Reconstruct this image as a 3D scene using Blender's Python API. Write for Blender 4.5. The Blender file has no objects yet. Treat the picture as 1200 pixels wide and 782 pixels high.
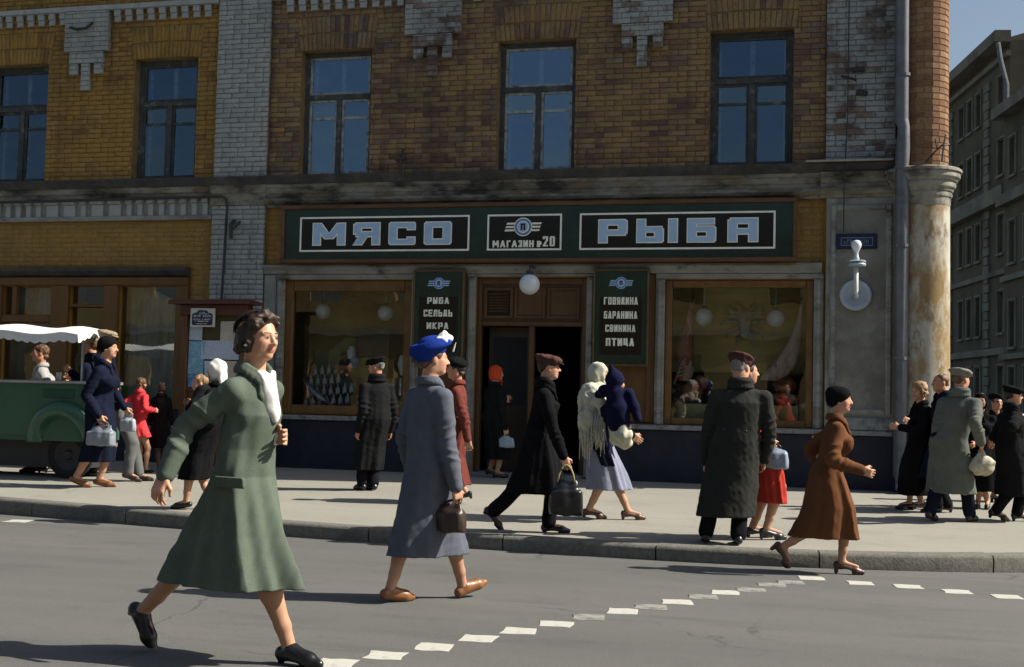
import bpy, bmesh, math, random
import numpy as np
from mathutils import Vector, Matrix
R = math.radians
random.seed(7); rng = np.random.default_rng(7)
sc = bpy.context.scene
C = sc.collection

# ---------------------------------------------------------------- camera
HC = 1.28                     # lens height above the road crown
FPX, YAW, PITCH, ROLL = 1450.0, -0.24645, 0.0507, 0.02275   # measured from the facade's own verticals and horizontals (1200 px wide photo)
def ray(px, py):
    x, y, z = (px-600)/FPX, -(py-391)/FPX, 1.0
    c, s = math.cos(ROLL), math.sin(ROLL); x, y = x*c-y*s, x*s+y*c
    c, s = math.cos(PITCH), math.sin(PITCH); y, z = y*c+z*s, z*c-y*s
    c, s = math.cos(YAW), math.sin(YAW); x, z = x*c+z*s, z*c-x*s
    return Vector((x, z, y))
fw = ray(600, 391).normalized(); rt = (ray(700, 391)-ray(600, 391)).normalized(); up = rt.cross(fw)
cam = bpy.data.objects.new('camera', bpy.data.cameras.new('camera')); C.objects.link(cam)
cam.matrix_world = Matrix(((rt.x, up.x, -fw.x, 0), (rt.y, up.y, -fw.y, 0), (rt.z, up.z, -fw.z, HC), (0, 0, 0, 1)))
cam.data.sensor_width = 36; cam.data.lens = FPX/1200*36; cam.data.clip_start = .05; cam.data.clip_end = 2000
sc.camera = cam

# ---------------------------------------------------------------- sky, sun, exposure
SUN_EL, SUN_AZ = R(43), R(11)          # the sun stands to the right, a little behind the facade
sdir = Vector((math.cos(SUN_EL)*math.cos(SUN_AZ), math.cos(SUN_EL)*math.sin(SUN_AZ), math.sin(SUN_EL)))
w = bpy.data.worlds.new('World'); sc.world = w; w.use_nodes = True
nt = w.node_tree; nt.nodes.clear()
sky = nt.nodes.new('ShaderNodeTexSky'); sky.sky_type = 'NISHITA'; sky.sun_disc = False
sky.sun_elevation = SUN_EL; sky.sun_rotation = math.atan2(sdir.x, sdir.y)
sky.air_density = 1.25; sky.dust_density = 2.4; sky.ozone_density = 1.0
bg = nt.nodes.new('ShaderNodeBackground'); bg.inputs[1].default_value = 0.06
wo = nt.nodes.new('ShaderNodeOutputWorld')
nt.links.new(sky.outputs[0], bg.inputs[0]); nt.links.new(bg.outputs[0], wo.inputs[0])
sun = bpy.data.objects.new('sun', bpy.data.lights.new('sun', 'SUN')); C.objects.link(sun)
sun.data.energy = 5.0; sun.data.angle = R(.55); sun.data.color = (1, .94, .83)
sun.rotation_euler = (-sdir).to_track_quat('-Z', 'Y').to_euler(); sun.location = (20, 10, 30)
sc.view_settings.view_transform = 'Standard'; sc.view_settings.look = 'None'
sc.view_settings.exposure = 0.8; sc.view_settings.gamma = 1.0; sc.view_settings.use_curve_mapping = False
sc.cycles.max_bounces = 8; sc.cycles.transparent_max_bounces = 16

# ---------------------------------------------------------------- ground heights and pixel helpers
D = 17.5                               # facade plane
KERB = [(-40, 13.9), (-14, 12.75), (-8.885, 12.05), (-6.395, 11.5), (-4.925, 11.27), (-4.036, 11.16), (-2.827, 11.07), (-1.04, 10.95), (.345, 11.1), (1.573, 11.5), (3.0, 12.4), (4.0, 13.8), (4.6, 16), (4.9, 20), (4.9, 24)]
def kerb_y(x):
    for (x0, y0), (x1, y1) in zip(KERB, KERB[1:]):
        if x0 <= x <= x1: return y0+(y1-y0)*(x-x0)/max(x1-x0, 1e-6)
    return 13.9 if x < 0 else 99
def road_z(y): return -.022*(max(min(y, 14), -4)-5)
def walk_z(y): return -.012+.0215*(min(y, 18)-11)
def terrain(x, y): return walk_z(y) if y > kerb_y(x) else road_z(y)
def at(px, py, Y):
    r = ray(px, py); t = Y/r.y; return Vector((r.x*t, Y, HC+r.z*t))
def ground(px, py, walk):
    r = ray(px, py); t = 10.0
    for _ in range(60):
        y = r.y*t; z = walk_z(y) if walk else road_z(y)
        t = .5*t+.5*(z-HC)/r.z
    return Vector((r.x*t, r.y*t, HC+r.z*t))

# ---------------------------------------------------------------- materials
def lin(c): return tuple(((v/255)/12.92 if v/255 <= .04045 else ((v/255+.055)/1.055)**2.4) for v in c)
def mat(name, base, rough=.85, var=.22, scale=6, second=None, thr=(.5, .62), sscale=2.0, bump=.25, bscale=70, bdist=.004, spec=.3, metal=0, sheen=0, stretch=None, third=None, tthr=(.6, .68), tscale=9, gloss_var=0, sss=0, coat=0):
    m = bpy.data.materials.new(name); m.use_nodes = True
    n = m.node_tree; N = n.nodes; L = n.links; b = N['Principled BSDF']
    tc = N.new('ShaderNodeTexCoord'); src = tc.outputs['Object']
    if stretch:
        mp = N.new('ShaderNodeMapping'); mp.inputs['Scale'].default_value = stretch; L.new(src, mp.inputs[0]); src = mp.outputs[0]
    def noise(s, det=6, r=.6):
        t = N.new('ShaderNodeTexNoise'); t.inputs['Scale'].default_value = s; t.inputs['Detail'].default_value = det; t.inputs['Roughness'].default_value = r
        L.new(src, t.inputs['Vector']); return t.outputs[0]
    def ramp(f, a, bb, lo, hi):
        r = N.new('ShaderNodeMapRange'); r.inputs[1].default_value = lo; r.inputs[2].default_value = hi; r.inputs[3].default_value = a; r.inputs[4].default_value = bb
        L.new(f, r.inputs[0]); return r.outputs[0]
    def mix(f, a, c):
        x = N.new('ShaderNodeMix'); x.data_type = 'RGBA'
        if isinstance(f, float): x.inputs[0].default_value = f
        else: L.new(f, x.inputs[0])
        for i, v in ((6, a), (7, c)):
            if isinstance(v, tuple): x.inputs[i].default_value = (*v, 1)
            else: L.new(v, x.inputs[i])
        return x.outputs[2]
    col = base if isinstance(base, tuple) else base
    hi = tuple(min(1, v*(1+var)) for v in base); lo = tuple(v*(1-var) for v in base)
    col = mix(ramp(noise(scale), 0, 1, .3, .7), lo, hi)
    if second: col = mix(ramp(noise(sscale, 8, .65), 0, 1, *thr), col, second)
    if third: col = mix(ramp(noise(tscale, 8, .7), 0, 1, *tthr), col, third)
    L.new(col, b.inputs['Base Color'])
    b.inputs['Roughness'].default_value = rough; b.inputs['Specular IOR Level'].default_value = spec; b.inputs['Metallic'].default_value = metal
    if gloss_var: L.new(ramp(noise(3), rough-gloss_var, rough+gloss_var, .3, .7), b.inputs['Roughness'])
    if sheen: b.inputs['Sheen Weight'].default_value = sheen; b.inputs['Sheen Roughness'].default_value = .5
    if sss: b.inputs['Subsurface Weight'].default_value = sss; b.inputs['Subsurface Radius'].default_value = (.012, .005, .003); b.inputs['Subsurface Scale'].default_value = 1
    if coat: b.inputs['Coat Weight'].default_value = coat; b.inputs['Coat Roughness'].default_value = .15
    if bump:
        bp = N.new('ShaderNodeBump'); bp.inputs['Strength'].default_value = bump; bp.inputs['Distance'].default_value = bdist
        L.new(noise(bscale, 5, .65), bp.inputs['Height']); L.new(bp.outputs[0], b.inputs['Normal'])
    return m
def brick_mat(name, tones, stain, paint=None, pthr=(.45, .6), pscale=1.2):
    """per-brick tone from the brick's own random number; worn paint by noise"""
    m = bpy.data.materials.new(name); m.use_nodes = True
    n = m.node_tree; N = n.nodes; L = n.links; b = N['Principled BSDF']
    ge = N.new('ShaderNodeNewGeometry'); oi = N.new('ShaderNodeObjectInfo')
    ad = N.new('ShaderNodeMath'); ad.operation = 'ADD'; L.new(ge.outputs['Random Per Island'], ad.inputs[0]); L.new(oi.outputs['Random'], ad.inputs[1])
    fr = N.new('ShaderNodeMath'); fr.operation = 'FRACT'; L.new(ad.outputs[0], fr.inputs[0])
    cr = N.new('ShaderNodeValToRGB'); cr.color_ramp.interpolation = 'CONSTANT'
    el = cr.color_ramp.elements
    while len(el) < len(tones): el.new(.5)
    acc = 0
    for i, (wt, c) in enumerate(tones):
        el[i].position = acc; el[i].color = (*c, 1); acc += wt
    L.new(fr.outputs[0], cr.inputs[0])
    gp = ge.outputs['Position']
    def noise(s, det=7, r=.65):
        t = N.new('ShaderNodeTexNoise'); t.inputs['Scale'].default_value = s; t.inputs['Detail'].default_value = det; t.inputs['Roughness'].default_value = r
        L.new(gp, t.inputs['Vector']); return t.outputs[0]
    def rng_(f, lo, hi, a=0, bb=1):
        r = N.new('ShaderNodeMapRange'); r.inputs[1].default_value = lo; r.inputs[2].default_value = hi; r.inputs[3].default_value = a; r.inputs[4].default_value = bb
        L.new(f, r.inputs[0]); return r.outputs[0]
    def mix(f, a, c, mode='MIX'):
        x = N.new('ShaderNodeMix'); x.data_type = 'RGBA'; x.blend_type = mode; L.new(f, x.inputs[0])
        for i, v in ((6, a), (7, c)):
            if isinstance(v, tuple): x.inputs[i].default_value = (*v, 1)
            else: L.new(v, x.inputs[i])
        return x.outputs[2]
    col = cr.outputs[0]
    if paint: 
        pf = N.new('ShaderNodeMath'); pf.operation = 'ADD'; L.new(noise(pscale), pf.inputs[0])
        p2 = N.new('ShaderNodeMath'); p2.operation = 'MULTIPLY'; p2.inputs[1].default_value = .16; L.new(fr.outputs[0], p2.inputs[0]); L.new(p2.outputs[0], pf.inputs[1])
        col = mix(rng_(pf.outputs[0], *pthr), paint, col)
    col = mix(rng_(noise(14), .56, .72), col, stain)
    col = mix(rng_(noise(1.3), .5, .8, 0, .7), col, stain)
    mp = N.new('ShaderNodeMapping'); mp.inputs['Scale'].default_value = (5.5, 5.5, .45); L.new(gp, mp.inputs[0]); st = N.new('ShaderNodeTexNoise'); st.inputs['Scale'].default_value = 1; st.inputs['Detail'].default_value = 6; L.new(mp.outputs[0], st.inputs[0])
    col = mix(rng_(st.outputs[0], .52, .78, 0, .6), col, stain)
    fine = rng_(noise(60, 4, .7), .3, .7, .72, 1.25); mm = N.new('ShaderNodeMix'); mm.data_type = 'RGBA'; mm.blend_type = 'MULTIPLY'; mm.inputs[0].default_value = 1; L.new(col, mm.inputs[6]); cmb = N.new('ShaderNodeCombineColor'); [L.new(fine, cmb.inputs[q]) for q in range(3)]; L.new(cmb.outputs[0], mm.inputs[7]); col = mm.outputs[2]
    L.new(col, b.inputs['Base Color']); b.inputs['Roughness'].default_value = .9; b.inputs['Specular IOR Level'].default_value = .2
    bp = N.new('ShaderNodeBump'); bp.inputs['Strength'].default_value = .5; bp.inputs['Distance'].default_value = .006
    L.new(noise(40), bp.inputs['Height']); L.new(bp.outputs[0], b.inputs['Normal'])
    return m
def ground_mat(name, c, light, dark, stretch, crack=.5, cs=.45):
    m = bpy.data.materials.new(name); m.use_nodes = True
    n = m.node_tree; N = n.nodes; L = n.links; b = N['Principled BSDF']; ge = N.new('ShaderNodeNewGeometry'); gp = ge.outputs['Position']
    def noise(s, det=6, r=.6, st=None, dist=0):
        src = gp
        if st: mp = N.new('ShaderNodeMapping'); mp.inputs['Scale'].default_value = st; L.new(gp, mp.inputs[0]); src = mp.outputs[0]
        t = N.new('ShaderNodeTexNoise'); t.inputs['Scale'].default_value = s; t.inputs['Detail'].default_value = det; t.inputs['Roughness'].default_value = r; t.inputs['Distortion'].default_value = dist; L.new(src, t.inputs['Vector']); return t.outputs[0]
    def rg_(f, lo, hi, a_=0, b_=1):
        r = N.new('ShaderNodeMapRange'); r.inputs[1].default_value = lo; r.inputs[2].default_value = hi; r.inputs[3].default_value = a_; r.inputs[4].default_value = b_; L.new(f, r.inputs[0]); return r.outputs[0]
    def mix(f, p, q):
        x = N.new('ShaderNodeMix'); x.data_type = 'RGBA'; L.new(f, x.inputs[0])
        for i, v in ((6, p), (7, q)):
            if isinstance(v, tuple): x.inputs[i].default_value = (*v, 1)
            else: L.new(v, x.inputs[i])
        return x.outputs[2]
    col = mix(rg_(noise(.7, 5, .6, stretch), .35, .68), c, light)
    col = mix(rg_(noise(1.7, 6, .65, stretch), .54, .78, 0, .8), col, dark)
    col = mix(rg_(noise(5.5, 6, .7), .58, .74, 0, .45), col, dark)
    col = mix(rg_(noise(170, 3, .6), .52, .7, 0, .55), col, tuple(v*1.75 for v in light)); col = mix(rg_(noise(120, 3, .6), .56, .7, 0, .6), col, tuple(v*.45 for v in dark))
    vo = N.new('ShaderNodeTexVoronoi'); vo.feature = 'DISTANCE_TO_EDGE'; vo.inputs['Scale'].default_value = cs
    mp = N.new('ShaderNodeMix'); mp.data_type = 'RGBA'; mp.blend_type = 'LINEAR_LIGHT'; mp.inputs[0].default_value = .22; t = N.new('ShaderNodeTexNoise'); t.inputs['Scale'].default_value = 2.2; t.inputs['Detail'].default_value = 6; L.new(gp, t.inputs[0]); L.new(gp, mp.inputs[6]); L.new(t.outputs['Color'], mp.inputs[7]); L.new(mp.outputs[2], vo.inputs['Vector'])
    ck = rg_(vo.outputs['Distance'], 0, .006, 1, 0); mk = N.new('ShaderNodeMath'); mk.operation = 'MULTIPLY'; L.new(ck, mk.inputs[0]); L.new(rg_(noise(.5), .5, .62, 0, crack), mk.inputs[1])
    col = mix(mk.outputs[0], col, tuple(v*.4 for v in dark))
    L.new(col, b.inputs['Base Color']); b.inputs['Specular IOR Level'].default_value = .3; L.new(rg_(noise(1.1, 4, .6, stretch), .3, .7, .72, .95), b.inputs['Roughness'])
    bp = N.new('ShaderNodeBump'); bp.inputs['Strength'].default_value = .55; bp.inputs['Distance'].default_value = .005; L.new(noise(150, 4, .7), bp.inputs['Height']); L.new(bp.outputs[0], b.inputs['Normal'])
    return m
def glass_mat(name, tint=(.9, .95, .95), refl=.12, wav=.02, rough=.01, gc=(.95, .97, 1)):
    m = bpy.data.materials.new(name); m.use_nodes = True
    n = m.node_tree; N = n.nodes; L = n.links; N.remove(N['Principled BSDF']); out = N['Material Output']
    tr = N.new('ShaderNodeBsdfTransparent'); tr.inputs[0].default_value = (*tint, 1)
    gl = N.new('ShaderNodeBsdfGlossy'); gl.inputs['Roughness'].default_value = rough; gl.inputs[0].default_value = (*gc, 1)
    fr = N.new('ShaderNodeLayerWeight'); fr.inputs[0].default_value = .35
    mr = N.new('ShaderNodeMapRange'); mr.inputs[1].default_value = 0; mr.inputs[2].default_value = 1; mr.inputs[3].default_value = refl; mr.inputs[4].default_value = 1; L.new(fr.outputs['Fresnel'], mr.inputs[0])
    tc = N.new('ShaderNodeTexCoord'); nz = N.new('ShaderNodeTexNoise'); nz.inputs['Scale'].default_value = 1.6; nz.inputs['Detail'].default_value = 2; L.new(tc.outputs['Object'], nz.inputs[0])
    bp = N.new('ShaderNodeBump'); bp.inputs['Strength'].default_value = 1; bp.inputs['Distance'].default_value = wav; L.new(nz.outputs[0], bp.inputs['Height']); L.new(bp.outputs[0], gl.inputs['Normal'])
    mx = N.new('ShaderNodeMixShader'); L.new(mr.outputs[0], mx.inputs[0]); L.new(tr.outputs[0], mx.inputs[1]); L.new(gl.outputs[0], mx.inputs[2]); L.new(mx.outputs[0], out.inputs[0])
    return m

# ---------------------------------------------------------------- mesh helpers
def mesh_obj(name, verts, faces, m, parent=None, smooth=False, loc=None, fmat=None):
    me = bpy.data.meshes.new(name)
    verts = np.asarray(verts, dtype=np.float32).reshape(-1, 3)
    if isinstance(faces, np.ndarray):
        nf, k = faces.shape
        me.vertices.add(len(verts)); me.vertices.foreach_set('co', verts.ravel())
        me.loops.add(nf*k); me.loops.foreach_set('vertex_index', faces.astype(np.int32).ravel())
        me.polygons.add(nf); me.polygons.foreach_set('loop_start', np.arange(0, nf*k, k, dtype=np.int32)); me.polygons.foreach_set('loop_total', np.full(nf, k, dtype=np.int32))
        me.update(calc_edges=True)
    else: me.from_pydata([tuple(map(float, v)) for v in verts], [], faces)
    for x in (m if isinstance(m, (list, tuple)) else [m]): me.materials.append(x)
    if fmat is not None: me.polygons.foreach_set('material_index', np.asarray(fmat, dtype=np.int32))
    if smooth: me.polygons.foreach_set('use_smooth', np.ones(len(me.polygons), dtype=bool))
    me.update()
    o = bpy.data.objects.new(name, me); C.objects.link(o)
    if parent: o.parent = parent
    if loc is not None: o.location = loc
    return o
def inst(name, me, parent, loc, rot=None, scale=None):
    o = bpy.data.objects.new(name, me); C.objects.link(o); o.parent = parent; o.location = loc
    if rot: o.rotation_euler = rot
    if scale: o.scale = scale
    return o
def tag(o, label=None, cat=None, group=None, kind=None):
    if label: o['label'] = label
    if cat: o['category'] = cat
    if group: o['group'] = group
    if kind: o['kind'] = kind
    return o
def empty(name, loc, label=None, cat=None, group=None, rotz=0):
    o = bpy.data.objects.new(name, None); C.objects.link(o); o.location = loc; o.rotation_euler = (0, 0, rotz); o.empty_display_size = .2
    return tag(o, label, cat, group)
class MB:
    """collects boxes, tubes, lathes and prisms into one mesh"""
    def __init__(s): s.v = []; s.f = []
    def add(s, vs, fs):
        k = len(s.v); s.v += [tuple(v) for v in vs]; s.f += [tuple(i+k for i in f) for f in fs]; return s
    def box(s, x0, x1, y0, y1, z0, z1):
        v = [(x0, y0, z0), (x1, y0, z0), (x1, y1, z0), (x0, y1, z0), (x0, y0, z1), (x1, y0, z1), (x1, y1, z1), (x0, y1, z1)]
        return s.add(v, [(0, 3, 2, 1), (4, 5, 6, 7), (0, 1, 5, 4), (1, 2, 6, 5), (2, 3, 7, 6), (3, 0, 4, 7)])
    def bbox(s, x0, x1, y0, y1, z0, z1, b=.006):
        """box with bevelled front (low y) edges"""
        v = [(x0+b, y0, z0+b), (x1-b, y0, z0+b), (x1-b, y0, z1-b), (x0+b, y0, z1-b), (x0, y0+b, z0), (x1, y0+b, z0), (x1, y0+b, z1), (x0, y0+b, z1), (x0, y1, z0), (x1, y1, z0), (x1, y1, z1), (x0, y1, z1)]
        return s.add(v, [(0, 1, 2, 3), (0, 4, 5, 1), (1, 5, 6, 2), (2, 6, 7, 3), (3, 7, 4, 0), (4, 8, 9, 5), (5, 9, 10, 6), (6, 10, 11, 7), (7, 11, 8, 4), (8, 11, 10, 9)])
    def prism_x(s, prof, x0, x1):
        """profile of (y,z) swept along X"""
        n = len(prof); v = [(x0, y, z) for y, z in prof]+[(x1, y, z) for y, z in prof]
        return s.add(v, [(i, (i+1) % n, n+(i+1) % n, n+i) for i in range(n)]+[tuple(range(n-1, -1, -1)), tuple(range(n, 2*n))])
    def prism_z(s, poly, z0, z1):
        n = len(poly); v = [(x, y, z0) for x, y in poly]+[(x, y, z1) for x, y in poly]
        return s.add(v, [(i, (i+1) % n, n+(i+1) % n, n+i) for i in range(n)]+[tuple(range(n-1, -1, -1)), tuple(range(n, 2*n))])
    def prism_y(s, poly, y0, y1):
        n = len(poly); v = [(x, y0, z) for x, z in poly]+[(x, y1, z) for x, z in poly]
        return s.add(v, [(i, n+i, n+(i+1) % n, (i+1) % n) for i in range(n)]+[tuple(range(n)), tuple(range(2*n-1, n-1, -1))])
    def lathe(s, prof, cx, cy, n=32, a0=0, a1=2*math.pi):
        full = abs(a1-a0-2*math.pi) < 1e-6; k = n if full else n+1; v = []
        for r, z in prof: v += [(cx+r*math.cos(a0+(a1-a0)*i/n), cy+r*math.sin(a0+(a1-a0)*i/n), z) for i in range(k)]
        f = []
        for j in range(len(prof)-1):
            for i in range(n):
                i2 = (i+1) % k; f.append((j*k+i, j*k+i2, (j+1)*k+i2, (j+1)*k+i))
        return s.add(v, f)
    def tube(s, pts, r, n=10, cap=True):
        pts = [Vector(p) for p in pts]; rs = r if isinstance(r, (list, tuple)) else [r]*len(pts); v = []; f = []
        for i, p in enumerate(pts):
            t = (pts[min(i+1, len(pts)-1)]-pts[max(i-1, 0)]).normalized(); a = t.cross(Vector((0, 0, 1)) if abs(t.z) < .9 else Vector((1, 0, 0))).normalized(); bb = t.cross(a)
            v += [p+rs[i]*(a*math.cos(2*math.pi*k/n)+bb*math.sin(2*math.pi*k/n)) for k in range(n)]
        for i in range(len(pts)-1):
            for k in range(n): f.append((i*n+k, i*n+(k+1) % n, (i+1)*n+(k+1) % n, (i+1)*n+k))
        if cap: f += [tuple(range(n-1, -1, -1)), tuple((len(pts)-1)*n+k for k in range(n))]
        return s.add(v, f)
    def ball(s, c, r, n=16, m=10, sq=(1, 1, 1)):
        v = []; f = []
        for j in range(m+1):
            ph = math.pi*j/m
            v += [(c[0]+r*sq[0]*math.sin(ph)*math.cos(2*math.pi*i/n), c[1]+r*sq[1]*math.sin(ph)*math.sin(2*math.pi*i/n), c[2]+r*sq[2]*math.cos(ph)) for i in range(n)]
        for j in range(m):
            for i in range(n): f.append((j*n+i, (j+1)*n+i, (j+1)*n+(i+1) % n, j*n+(i+1) % n))
        return s.add(v, f)
    def build(s, name, m, parent=None, smooth=False, **k):
        o = mesh_obj(name, s.v, s.f, m, parent, smooth, **k)
        return o
def autosmooth(o, ang=40):
    me = o.data; me.polygons.foreach_set('use_smooth', np.ones(len(me.polygons), dtype=bool))
    bm = bmesh.new(); bm.from_mesh(me)
    for e in bm.edges:
        if len(e.link_faces) == 2 and e.calc_face_angle(0) > R(ang): e.smooth = False
    bm.to_mesh(me); bm.free(); return o
def wall_sheet(name, x0, x1, z0, z1, holes, y0, y1, m, parent):
    """a wall slab with real openings and reveals"""
    xs = sorted({x0, x1, *[h[0] for h in holes], *[h[1] for h in holes]}); zs = sorted({z0, z1, *[h[2] for h in holes], *[h[3] for h in holes]})
    xs = [x for x in xs if x0 <= x <= x1]; zs = [z for z in zs if z0 <= z <= z1]
    def solid(i, j):
        if not (0 <= i < len(xs)-1 and 0 <= j < len(zs)-1): return False
        cx, cz = (xs[i]+xs[i+1])/2, (zs[j]+zs[j+1])/2
        return not any(h[0] < cx < h[1] and h[2] < cz < h[3] for h in holes)
    b = MB()
    for i in range(len(xs)-1):
        for j in range(len(zs)-1):
            if not solid(i, j): continue
            a, c, p, q = xs[i], xs[i+1], zs[j], zs[j+1]
            b.add([(a, y0, p), (c, y0, p), (c, y0, q), (a, y0, q)], [(0, 1, 2, 3)]); b.add([(a, y1, p), (c, y1, p), (c, y1, q), (a, y1, q)], [(3, 2, 1, 0)])
            if not solid(i-1, j): b.add([(a, y0, p), (a, y0, q), (a, y1, q), (a, y1, p)], [(0, 1, 2, 3)])
            if not solid(i+1, j): b.add([(c, y0, p), (c, y1, p), (c, y1, q), (c, y0, q)], [(0, 1, 2, 3)])
            if not solid(i, j-1): b.add([(a, y0, p), (a, y1, p), (c, y1, p), (c, y0, p)], [(0, 1, 2, 3)])
            if not solid(i, j+1): b.add([(a, y0, q), (c, y0, q), (c, y1, q), (a, y1, q)], [(0, 1, 2, 3)])
    return b.build(name, m, parent)
# ================================================================ THE SETTING
M = {}
M['asphalt'] = ground_mat('asphalt', (.088, .088, .083), (.112, .11, .103), (.058, .058, .055), (.3, 1.2, 1), .8)
M['pave'] = ground_mat('pavement_asphalt', (.225, .216, .186), (.255, .244, .21), (.165, .157, .135), (.6, 1, 1), .55, .35)
M['kerb'] = mat('kerb_granite', (.135, .13, .112), .85, .25, 30, second=(.075, .072, .063), thr=(.5, .75), sscale=5, bump=.6, bscale=50, bdist=.008)
M['line'] = mat('road_stud_white', (.40, .395, .35), .8, .1, 14, second=(.17, .165, .15), thr=(.56, .72), sscale=9, bump=.4, bscale=150)
M['line_worn'] = mat('road_stud_worn', (.24, .235, .21), .85, .14, 14, second=(.11, .108, .098), thr=(.46, .62), sscale=9, bump=.4, bscale=150)

b = MB(); ys = [-90, -4, 1, 5, 9, 14, 30, 160]; xs = [-140, -40, -10, 0, 10, 40, 140]
for j in range(len(ys)):
    for i in range(len(xs)): b.v.append((xs[i], ys[j], road_z(ys[j])))
for j in range(len(ys)-1):
    for i in range(len(xs)-1):
        k = j*len(xs)+i; b.f.append((k, k+1, k+len(xs)+1, k+len(xs)))
tag(b.build('road', M['asphalt']), kind='structure')
# a smooth kerb line, resampled
def kerb_path(step=.12):
    P_ = [Vector((x, y)) for x, y in KERB]; out = []
    for i in range(len(P_)-1):
        p0, p1, p2, p3 = P_[max(i-1, 0)], P_[i], P_[i+1], P_[min(i+2, len(P_)-1)]; n = max(1, int((p2-p1).length/step))
        for k in range(n):
            t = k/n; out.append(.5*((2*p1)+(p2-p0)*t+(2*p0-5*p1+4*p2-p3)*t*t+(3*p1-p0-3*p2+p3)*t**3))
    return out+[P_[-1]]
KP = kerb_path()
KN = []
for i in range(len(KP)):
    t = (KP[min(i+1, len(KP)-1)]-KP[max(i-1, 0)]).normalized(); KN.append(Vector((-t.y, t.x)))     # points onto the pavement
KW = .17
b = MB(); cols = []
for p, n in zip(KP, KN):
    q = p+n*(KW-.01); cols.append(q)
xsamp = cols
rows = 9
for q in xsamp:
    far = Vector((min(q.x, 3.4), max(18.6, q.y+.3))) if q.y < 18 else Vector((1.2, q.y))
    for j in range(rows):
        t = j/(rows-1); p = q.lerp(far, t); b.v.append((p.x, p.y, walk_z(p.y)))
for i in range(len(xsamp)-1):
    for j in range(rows-1):
        k = i*rows+j; b.f.append((k, k+rows, k+rows+1, k+1))
tag(b.build('pavement', M['pave'], smooth=True), kind='structure')
kerb = tag(empty('kerb', (0, 0, 0)), kind='structure')
# kerb stones, about 1.45 m each, each its own piece
acc = 0; start = 0; stones = []
for i in range(1, len(KP)):
    acc += (KP[i]-KP[i-1]).length
    if acc > 1.42+.12*math.sin(i*1.7) or i == len(KP)-1: stones.append((start, i)); start = i; acc = 0
for a, c in stones:
    if KP[a].x < -16 or KP[c].y > 20: continue
    b = MB(); sec = None; dz = random.uniform(-.004, .006); dn = random.uniform(-.006, .006)
    for i in range(a, c+1):
        p, n = KP[i], KN[i]; t = Vector((n.y, -n.x)); e = .007 if i == a else (-.007 if i == c else 0)
        p = p+t*e+n*dn; zt = walk_z(p.y)+.012+dz; zb = road_z(p.y)-.05
        ring = [(0, zb), (-.004, zt-.035), (.012, zt-.01), (.04, zt), (KW, zt), (KW, zb)]
        vs = [(p.x+n.x*o, p.y+n.y*o, z) for o, z in ring]; k = len(b.v); b.v += vs
        if i > a: b.f += [(k-6+j, k+j, k+(j+1) % 6, k-6+(j+1) % 6) for j in range(6)]
        if i == a: b.f.append(tuple(range(k+5, k-1, -1)))
        if i == c: b.f.append(tuple(range(k, k+6)))
    o = b.build('kerb_stone', M['kerb'], kerb); autosmooth(o, 50)
# painted road studs: a line out to the kerb and one along it
dash = [(392, 778), (452, 769), (508, 759), (561, 749), (608, 740), (652, 732), (690, 724), (731, 717), (763, 712), (794, 706), (824, 700), (850, 695), (881, 692), (905, 686), (927, 683), (950, 678), (1009, 684), (1065, 688), (1122, 694), (1181, 700), (1240, 707), (22, 611)]
for i, (px, py) in enumerate(dash):
    g = ground(px, py, False); s = .092 if py > 730 else .098
    if i == len(dash)-1: s = .12
    an = 0.12; worn = i in (6, 8, 10, 12, 13, 14); rg = random.Random(i)
    poly = []
    for (u, v) in ((-1, -1), (-.3, -1.02), (.4, -.97), (1, -1), (1.02, .1), (1, 1), (.2, 1.03), (-.5, .98), (-1, 1), (-.98, 0)):
        u += rg.uniform(-.12, .1); v += rg.uniform(-.13, .1); u *= 1.0; x = s*(u*math.cos(an)-v*math.sin(an)); y = s*1.02*(u*math.sin(an)+v*math.cos(an)); poly.append((x, y))
    b = MB(); b.prism_z(poly, 0, .0025)
    o = b.build('road_marking', M['line_worn'] if worn else M['line'], loc=(g.x, g.y, road_z(g.y)+.0015))
    rel = ('nearest the camera' if i == 0 else 'farthest left, near the kerb' if i == 21 else f'number {i+1} counting from the bottom edge towards the kerb' if i < 16 else f'{["first", "second", "third", "fourth", "fifth"][i-16]} one right of the brown-coated woman along the kerb')
    tag(o, f'{"worn " if worn else ""}white square road mark, {rel}', 'road marking', 'dashed white road marks')

# ---------------------------------------------------------------- facade materials
M['brick_ochre'] = brick_mat('ochre_painted_brick', [(0.50, (0.288, 0.171, 0.053)), (0.25, (0.259, 0.153, 0.048)), (0.15, (0.306, 0.192, 0.073)), (0.10, (0.197, 0.111, 0.044))], (0.075, 0.051, 0.030), paint=(0.307, 0.185, 0.050), pthr=(.5, .7), pscale=1.6)
M['brick_mid'] = brick_mat('worn_ochre_brick', [(0.24, (0.224, 0.152, 0.088)), (0.19, (0.194, 0.126, 0.081)), (0.16, (0.159, 0.094, 0.076)), (0.10, (0.142, 0.075, 0.068)), (0.14, (0.250, 0.178, 0.112)), (0.09, (0.116, 0.076, 0.066)), (0.08, (0.164, 0.121, 0.106))], (0.052, 0.042, 0.040), paint=(0.260, 0.176, 0.079), pthr=(.42, .68), pscale=1.3)
M['brick_white'] = brick_mat('whitewashed_brick', [(.5, (0.300, 0.323, 0.315)), (.3, (0.255, 0.277, 0.270)), (.2, (0.338, 0.360, 0.345))], (0.150, 0.150, 0.135), paint=(0.323, 0.345, 0.338), pthr=(.5, .8))
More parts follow.
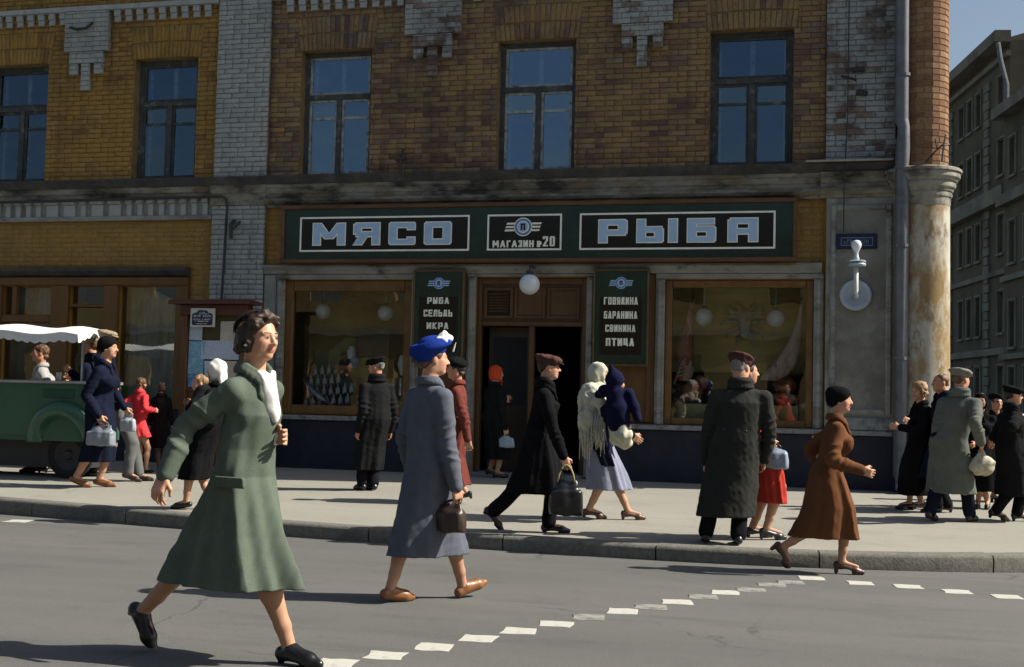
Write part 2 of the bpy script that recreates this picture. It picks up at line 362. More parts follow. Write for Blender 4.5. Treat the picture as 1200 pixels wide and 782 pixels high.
M['brick_flaked'] = brick_mat('flaking_whitewashed_brick', [(.25, (0.128, 0.083, 0.064)), (.25, (0.195, 0.188, 0.176)), (.3, (0.105, 0.075, 0.064)), (.2, (0.180, 0.128, 0.105))], (0.060, 0.053, 0.046), paint=(0.300, 0.323, 0.323), pthr=(.58, .68), pscale=2.2)
M['brick_red'] = brick_mat('brown_column_brick', [(0.30, (0.226, 0.121, 0.066)), (0.30, (0.254, 0.142, 0.077)), (0.20, (0.198, 0.102, 0.057)), (0.20, (0.282, 0.173, 0.099))], (.10, .062, .04))
M['brick_tan'] = brick_mat('painted_tan_brick', [(.4, (.27, .175, .06)), (.35, (.25, .16, .055)), (.25, (.29, .19, .07))], (.13, .095, .045), paint=(.28, .18, .06), pthr=(.5, .75))
M['mortar'] = mat('mortar_ochre', (.19, .13, .06), .95, .3, 9, bump=.5)
M['mortar_w'] = mat('mortar_white', (.2, .205, .2), .95, .3, 9, bump=.5)
M['mortar_r'] = mat('mortar_column', (.34, .25, .17), .95, .3, 9, bump=.5)
M['plaster_ochre'] = mat('ochre_plaster', (0.290, 0.149, 0.025), .92, .15, 2.5, second=(0.202, 0.108, 0.024), thr=(.5, .75), sscale=1.4, third=(0.105, 0.067, 0.024), tthr=(.62, .78), tscale=5, bump=.3, bscale=30)
M['plaster_grey'] = mat('grey_plaster', (0.247, 0.255, 0.232), .9, .18, 3, second=(0.143, 0.139, 0.116), thr=(.48, .7), sscale=2.2, third=(0.075, 0.071, 0.060), tthr=(.58, .72), tscale=5.5, bump=.5, bscale=28, bdist=.008)
M['plaster_trim'] = mat('weathered_trim', (0.270, 0.277, 0.259), .9, .2, 4, second=(0.150, 0.143, 0.116), thr=(.46, .66), sscale=2.6, third=(0.049, 0.045, 0.038), tthr=(.55, .7), tscale=4, bump=.5, bscale=28, bdist=.008, stretch=(0.450, 0.750, 1.200))
M['cornice_dirty'] = mat('sooty_cornice', (0.225, 0.214, 0.176), .9, .22, 4, second=(0.038, 0.035, 0.030), thr=(.44, .6), sscale=3.2, third=(0.143, 0.116, 0.075), tthr=(.5, .62), tscale=6, bump=.5, bscale=24, bdist=.008, stretch=(0.413, 0.750, 0.975))
M['ledge'] = mat('sooty_sheet_metal', (.045, .045, .045), .75, .3, 6, second=(.09, .085, .075), thr=(.5, .7), sscale=5)
M['panel_plaster'] = mat('stained_panel_plaster', (0.176, 0.176, 0.154), .92, .2, 3, second=(0.247, 0.251, 0.232), thr=(.5, .64), sscale=2.0, third=(0.165, 0.116, 0.053), tthr=(.6, .7), tscale=2.7, bump=.5, bscale=30, bdist=.006)
M['plinth'] = mat('dark_blue_plinth_paint', (0.010, 0.014, 0.027), .62, .3, 5, second=(0.018, 0.021, 0.029), thr=(.5, .7), sscale=4, bump=.3, spec=.35)
M['stone_sill'] = mat('chipped_stone_sill', (0.225, 0.240, 0.247), .85, .25, 10, second=(0.075, 0.075, 0.075), thr=(.5, .66), sscale=8, bump=.5, bscale=40)
M['wood'] = mat('brown_painted_wood', (0.098, 0.050, 0.018), .55, .25, 9, second=(0.064, 0.032, 0.013), thr=(.5, .7), sscale=5, bump=.25, bscale=40, stretch=(0.750, 0.750, 0.188), spec=.4)
M['wood_h'] = mat('ochre_shop_frame', (0.150, 0.079, 0.021), .6, .2, 7, second=(0.090, 0.045, 0.015), thr=(.5, .72), sscale=4, bump=.25, bscale=40, spec=.4)
M['wood_panel'] = mat('peeling_wood_panel', (0.112, 0.056, 0.019), .7, .25, 7, second=(0.068, 0.035, 0.015), thr=(.48, .7), sscale=4, third=(0.285, 0.247, 0.188), tthr=(.66, .74), tscale=22, bump=.4, bscale=30, stretch=(0.750, 0.750, 0.262))
M['win_frame'] = mat('weathered_window_paint', (.055, .06, .06), .8, .3, 8, second=(.15, .155, .15), thr=(.56, .68), sscale=7, bump=.4)
M['sash_white'] = mat('old_white_sash_paint', (.30, .33, .33), .7, .3, 10, second=(.12, .12, .11), thr=(.5, .64), sscale=9)
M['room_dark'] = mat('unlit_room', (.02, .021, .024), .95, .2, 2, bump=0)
M['glass_up'] = [glass_mat('upper_window_glass_%d' % q, (.75, .82, .85), r_, .012, gc=(.46, .66, .93)) for q, r_ in enumerate((.06, .07, .09, .19, .22, .13))]  # the mirrored sky's blue is put into the gloss colour
M['glass_shop'] = glass_mat('shop_window_glass', (.92, .95, .94), .055, .002)
M['zinc'] = mat('zinc_pipe', (.13, .14, .155), .5, .2, 6, second=(.075, .08, .088), thr=(.5, .75), sscale=5, metal=.3, bump=.15, spec=.5)
M['iron'] = mat('black_iron', (.03, .03, .032), .6, .2, 8, spec=.4)
M['curtain'] = mat('net_curtain', (.12, .13, .14), .95, .15, 6, stretch=(4, 1, .4), bump=.3, bscale=8)

M['curtain2'] = mat('shop_net_curtain', (.34, .37, .36), .95, .2, 3, second=(.22, .23, .2), thr=(.5, .65), sscale=2.2, stretch=(3, 1, .8), bump=.3, bscale=8)
bld = tag(empty('brick_corner_building', (0, D, .14)), 'ochre brick corner building with food shop, white brick pilasters and round corner column', 'building')
class Rel(MB):
    """MB in world coordinates whose object is parented to the building"""
    def build(s, name, m, parent=None, smooth=False, **k):
        o = MB.build(s, name, m, None, smooth, **k); par(o, parent or bld); return o
def par(o, p):
    # o keeps its world coordinates under an unrotated parent that keeps its own
    o.parent = p; o.matrix_parent_inverse = Matrix.Translation(-Vector(p.location))
    return o
WZ0, WZ1 = 4.58, 6.54
WIN = [(-16.2, -15.07), (-13.44, -12.31), (-10.73, -9.62), (-7.85, -6.705), (-4.71, -3.537), (-1.592, -.434)]
TOP = 9.2
XR = 1.0
# -- backing walls
wall_up = wall_sheet('upper_wall', -18, XR, 4.44, TOP, [(a, c, WZ0, WZ1) for a, c in WIN], D+.014, D+.42, M['mortar'], None); par(wall_up, bld)
S1, DR, S2 = (-8.0, -5.95, .93, 2.98), (-4.96, -3.3, .1, 3.02), (-2.175, -.125, .93, 2.985)
LS = [(-12.96, -12.05, 2.42, 2.88), (-11.73, -11.1, 1.0, 2.89), (-10.84, -9.83, 1.0, 2.89), (-12.96, -12.05, 1.0, 2.3), (-14.6, -13.2, 1.0, 2.89), (-17.4, -14.9, 1.0, 2.89)]
wall_lo = wall_sheet('lower_wall', -18, XR, -.05, 4.438, [S1, DR, S2]+LS, D+.01, D+.42, M['plaster_ochre'], None); par(wall_lo, bld)
b = Rel(); b.box(-18, XR-.05, D+9, D+9.3, 0, TOP); b.box(-18, -17.7, D+.43, D+8.99, 0, TOP); b.box(-18, XR-.05, D+.43, D+8.99, TOP-.2, TOP-.002)
b.build('rear_wall', M['plaster_grey'])
# side wall of the corner, running back along the side street
b = Rel(); ux, uy = math.sin(R(-11)), math.cos(R(-11)); p0 = Vector((XR+.02, D+.43)); p1 = p0+Vector((ux, uy))*10
b.prism_z([(p0.x-.4, p0.y), (p0.x, p0.y), (p1.x, p1.y), (p1.x-.4, p1.y)], -.05, TOP-.004); b.build('side_wall', M['plaster_grey'])

# -- bricks: one mesh for the mass, the 300 nearest as pieces of their own
bricks = []      # (x, z, w, h, y_front, rot, material key, centre distance)
def zone(x0, x1, z0, z1, key, proud=0.0, holes=(), L=.262, Hc=.0775, stagger=0, fan=()):
    row = 0; z = z0
    while z < z1-.02:
        h = min(Hc, z1-z); x = x0-(L/2 if (row+stagger) % 2 else 0)-(.0)
        flip = 0
        while x < x1-.005:
            w = L if not ((row+flip) % 5 == 4) else L*.52
            flip += 1
            a, c = max(x, x0), min(x+w, x1)
            segs = [(a, c)]
            for (hx0, hx1, hz0, hz1) in holes:
                if z+h*.5 > hz0 and z+h*.5 < hz1:
                    ns = []
                    for (s, e) in segs:
                        if e <= hx0 or s >= hx1: ns.append((s, e)); continue
                        if s < hx0: ns.append((s, hx0))
                        if e > hx1: ns.append((hx1, e))
                    segs = ns
            for (s, e) in segs:
                if e-s > .03: bricks.append(((s+e)/2, z+h/2, e-s-.011, h-.012, D-proud-random.uniform(-.004, .006), random.uniform(-.006, .006), key))
            x += w
        z += h; row += 1
fanx = []
ARCH_H = .52
holes_w = [(a, c, WZ0-.01, WZ1) for a, c in WIN]
arch = [(a-.06, c+.06, WZ1-.001, WZ1+ARCH_H) for a, c in WIN]
pend = [(-11.97, -11.18), (-6.155, -5.275), (-2.99, -2.12), (-14.9, -14.1)]
zone(-18, -9.24, 4.58, TOP, 'brick_ochre', 0, holes_w+arch)
zone(-8.36, .01, 4.58, TOP, 'brick_mid', 0, holes_w+arch)
zone(-9.24, -8.36, 4.58, TOP, 'brick_white', .085)
zone(.01, .95, 4.58, TOP, 'brick_flaked', .085)
zone(-9.25, -8.35, .12, 4.14, 'brick_white', .075)
zone(-18, -9.26, 3.2, 3.925, 'brick_tan', -.0055)
zone(-9.615, -9.26, .96, 3.2, 'brick_tan', -.0055)
zone(-8.33, -.0, 3.21, 4.09, 'brick_tan', -.0055)
for a, c in WIN:                # flat arches of standing bricks
    n = 17; cx = (a+c)/2; wtot = c-a+.12
    for i in range(n):
        t = (i+.5)/n*2-1; tw = wtot/n; x = cx+t*wtot/2; 
        for k, (za, zb) in enumerate(((.0, .25), (.26, ARCH_H))):
            xx = x+t*.10*((za+zb)/2-.2); sag = .035*(1-t*t)-.02
            bricks.append((xx, WZ1+(za+zb)/2+sag*(.6+k*.3)-.004, tw*.86*(1+.12*k), (zb-za)-.014, D-random.uniform(-.003, .006), t*.17, 'brick_ochre' if cx < -9 else 'brick_mid'))
# the corner column's brick drum
CX, CY, CR = 1.285, D-.0, .34
def cam_d(x, z): return (x*x+D*D+(z-HC)**2)
inview = [i for i, q in enumerate(bricks) if -1.56 < q[0] < .95 and q[1] < 7.0]
inview.sort(key=lambda i: cam_d(bricks[i][0], bricks[i][1])/(bricks[i][2]*bricks[i][3])*(.5 if bricks[i][6] == 'brick_mid' else 1))
col_b = []
row = 0; z = 4.46
while z < TOP-.05:
    n = 10
    for i in range(n):
        a = 2*math.pi*(i+(.5 if row % 2 else 0))/n+random.uniform(-.01, .01)
        col_b.append((a, z, 2*math.pi/n, .078))
    z += .083; row += 1
def col_brick(a, z, da, h, r0=CR-.05, r1=CR):
    k = 2; v = []
    for rr in (r0, r1):
        for zz in (z+.006, z+h-.005):
            for i in range(k+1):
                t = a-da/2*.955+da*.955*i/k; v.append((rr*math.cos(t), rr*math.sin(t), zz))
    n = k+1; f = []
    I = lambda rr, zz, i: rr*2*n+zz*n+i
    for i in range(k):
        f += [(I(1, 0, i), I(1, 0, i+1), I(1, 1, i+1), I(1, 1, i)), (I(0, 1, i), I(1, 1, i), I(1, 1, i+1), I(0, 1, i+1)), (I(0, 0, i), I(0, 0, i+1), I(1, 0, i+1), I(1, 0, i))]
    f += [(I(0, 0, 0), I(1, 0, 0), I(1, 1, 0), I(0, 1, 0)), (I(0, 0, k), I(0, 1, k), I(1, 1, k), I(1, 0, k))]
    return v, f
front = [(q, abs(((q[0]+math.pi/2-.1+math.pi) % (2*math.pi))-math.pi)) for q in col_b]
col_piece = [q for q, dd in front if dd < 1.2 and q[1] < 6.95]
col_piece = col_piece[:140]
npiece = 300-len(col_piece)
pieces = set(inview[:npiece])
def brick_geo(w_, h, d=.045, e=.004):
    b_ = MB(); b_.bbox(-w_/2, w_/2, 0, d, -h/2, h/2, e); return b_
protos = {}
for i, (x, z, w_, h, y, rz, key) in enumerate(bricks):
    if i in pieces:
        pk = (round(w_, 2), round(h, 3), key)
        if pk not in protos: protos[pk] = None
        if protos[pk] is None:
            g = brick_geo(w_, h); o = mesh_obj('brick', g.v, g.f, M[key]); protos[pk] = o.data
        else: o = bpy.data.objects.new('brick', protos[pk]); C.objects.link(o)
        o.location = (x, y, z); o.rotation_euler = (0, rz, 0); par(o, wall_up)
for key in ('brick_ochre', 'brick_mid', 'brick_white', 'brick_flaked', 'brick_tan'):
    vv = []; ff = []
    for i, (x, z, w_, h, y, rz, k2) in enumerate(bricks):
        if k2 != key or i in pieces: continue
        e = .004; d = .045; x0, x1, z0, z1 = -w_/2, w_/2, -h/2, h/2
        loc = [(x0+e, 0, z0+e), (x1-e, 0, z0+e), (x1-e, 0, z1-e), (x0+e, 0, z1-e), (x0, e, z0), (x1, e, z0), (x1, e, z1), (x0, e, z1), (x0, d, z0), (x1, d, z0), (x1, d, z1), (x0, d, z1)]
        c_, s_ = math.cos(rz), math.sin(rz); k = len(vv)
        vv += [(x+a*c_+q*s_, y+p, z-a*s_+q*c_) for a, p, q in loc]
        ff += [tuple(k+t for t in f) for f in ((0, 1, 2, 3), (0, 4, 5, 1), (1, 5, 6, 2), (2, 6, 7, 3), (3, 7, 4, 0), (4, 8, 9, 5), (5, 9, 10, 6), (6, 10, 11, 7), (7, 11, 8, 4))]
    o = mesh_obj('brickwork', vv, np.array([f for f in ff]), M[key]); par(o, wall_up); o['kind'] = 'stuff'
# pilaster backs, proud of the wall
b = Rel(); b.box(-9.225, -8.375, D-.07, D+.013, 4.58, TOP-.01); b.box(-9.235, -8.365, D-.06, D+.009, -.05, 4.14); b.build('pilaster', M['mortar_w'])
b = Rel(); b.box(.025, .935, D-.07, D+.013, 4.58, TOP-.01); b.build('pilaster', M['mortar_w'])

# -- corner column
colm = tag(empty('corner_column', (CX, CY, 0))); par(colm, bld); colm.location = (CX, CY, 0)
def colpart(b_, name, m, sm=True):
    o = b_.build(name, m); o.location = (CX, CY, 0); par(o, colm); 
    if sm: autosmooth(o, 35)
    return o
b = MB(); b.lathe([(CR-.014, 4.4), (CR-.014, TOP)], 0, 0, 40); colpart(b, 'drum_core', M['mortar_r'])
vv = []; ff = []
for q in col_b:
    if q in col_piece: continue
    v, f = col_brick(*q); k = len(vv); vv += v; ff += [tuple(t+k for t in g) for g in f]
o = mesh_obj('brickwork', vv, ff, M['brick_red']); o.location = (CX, CY, 0); par(o, colm); o['kind'] = 'stuff'
v, f = col_brick(0, 0, 2*math.pi/10, .078); pm = mesh_obj('brick', v, f, M['brick_red']); first = True
for q in col_piece:
    o = pm if first else bpy.data.objects.new('brick', pm.data)
    if not first: C.objects.link(o)
    first = False
    o.location = (CX, CY, q[1]); o.rotation_euler = (0, 0, q[0]); par(o, colm)
M['capital'] = mat('stained_capital', (.26, .25, .21), .9, .25, 6, second=(.09, .085, .075), thr=(.46, .62), sscale=4, third=(.06, .055, .05), tthr=(.6, .7), tscale=6, bump=.5, bscale=30)
M['shaft'] = mat('limewashed_shaft', (.40, .385, .33), .9, .15, 4, second=(.25, .17, .075), thr=(.44, .56), sscale=2.4, third=(.17, .12, .06), tthr=(.54, .64), tscale=5.5, bump=.4, bscale=30, stretch=(1, 1, .5))
b = MB(); b.lathe([(.3, 4.475), (.50, 4.452), (.515, 4.44), (.515, 4.405), (.485, 4.40), (.495, 4.37), (.49, 4.33), (.462, 4.31), (.455, 4.285), (.428, 4.275), (.44, 4.24), (.43, 4.20), (.405, 4.18), (.40, 4.15), (.382, 4.14), (.392, 4.11), (.385, 4.075), (.372, 4.065), (.37, 3.98), (.36, 3.95)], 0, 0, 48); colpart(b, 'capital', M['capital'])
b = MB(); b.lathe([(.36, 3.96), (.365, 3.0), (.375, 1.2), (.38, .92)], 0, 0, 48); colpart(b, 'shaft', M['shaft'])
b = MB(); b.lathe([(.385, .94), (.40, .9), (.41, -.05)], 0, 0, 48); colpart(b, 'column_base', M['plinth'])
b = Rel(); b.box(1.45, 1.70, D+.5, D+.75, 0, 3.9); b.build('side_pilaster', M['shaft'])

# -- drain pipe at the corner
PX, PY = 1.005, D-.34
b = Rel(); b.tube([(PX-.01, PY, TOP), (PX-.005, PY, 5.06)], .092, 16); b.tube([(PX, PY, 4.5), (PX+.004, PY, 4.0), (PX, PY, .35), (PX+.02, PY-.16, .2)], .09, 16)
b.tube([(PX-.005, PY, 5.09), (PX+.02, PY-.015, 4.98), (PX+.008, PY-.01, 4.7), (PX, PY, 4.46)], [.093, .078, .095, .093], 16)
o = b.build('drain_pipe', M['zinc']); autosmooth(o, 50)
for z in (5.7, 4.45, 3.4, 1.9): bb = Rel(); bb.tube([(PX, PY, z-.02), (PX, PY, z+.02)], .104, 16); bb.box(PX-.012, PX+.012, PY+.09, D-.01, z-.015, z+.015); bb.build('pipe_bracket', M['zinc'])

# -- ledge and cornices
b = Rel(); b.prism_x([(D-.16, 4.575), (D+.012, 4.583), (D+.012, 4.45), (D-.11, 4.45), (D-.16, 4.555)], -18, XR-.05); b.build('sill_ledge', M['ledge'])
M['ledge_lit'] = mat('sunlit_ledge_edge', (.34, .32, .28), .6, .2, 6, metal=.2)  # pale tone paints the sunlight along the ledge's edge
b = Rel(); b.prism_x([(D-.24, 4.60), (D-.04, 4.615), (D-.04, 4.588), (D-.24, 4.578)], -.25, .9); b.build('ledge_lit_strip', M['ledge_lit'])
prof = [(D+.005, 4.449), (D-.10, 4.449), (D-.10, 4.40), (D-.085, 4.385), (D-.085, 4.31), (D-.07, 4.295), (D-.07, 4.24), (D-.12, 4.225), (D-.13, 4.19), (D-.105, 4.15), (D-.06, 4.13), (D-.05, 4.10), (D+.005, 4.10)]
b = Rel(); b.prism_x(prof, -8.34, -.05); b.build('cornice', M['cornice_dirty'])
b = Rel(); b.prism_x([(y-.05, z) for y, z in prof], -.05, .93); b.build('cornice', M['cornice_dirty'])
b = Rel(); b.prism_x([(D+.005, 4.449), (D-.08, 4.449), (D-.08, 4.36), (D-.05, 4.34), (D-.05, 4.262), (D+.005, 4.262)], -18, -9.26); b.prism_x([(D-.062, 4.449), (D-.115, 4.449), (D-.115, 4.33), (D-.095, 4.31), (D-.095, 4.14), (D-.062, 4.14)], -9.27, -8.34); b.build('cornice', M['cornice_dirty'])
# white dentil frieze over the left shop
b = Rel(); b.prism_x([(D+.005, 4.0), (D-.06, 4.0), (D-.06, 3.93), (D+.005, 3.93)], -18, -9.26); b.build('frieze_band', M['plaster_trim'])
b = Rel(); b.box(-18, -9.262, D-.012, D+.006, 4.001, 4.261); b.build('frieze_ground', M['plaster_grey'])
dm = None; x = -17.9; i = 0
M['trim_white'] = mat('whitewashed_trim', (0.315, 0.338, 0.338), .9, .15, 6, second=(0.180, 0.184, 0.173), thr=(.55, .7), sscale=5, bump=.4, bscale=35)
while x < -9.3:
    wide = -12.35 < x < -11.0 and i % 3 != 2
    wd = .21 if wide else .085
    g = MB(); g.bbox(-wd/2, wd/2, 0, .05, .0, .19, .006); g.bbox(-wd/2-.005, wd/2+.005, -.04, .05, .192, .258, .006)
    o = mesh_obj('dentil', g.v, g.f, M['trim_white']); o.location = (x+wd/2, D-.055, 4.001); par(o, bld); x += wd+.105; i += 1
# upper dentil course
b = Rel(); b.prism_x([(D+.005, 7.42), (D-.10, 7.42), (D-.10, 7.345), (D+.005, 7.345)], -18, -9.25); b.prism_x([(D+.005, 7.42), (D-.08, 7.42), (D-.08, 7.345), (D+.005, 7.345)], -8.35, 0); b.build('string_course', M['trim_white'])
dmesh = None; x = -17.9
while x < -5.0:
    skip = any(a-.1 < x < c for a, c in pend[:3]) or -9.4 < x < -8.3
    if not skip:
        if dmesh is None:
            g = MB(); g.bbox(-.055, .055, 0, .06, .09, .19, .006); g.bbox(-.055, .055, .025, .06, .0, .088, .006); o = mesh_obj('dentil', g.v, g.f, M['trim_white']); dmesh = o.data
        else: o = bpy.data.objects.new('dentil', dmesh); C.objects.link(o)
        o.location = (x+.05, D-.07, 7.155); par(o, bld)
    x += .2
# brick pendants between the windows
for k, (a, c) in enumerate(pend):
    cx = (a+c)/2; wd = c-a; key = 'brick_white' if k in (0, 3) else 'brick_flaked'
    po = tag(empty('pendant', (0, 0, 0))); par(po, bld); po.location = (0, 0, 0)
    def tier(x0, x1, z0, z1, pr):
        g = MB(); g.box(x0+.01, x1-.01, D-pr+.012, D+.02, z0+.01, z1-.002); o = g.build('core', M['mortar_w']); par(o, po)
        z = z0; r_ = 0
        while z < z1-.02:
            h = min(.0775, z1-z); x = x0-(.13 if r_ % 2 else 0)
            while x < x1-.01:
                s, e = max(x, x0), min(x+.262, x1)
                if e-s > .02:
                    g2 = MB(); g2.bbox(s+.004, e-.004, D-pr-random.uniform(0, .005), D-pr+.04, z+.004, z+h-.005, .004); o2 = g2.build('brick', M[key]); par(o2, po)
                x += .262
            z += h; r_ += 1
    tier(a, c, 6.68, 7.34, .10); tier(cx-.305, cx+.305, 6.49, 6.678, .09); tier(cx-.30, cx-.14, 6.31, 6.488, .08); tier(cx+.15, cx+.30, 6.31, 6.488, .08); tier(cx-.08, cx+.075, 6.045, 6.488, .085)

# -- upper windows
def upper_window(a, c, k):
    wo_ = tag(empty('window', (0, 0, 0))); par(wo_, bld); wo_.location = (0, 0, 0)
    yf = D+.17; t = .075; zt = 5.80
    g = Rel(); g.box(a, a+t, yf, yf+.08, WZ0, WZ1); g.box(c-t, c, yf, yf+.08, WZ0, WZ1); g.box(a+t, c-t, yf, yf+.08, WZ1-t, WZ1); g.box(a+t, c-t, yf, yf+.08, WZ0, WZ0+.06)
    g.box(a+t, c-t, yf-.012, yf+.075, zt, zt+.075); cx = (a+c)/2; g.box(cx-.04, cx+.04, yf-.01, yf+.076, WZ0+.06, zt); g.build('frame', M['win_frame'], wo_)
    g = Rel()
    def sash(x0, x1, z0, z1, s=.038, y=yf+.02):
        g.box(x0, x0+s, y, y+.035, z0, z1); g.box(x1-s, x1, y, y+.035, z0, z1); g.box(x0+s, x1-s, y, y+.035, z0, z0+s); g.box(x0+s, x1-s, y, y+.035, z1-s, z1)
    sash(a+t, c-t, zt+.076, WZ1-t-.001); sash(a+t, cx-.041, WZ0+.061, zt-.001); sash(cx+.041, c-t, WZ0+.061, zt-.001)
    for x0, x1 in ((a+t, cx-.041), (cx+.041, c-t)): g.box(x0+.039, x1-.039, yf+.018, yf+.05, zt-.31, zt-.27)
    g.build('sash', M['sash_white'] if k in (3, 4) else M['win_frame'], wo_)
    for (x0, x1, z0, z1) in ((a+t+.02, c-t-.02, zt+.09, WZ1-t-.02), (a+t+.02, cx-.06, WZ0+.08, zt-.28), (a+t+.02, cx-.06, zt-.28, zt-.02), (cx+.06, c-t-.02, WZ0+.08, zt-.28), (cx+.06, c-t-.02, zt-.28, zt-.02)):
        q = MB(); tl = random.uniform(-.02, .02); t2 = random.uniform(-.015, .015); q.add([(x0, yf+.036-tl*.4-t2*.4, z0), (x1, yf+.036+tl*.4-t2*.4, z0), (x1, yf+.036+tl*.4+t2*.4, z1), (x0, yf+.036-tl*.4+t2*.4, z1)], [(0, 1, 2, 3)]); o = q.build('pane', M['glass_up'][k]); par(o, wo_)
    g = Rel(); g.prism_x([(D-.06, WZ0+.02), (yf+.02, WZ0+.05), (yf+.02, WZ0+.005), (D-.06, WZ0-.005)], a-.03, c+.03); g.build('sill', M['ledge'], wo_)
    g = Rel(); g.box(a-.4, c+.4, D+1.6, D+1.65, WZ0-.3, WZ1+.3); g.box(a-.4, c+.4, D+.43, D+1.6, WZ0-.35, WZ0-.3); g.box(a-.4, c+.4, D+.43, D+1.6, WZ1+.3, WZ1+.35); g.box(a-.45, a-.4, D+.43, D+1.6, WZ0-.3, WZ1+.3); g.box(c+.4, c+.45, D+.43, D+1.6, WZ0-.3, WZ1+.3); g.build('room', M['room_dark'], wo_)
    g = Rel(); yi = yf+.16; s = .05; g.box(a+.09, a+.09+s, yi, yi+.04, WZ0+.04, WZ1-.08); g.box(c-.09-s, c-.09, yi, yi+.04, WZ0+.04, WZ1-.08); g.box(cx-.035, cx+.035, yi-.002, yi+.038, WZ0+.04, WZ1-.08); g.box(a+.09+s, c-.09-s, yi-.001, yi+.037, zt+.02, zt+.07); g.box(a+.09+s, c-.09-s, yi-.001, yi+.037, WZ0+.04, WZ0+.1); g.build('inner_frame', M['sash_white'], wo_)
    if k == 3:
        g = Rel(); n = 40; x0, x1 = (a+.06, a+.5) if k != 4 else (c-.5, c-.06); vs = []
        for i in range(n+1):
            x = x0+(x1-x0)*i/n; y = D+.32+.02*math.sin(i*1.1)+.01*math.sin(i*2.7); vs += [(x, y, WZ0+.1), (x, y, 5.75)]
        g.add(vs, [(2*i, 2*i+2, 2*i+3, 2*i+1) for i in range(n)]); g.build('curtain', M['curtain'], wo_, smooth=True)
for k, (a, c) in enumerate(WIN): upper_window(a, c, k)

# -- shop front trim
b = Rel(); b.prism_x([(D+.005, 3.205), (D-.10, 3.205), (D-.115, 3.17), (D-.075, 3.13), (D-.07, 3.07), (D+.005, 3.07)], -8.34, -.02); b.build('architrave', M['plaster_trim'])
def surround(x0, x1, zb, zt, parent=None):
    g = Rel()
    for s, (xa, xb) in ((-1, (x0-.13, x0)), (1, (x1, x1+.13))):
        g.bbox(xa, xb, D-.05, D+.008, zb, zt+.001, .02); c_ = (xa+xb)/2; g.bbox(c_-.03, c_+.03, D-.075, D-.045, zb, zt-.02, .012)
    g.bbox(x0-.131, x1+.131, D-.055, D+.007, zt+.003, 3.068, .012); g.build('stone_surround', M['plaster_trim'])
surround(-8.0, -5.95, .93, 2.985); surround(-2.175, -.125, .93, 2.99); surround(-4.96, -3.3, .14, 3.025)
b = Rel(); b.bbox(-8.345, -8.14, D-.05, D+.006, .93, 3.066, .02); b.build('stone_strip', M['plaster_grey'])
# wooden pier panels behind the side signs
for a, c in ((-5.80, -5.10), (-3.16, -2.315)):
    b = Rel(); b.bbox(a, c, D-.035, D+.006, .95, 3.06, .01); o = b.build('pier_panel', M['wood_panel'])
    for q in (a+.05, c-.11): b = Rel(); b.bbox(q, q+.06, D-.06, D-.036, .96, 3.05, .01); b.build('batten', M['wood'], o)
# plinth with projecting sill
b = Rel(); b.bbox(-8.33, -5.10, D-.10, D+.004, -.05, .855, .012); b.bbox(-3.16, .96, D-.10, D+.004, -.05, .855, .012); b.build('plinth', M['plinth'])
b = Rel(); b.bbox(-8.335, -5.09, D-.15, D+.002, .857, .925, .012); b.bbox(-3.17, .97, D-.15, D+.002, .857, .925, .012); b.build('plinth_sill', M['stone_sill'])
b = Rel(); b.bbox(-18, -9.27, D-.08, D+.004, -.05, .95, .012); b.build('plinth', M['plinth'])
b = Rel(); b.bbox(-4.955, -3.305, D-.12, D+.4, .05, .165, .01); b.build('door_step', M['stone_sill'])
# right pilaster, lower plaster panel with moulded frame
b = Rel(); b.bbox(.03, .95, D-.10, D+.006, .93, 4.098, .01); b.build('pilaster', M['plaster_grey'])
b = Rel(); b.box(.17, .82, D-.115, D-.099, 1.22, 3.92); b.build('pilaster_panel', M['panel_plaster'])
b = Rel()
for (x0, x1, z0, z1) in ((.09, .17, 1.14, 4.0), (.82, .90, 1.14, 4.0), (.171, .819, 1.14, 1.22), (.171, .819, 3.92, 4.0)): b.bbox(x0, x1, D-.14, D-.099, z0, z1, .02)
b.build('panel_moulding', M['plaster_trim'])
b = Rel(); b.bbox(.04, .94, D-.13, D-.099, .93, 1.1, .01); b.build('pilaster_foot', M['stone_sill'])

# -- shop windows with their niches
def shop_window(S, k):
    x0, x1, z0, z1 = S; wo_ = tag(empty('display_window', (0, 0, 0))); par(wo_, bld); wo_.location = (0, 0, 0)
    g = Rel(); t = .10 if k else .125; y = D+.02
    zb = z0+ (.15 if not k else .1)
    g.bbox(x0, x0+t, y, y+.1, z0, z1, .015); g.bbox(x1-t, x1, y, y+.1, z0, z1, .015); g.bbox(x0+t, x1-t, y, y+.1, z1-(.17 if not k else .11), z1, .015); g.bbox(x0+t, x1-t, y, y+.1, z0, zb, .015); g.build('frame', M['wood_h'], wo_)
    q = MB(); q.add([(x0+t-.01, y+.06, zb-.01), (x1-t+.01, y+.06, zb-.01), (x1-t+.01, y+.06, z1-.1), (x0+t-.01, y+.06, z1-.1)], [(0, 1, 2, 3)]); o = q.build('pane', M['glass_shop']); par(o, wo_)
    return wo_
sw1 = shop_window(S1, 0); sw2 = shop_window(S2, 1)
M['niche_y'] = mat('mirrored_yellow_backdrop', (.42, .35, .14), .9, .25, 2, second=(.26, .22, .1), thr=(.45, .7), sscale=1.2, stretch=(.4, 1, 2.2))  # yellow stands in for the sunlit house mirrored in the pane
M['niche_o'] = mat('olive_backdrop', (.24, .2, .085), .9, .25, 2, second=(.14, .12, .055), thr=(.45, .7), sscale=1.6)
M['niche_f'] = mat('display_floor_paint', (.09, .085, .06), .8, .2, 3)
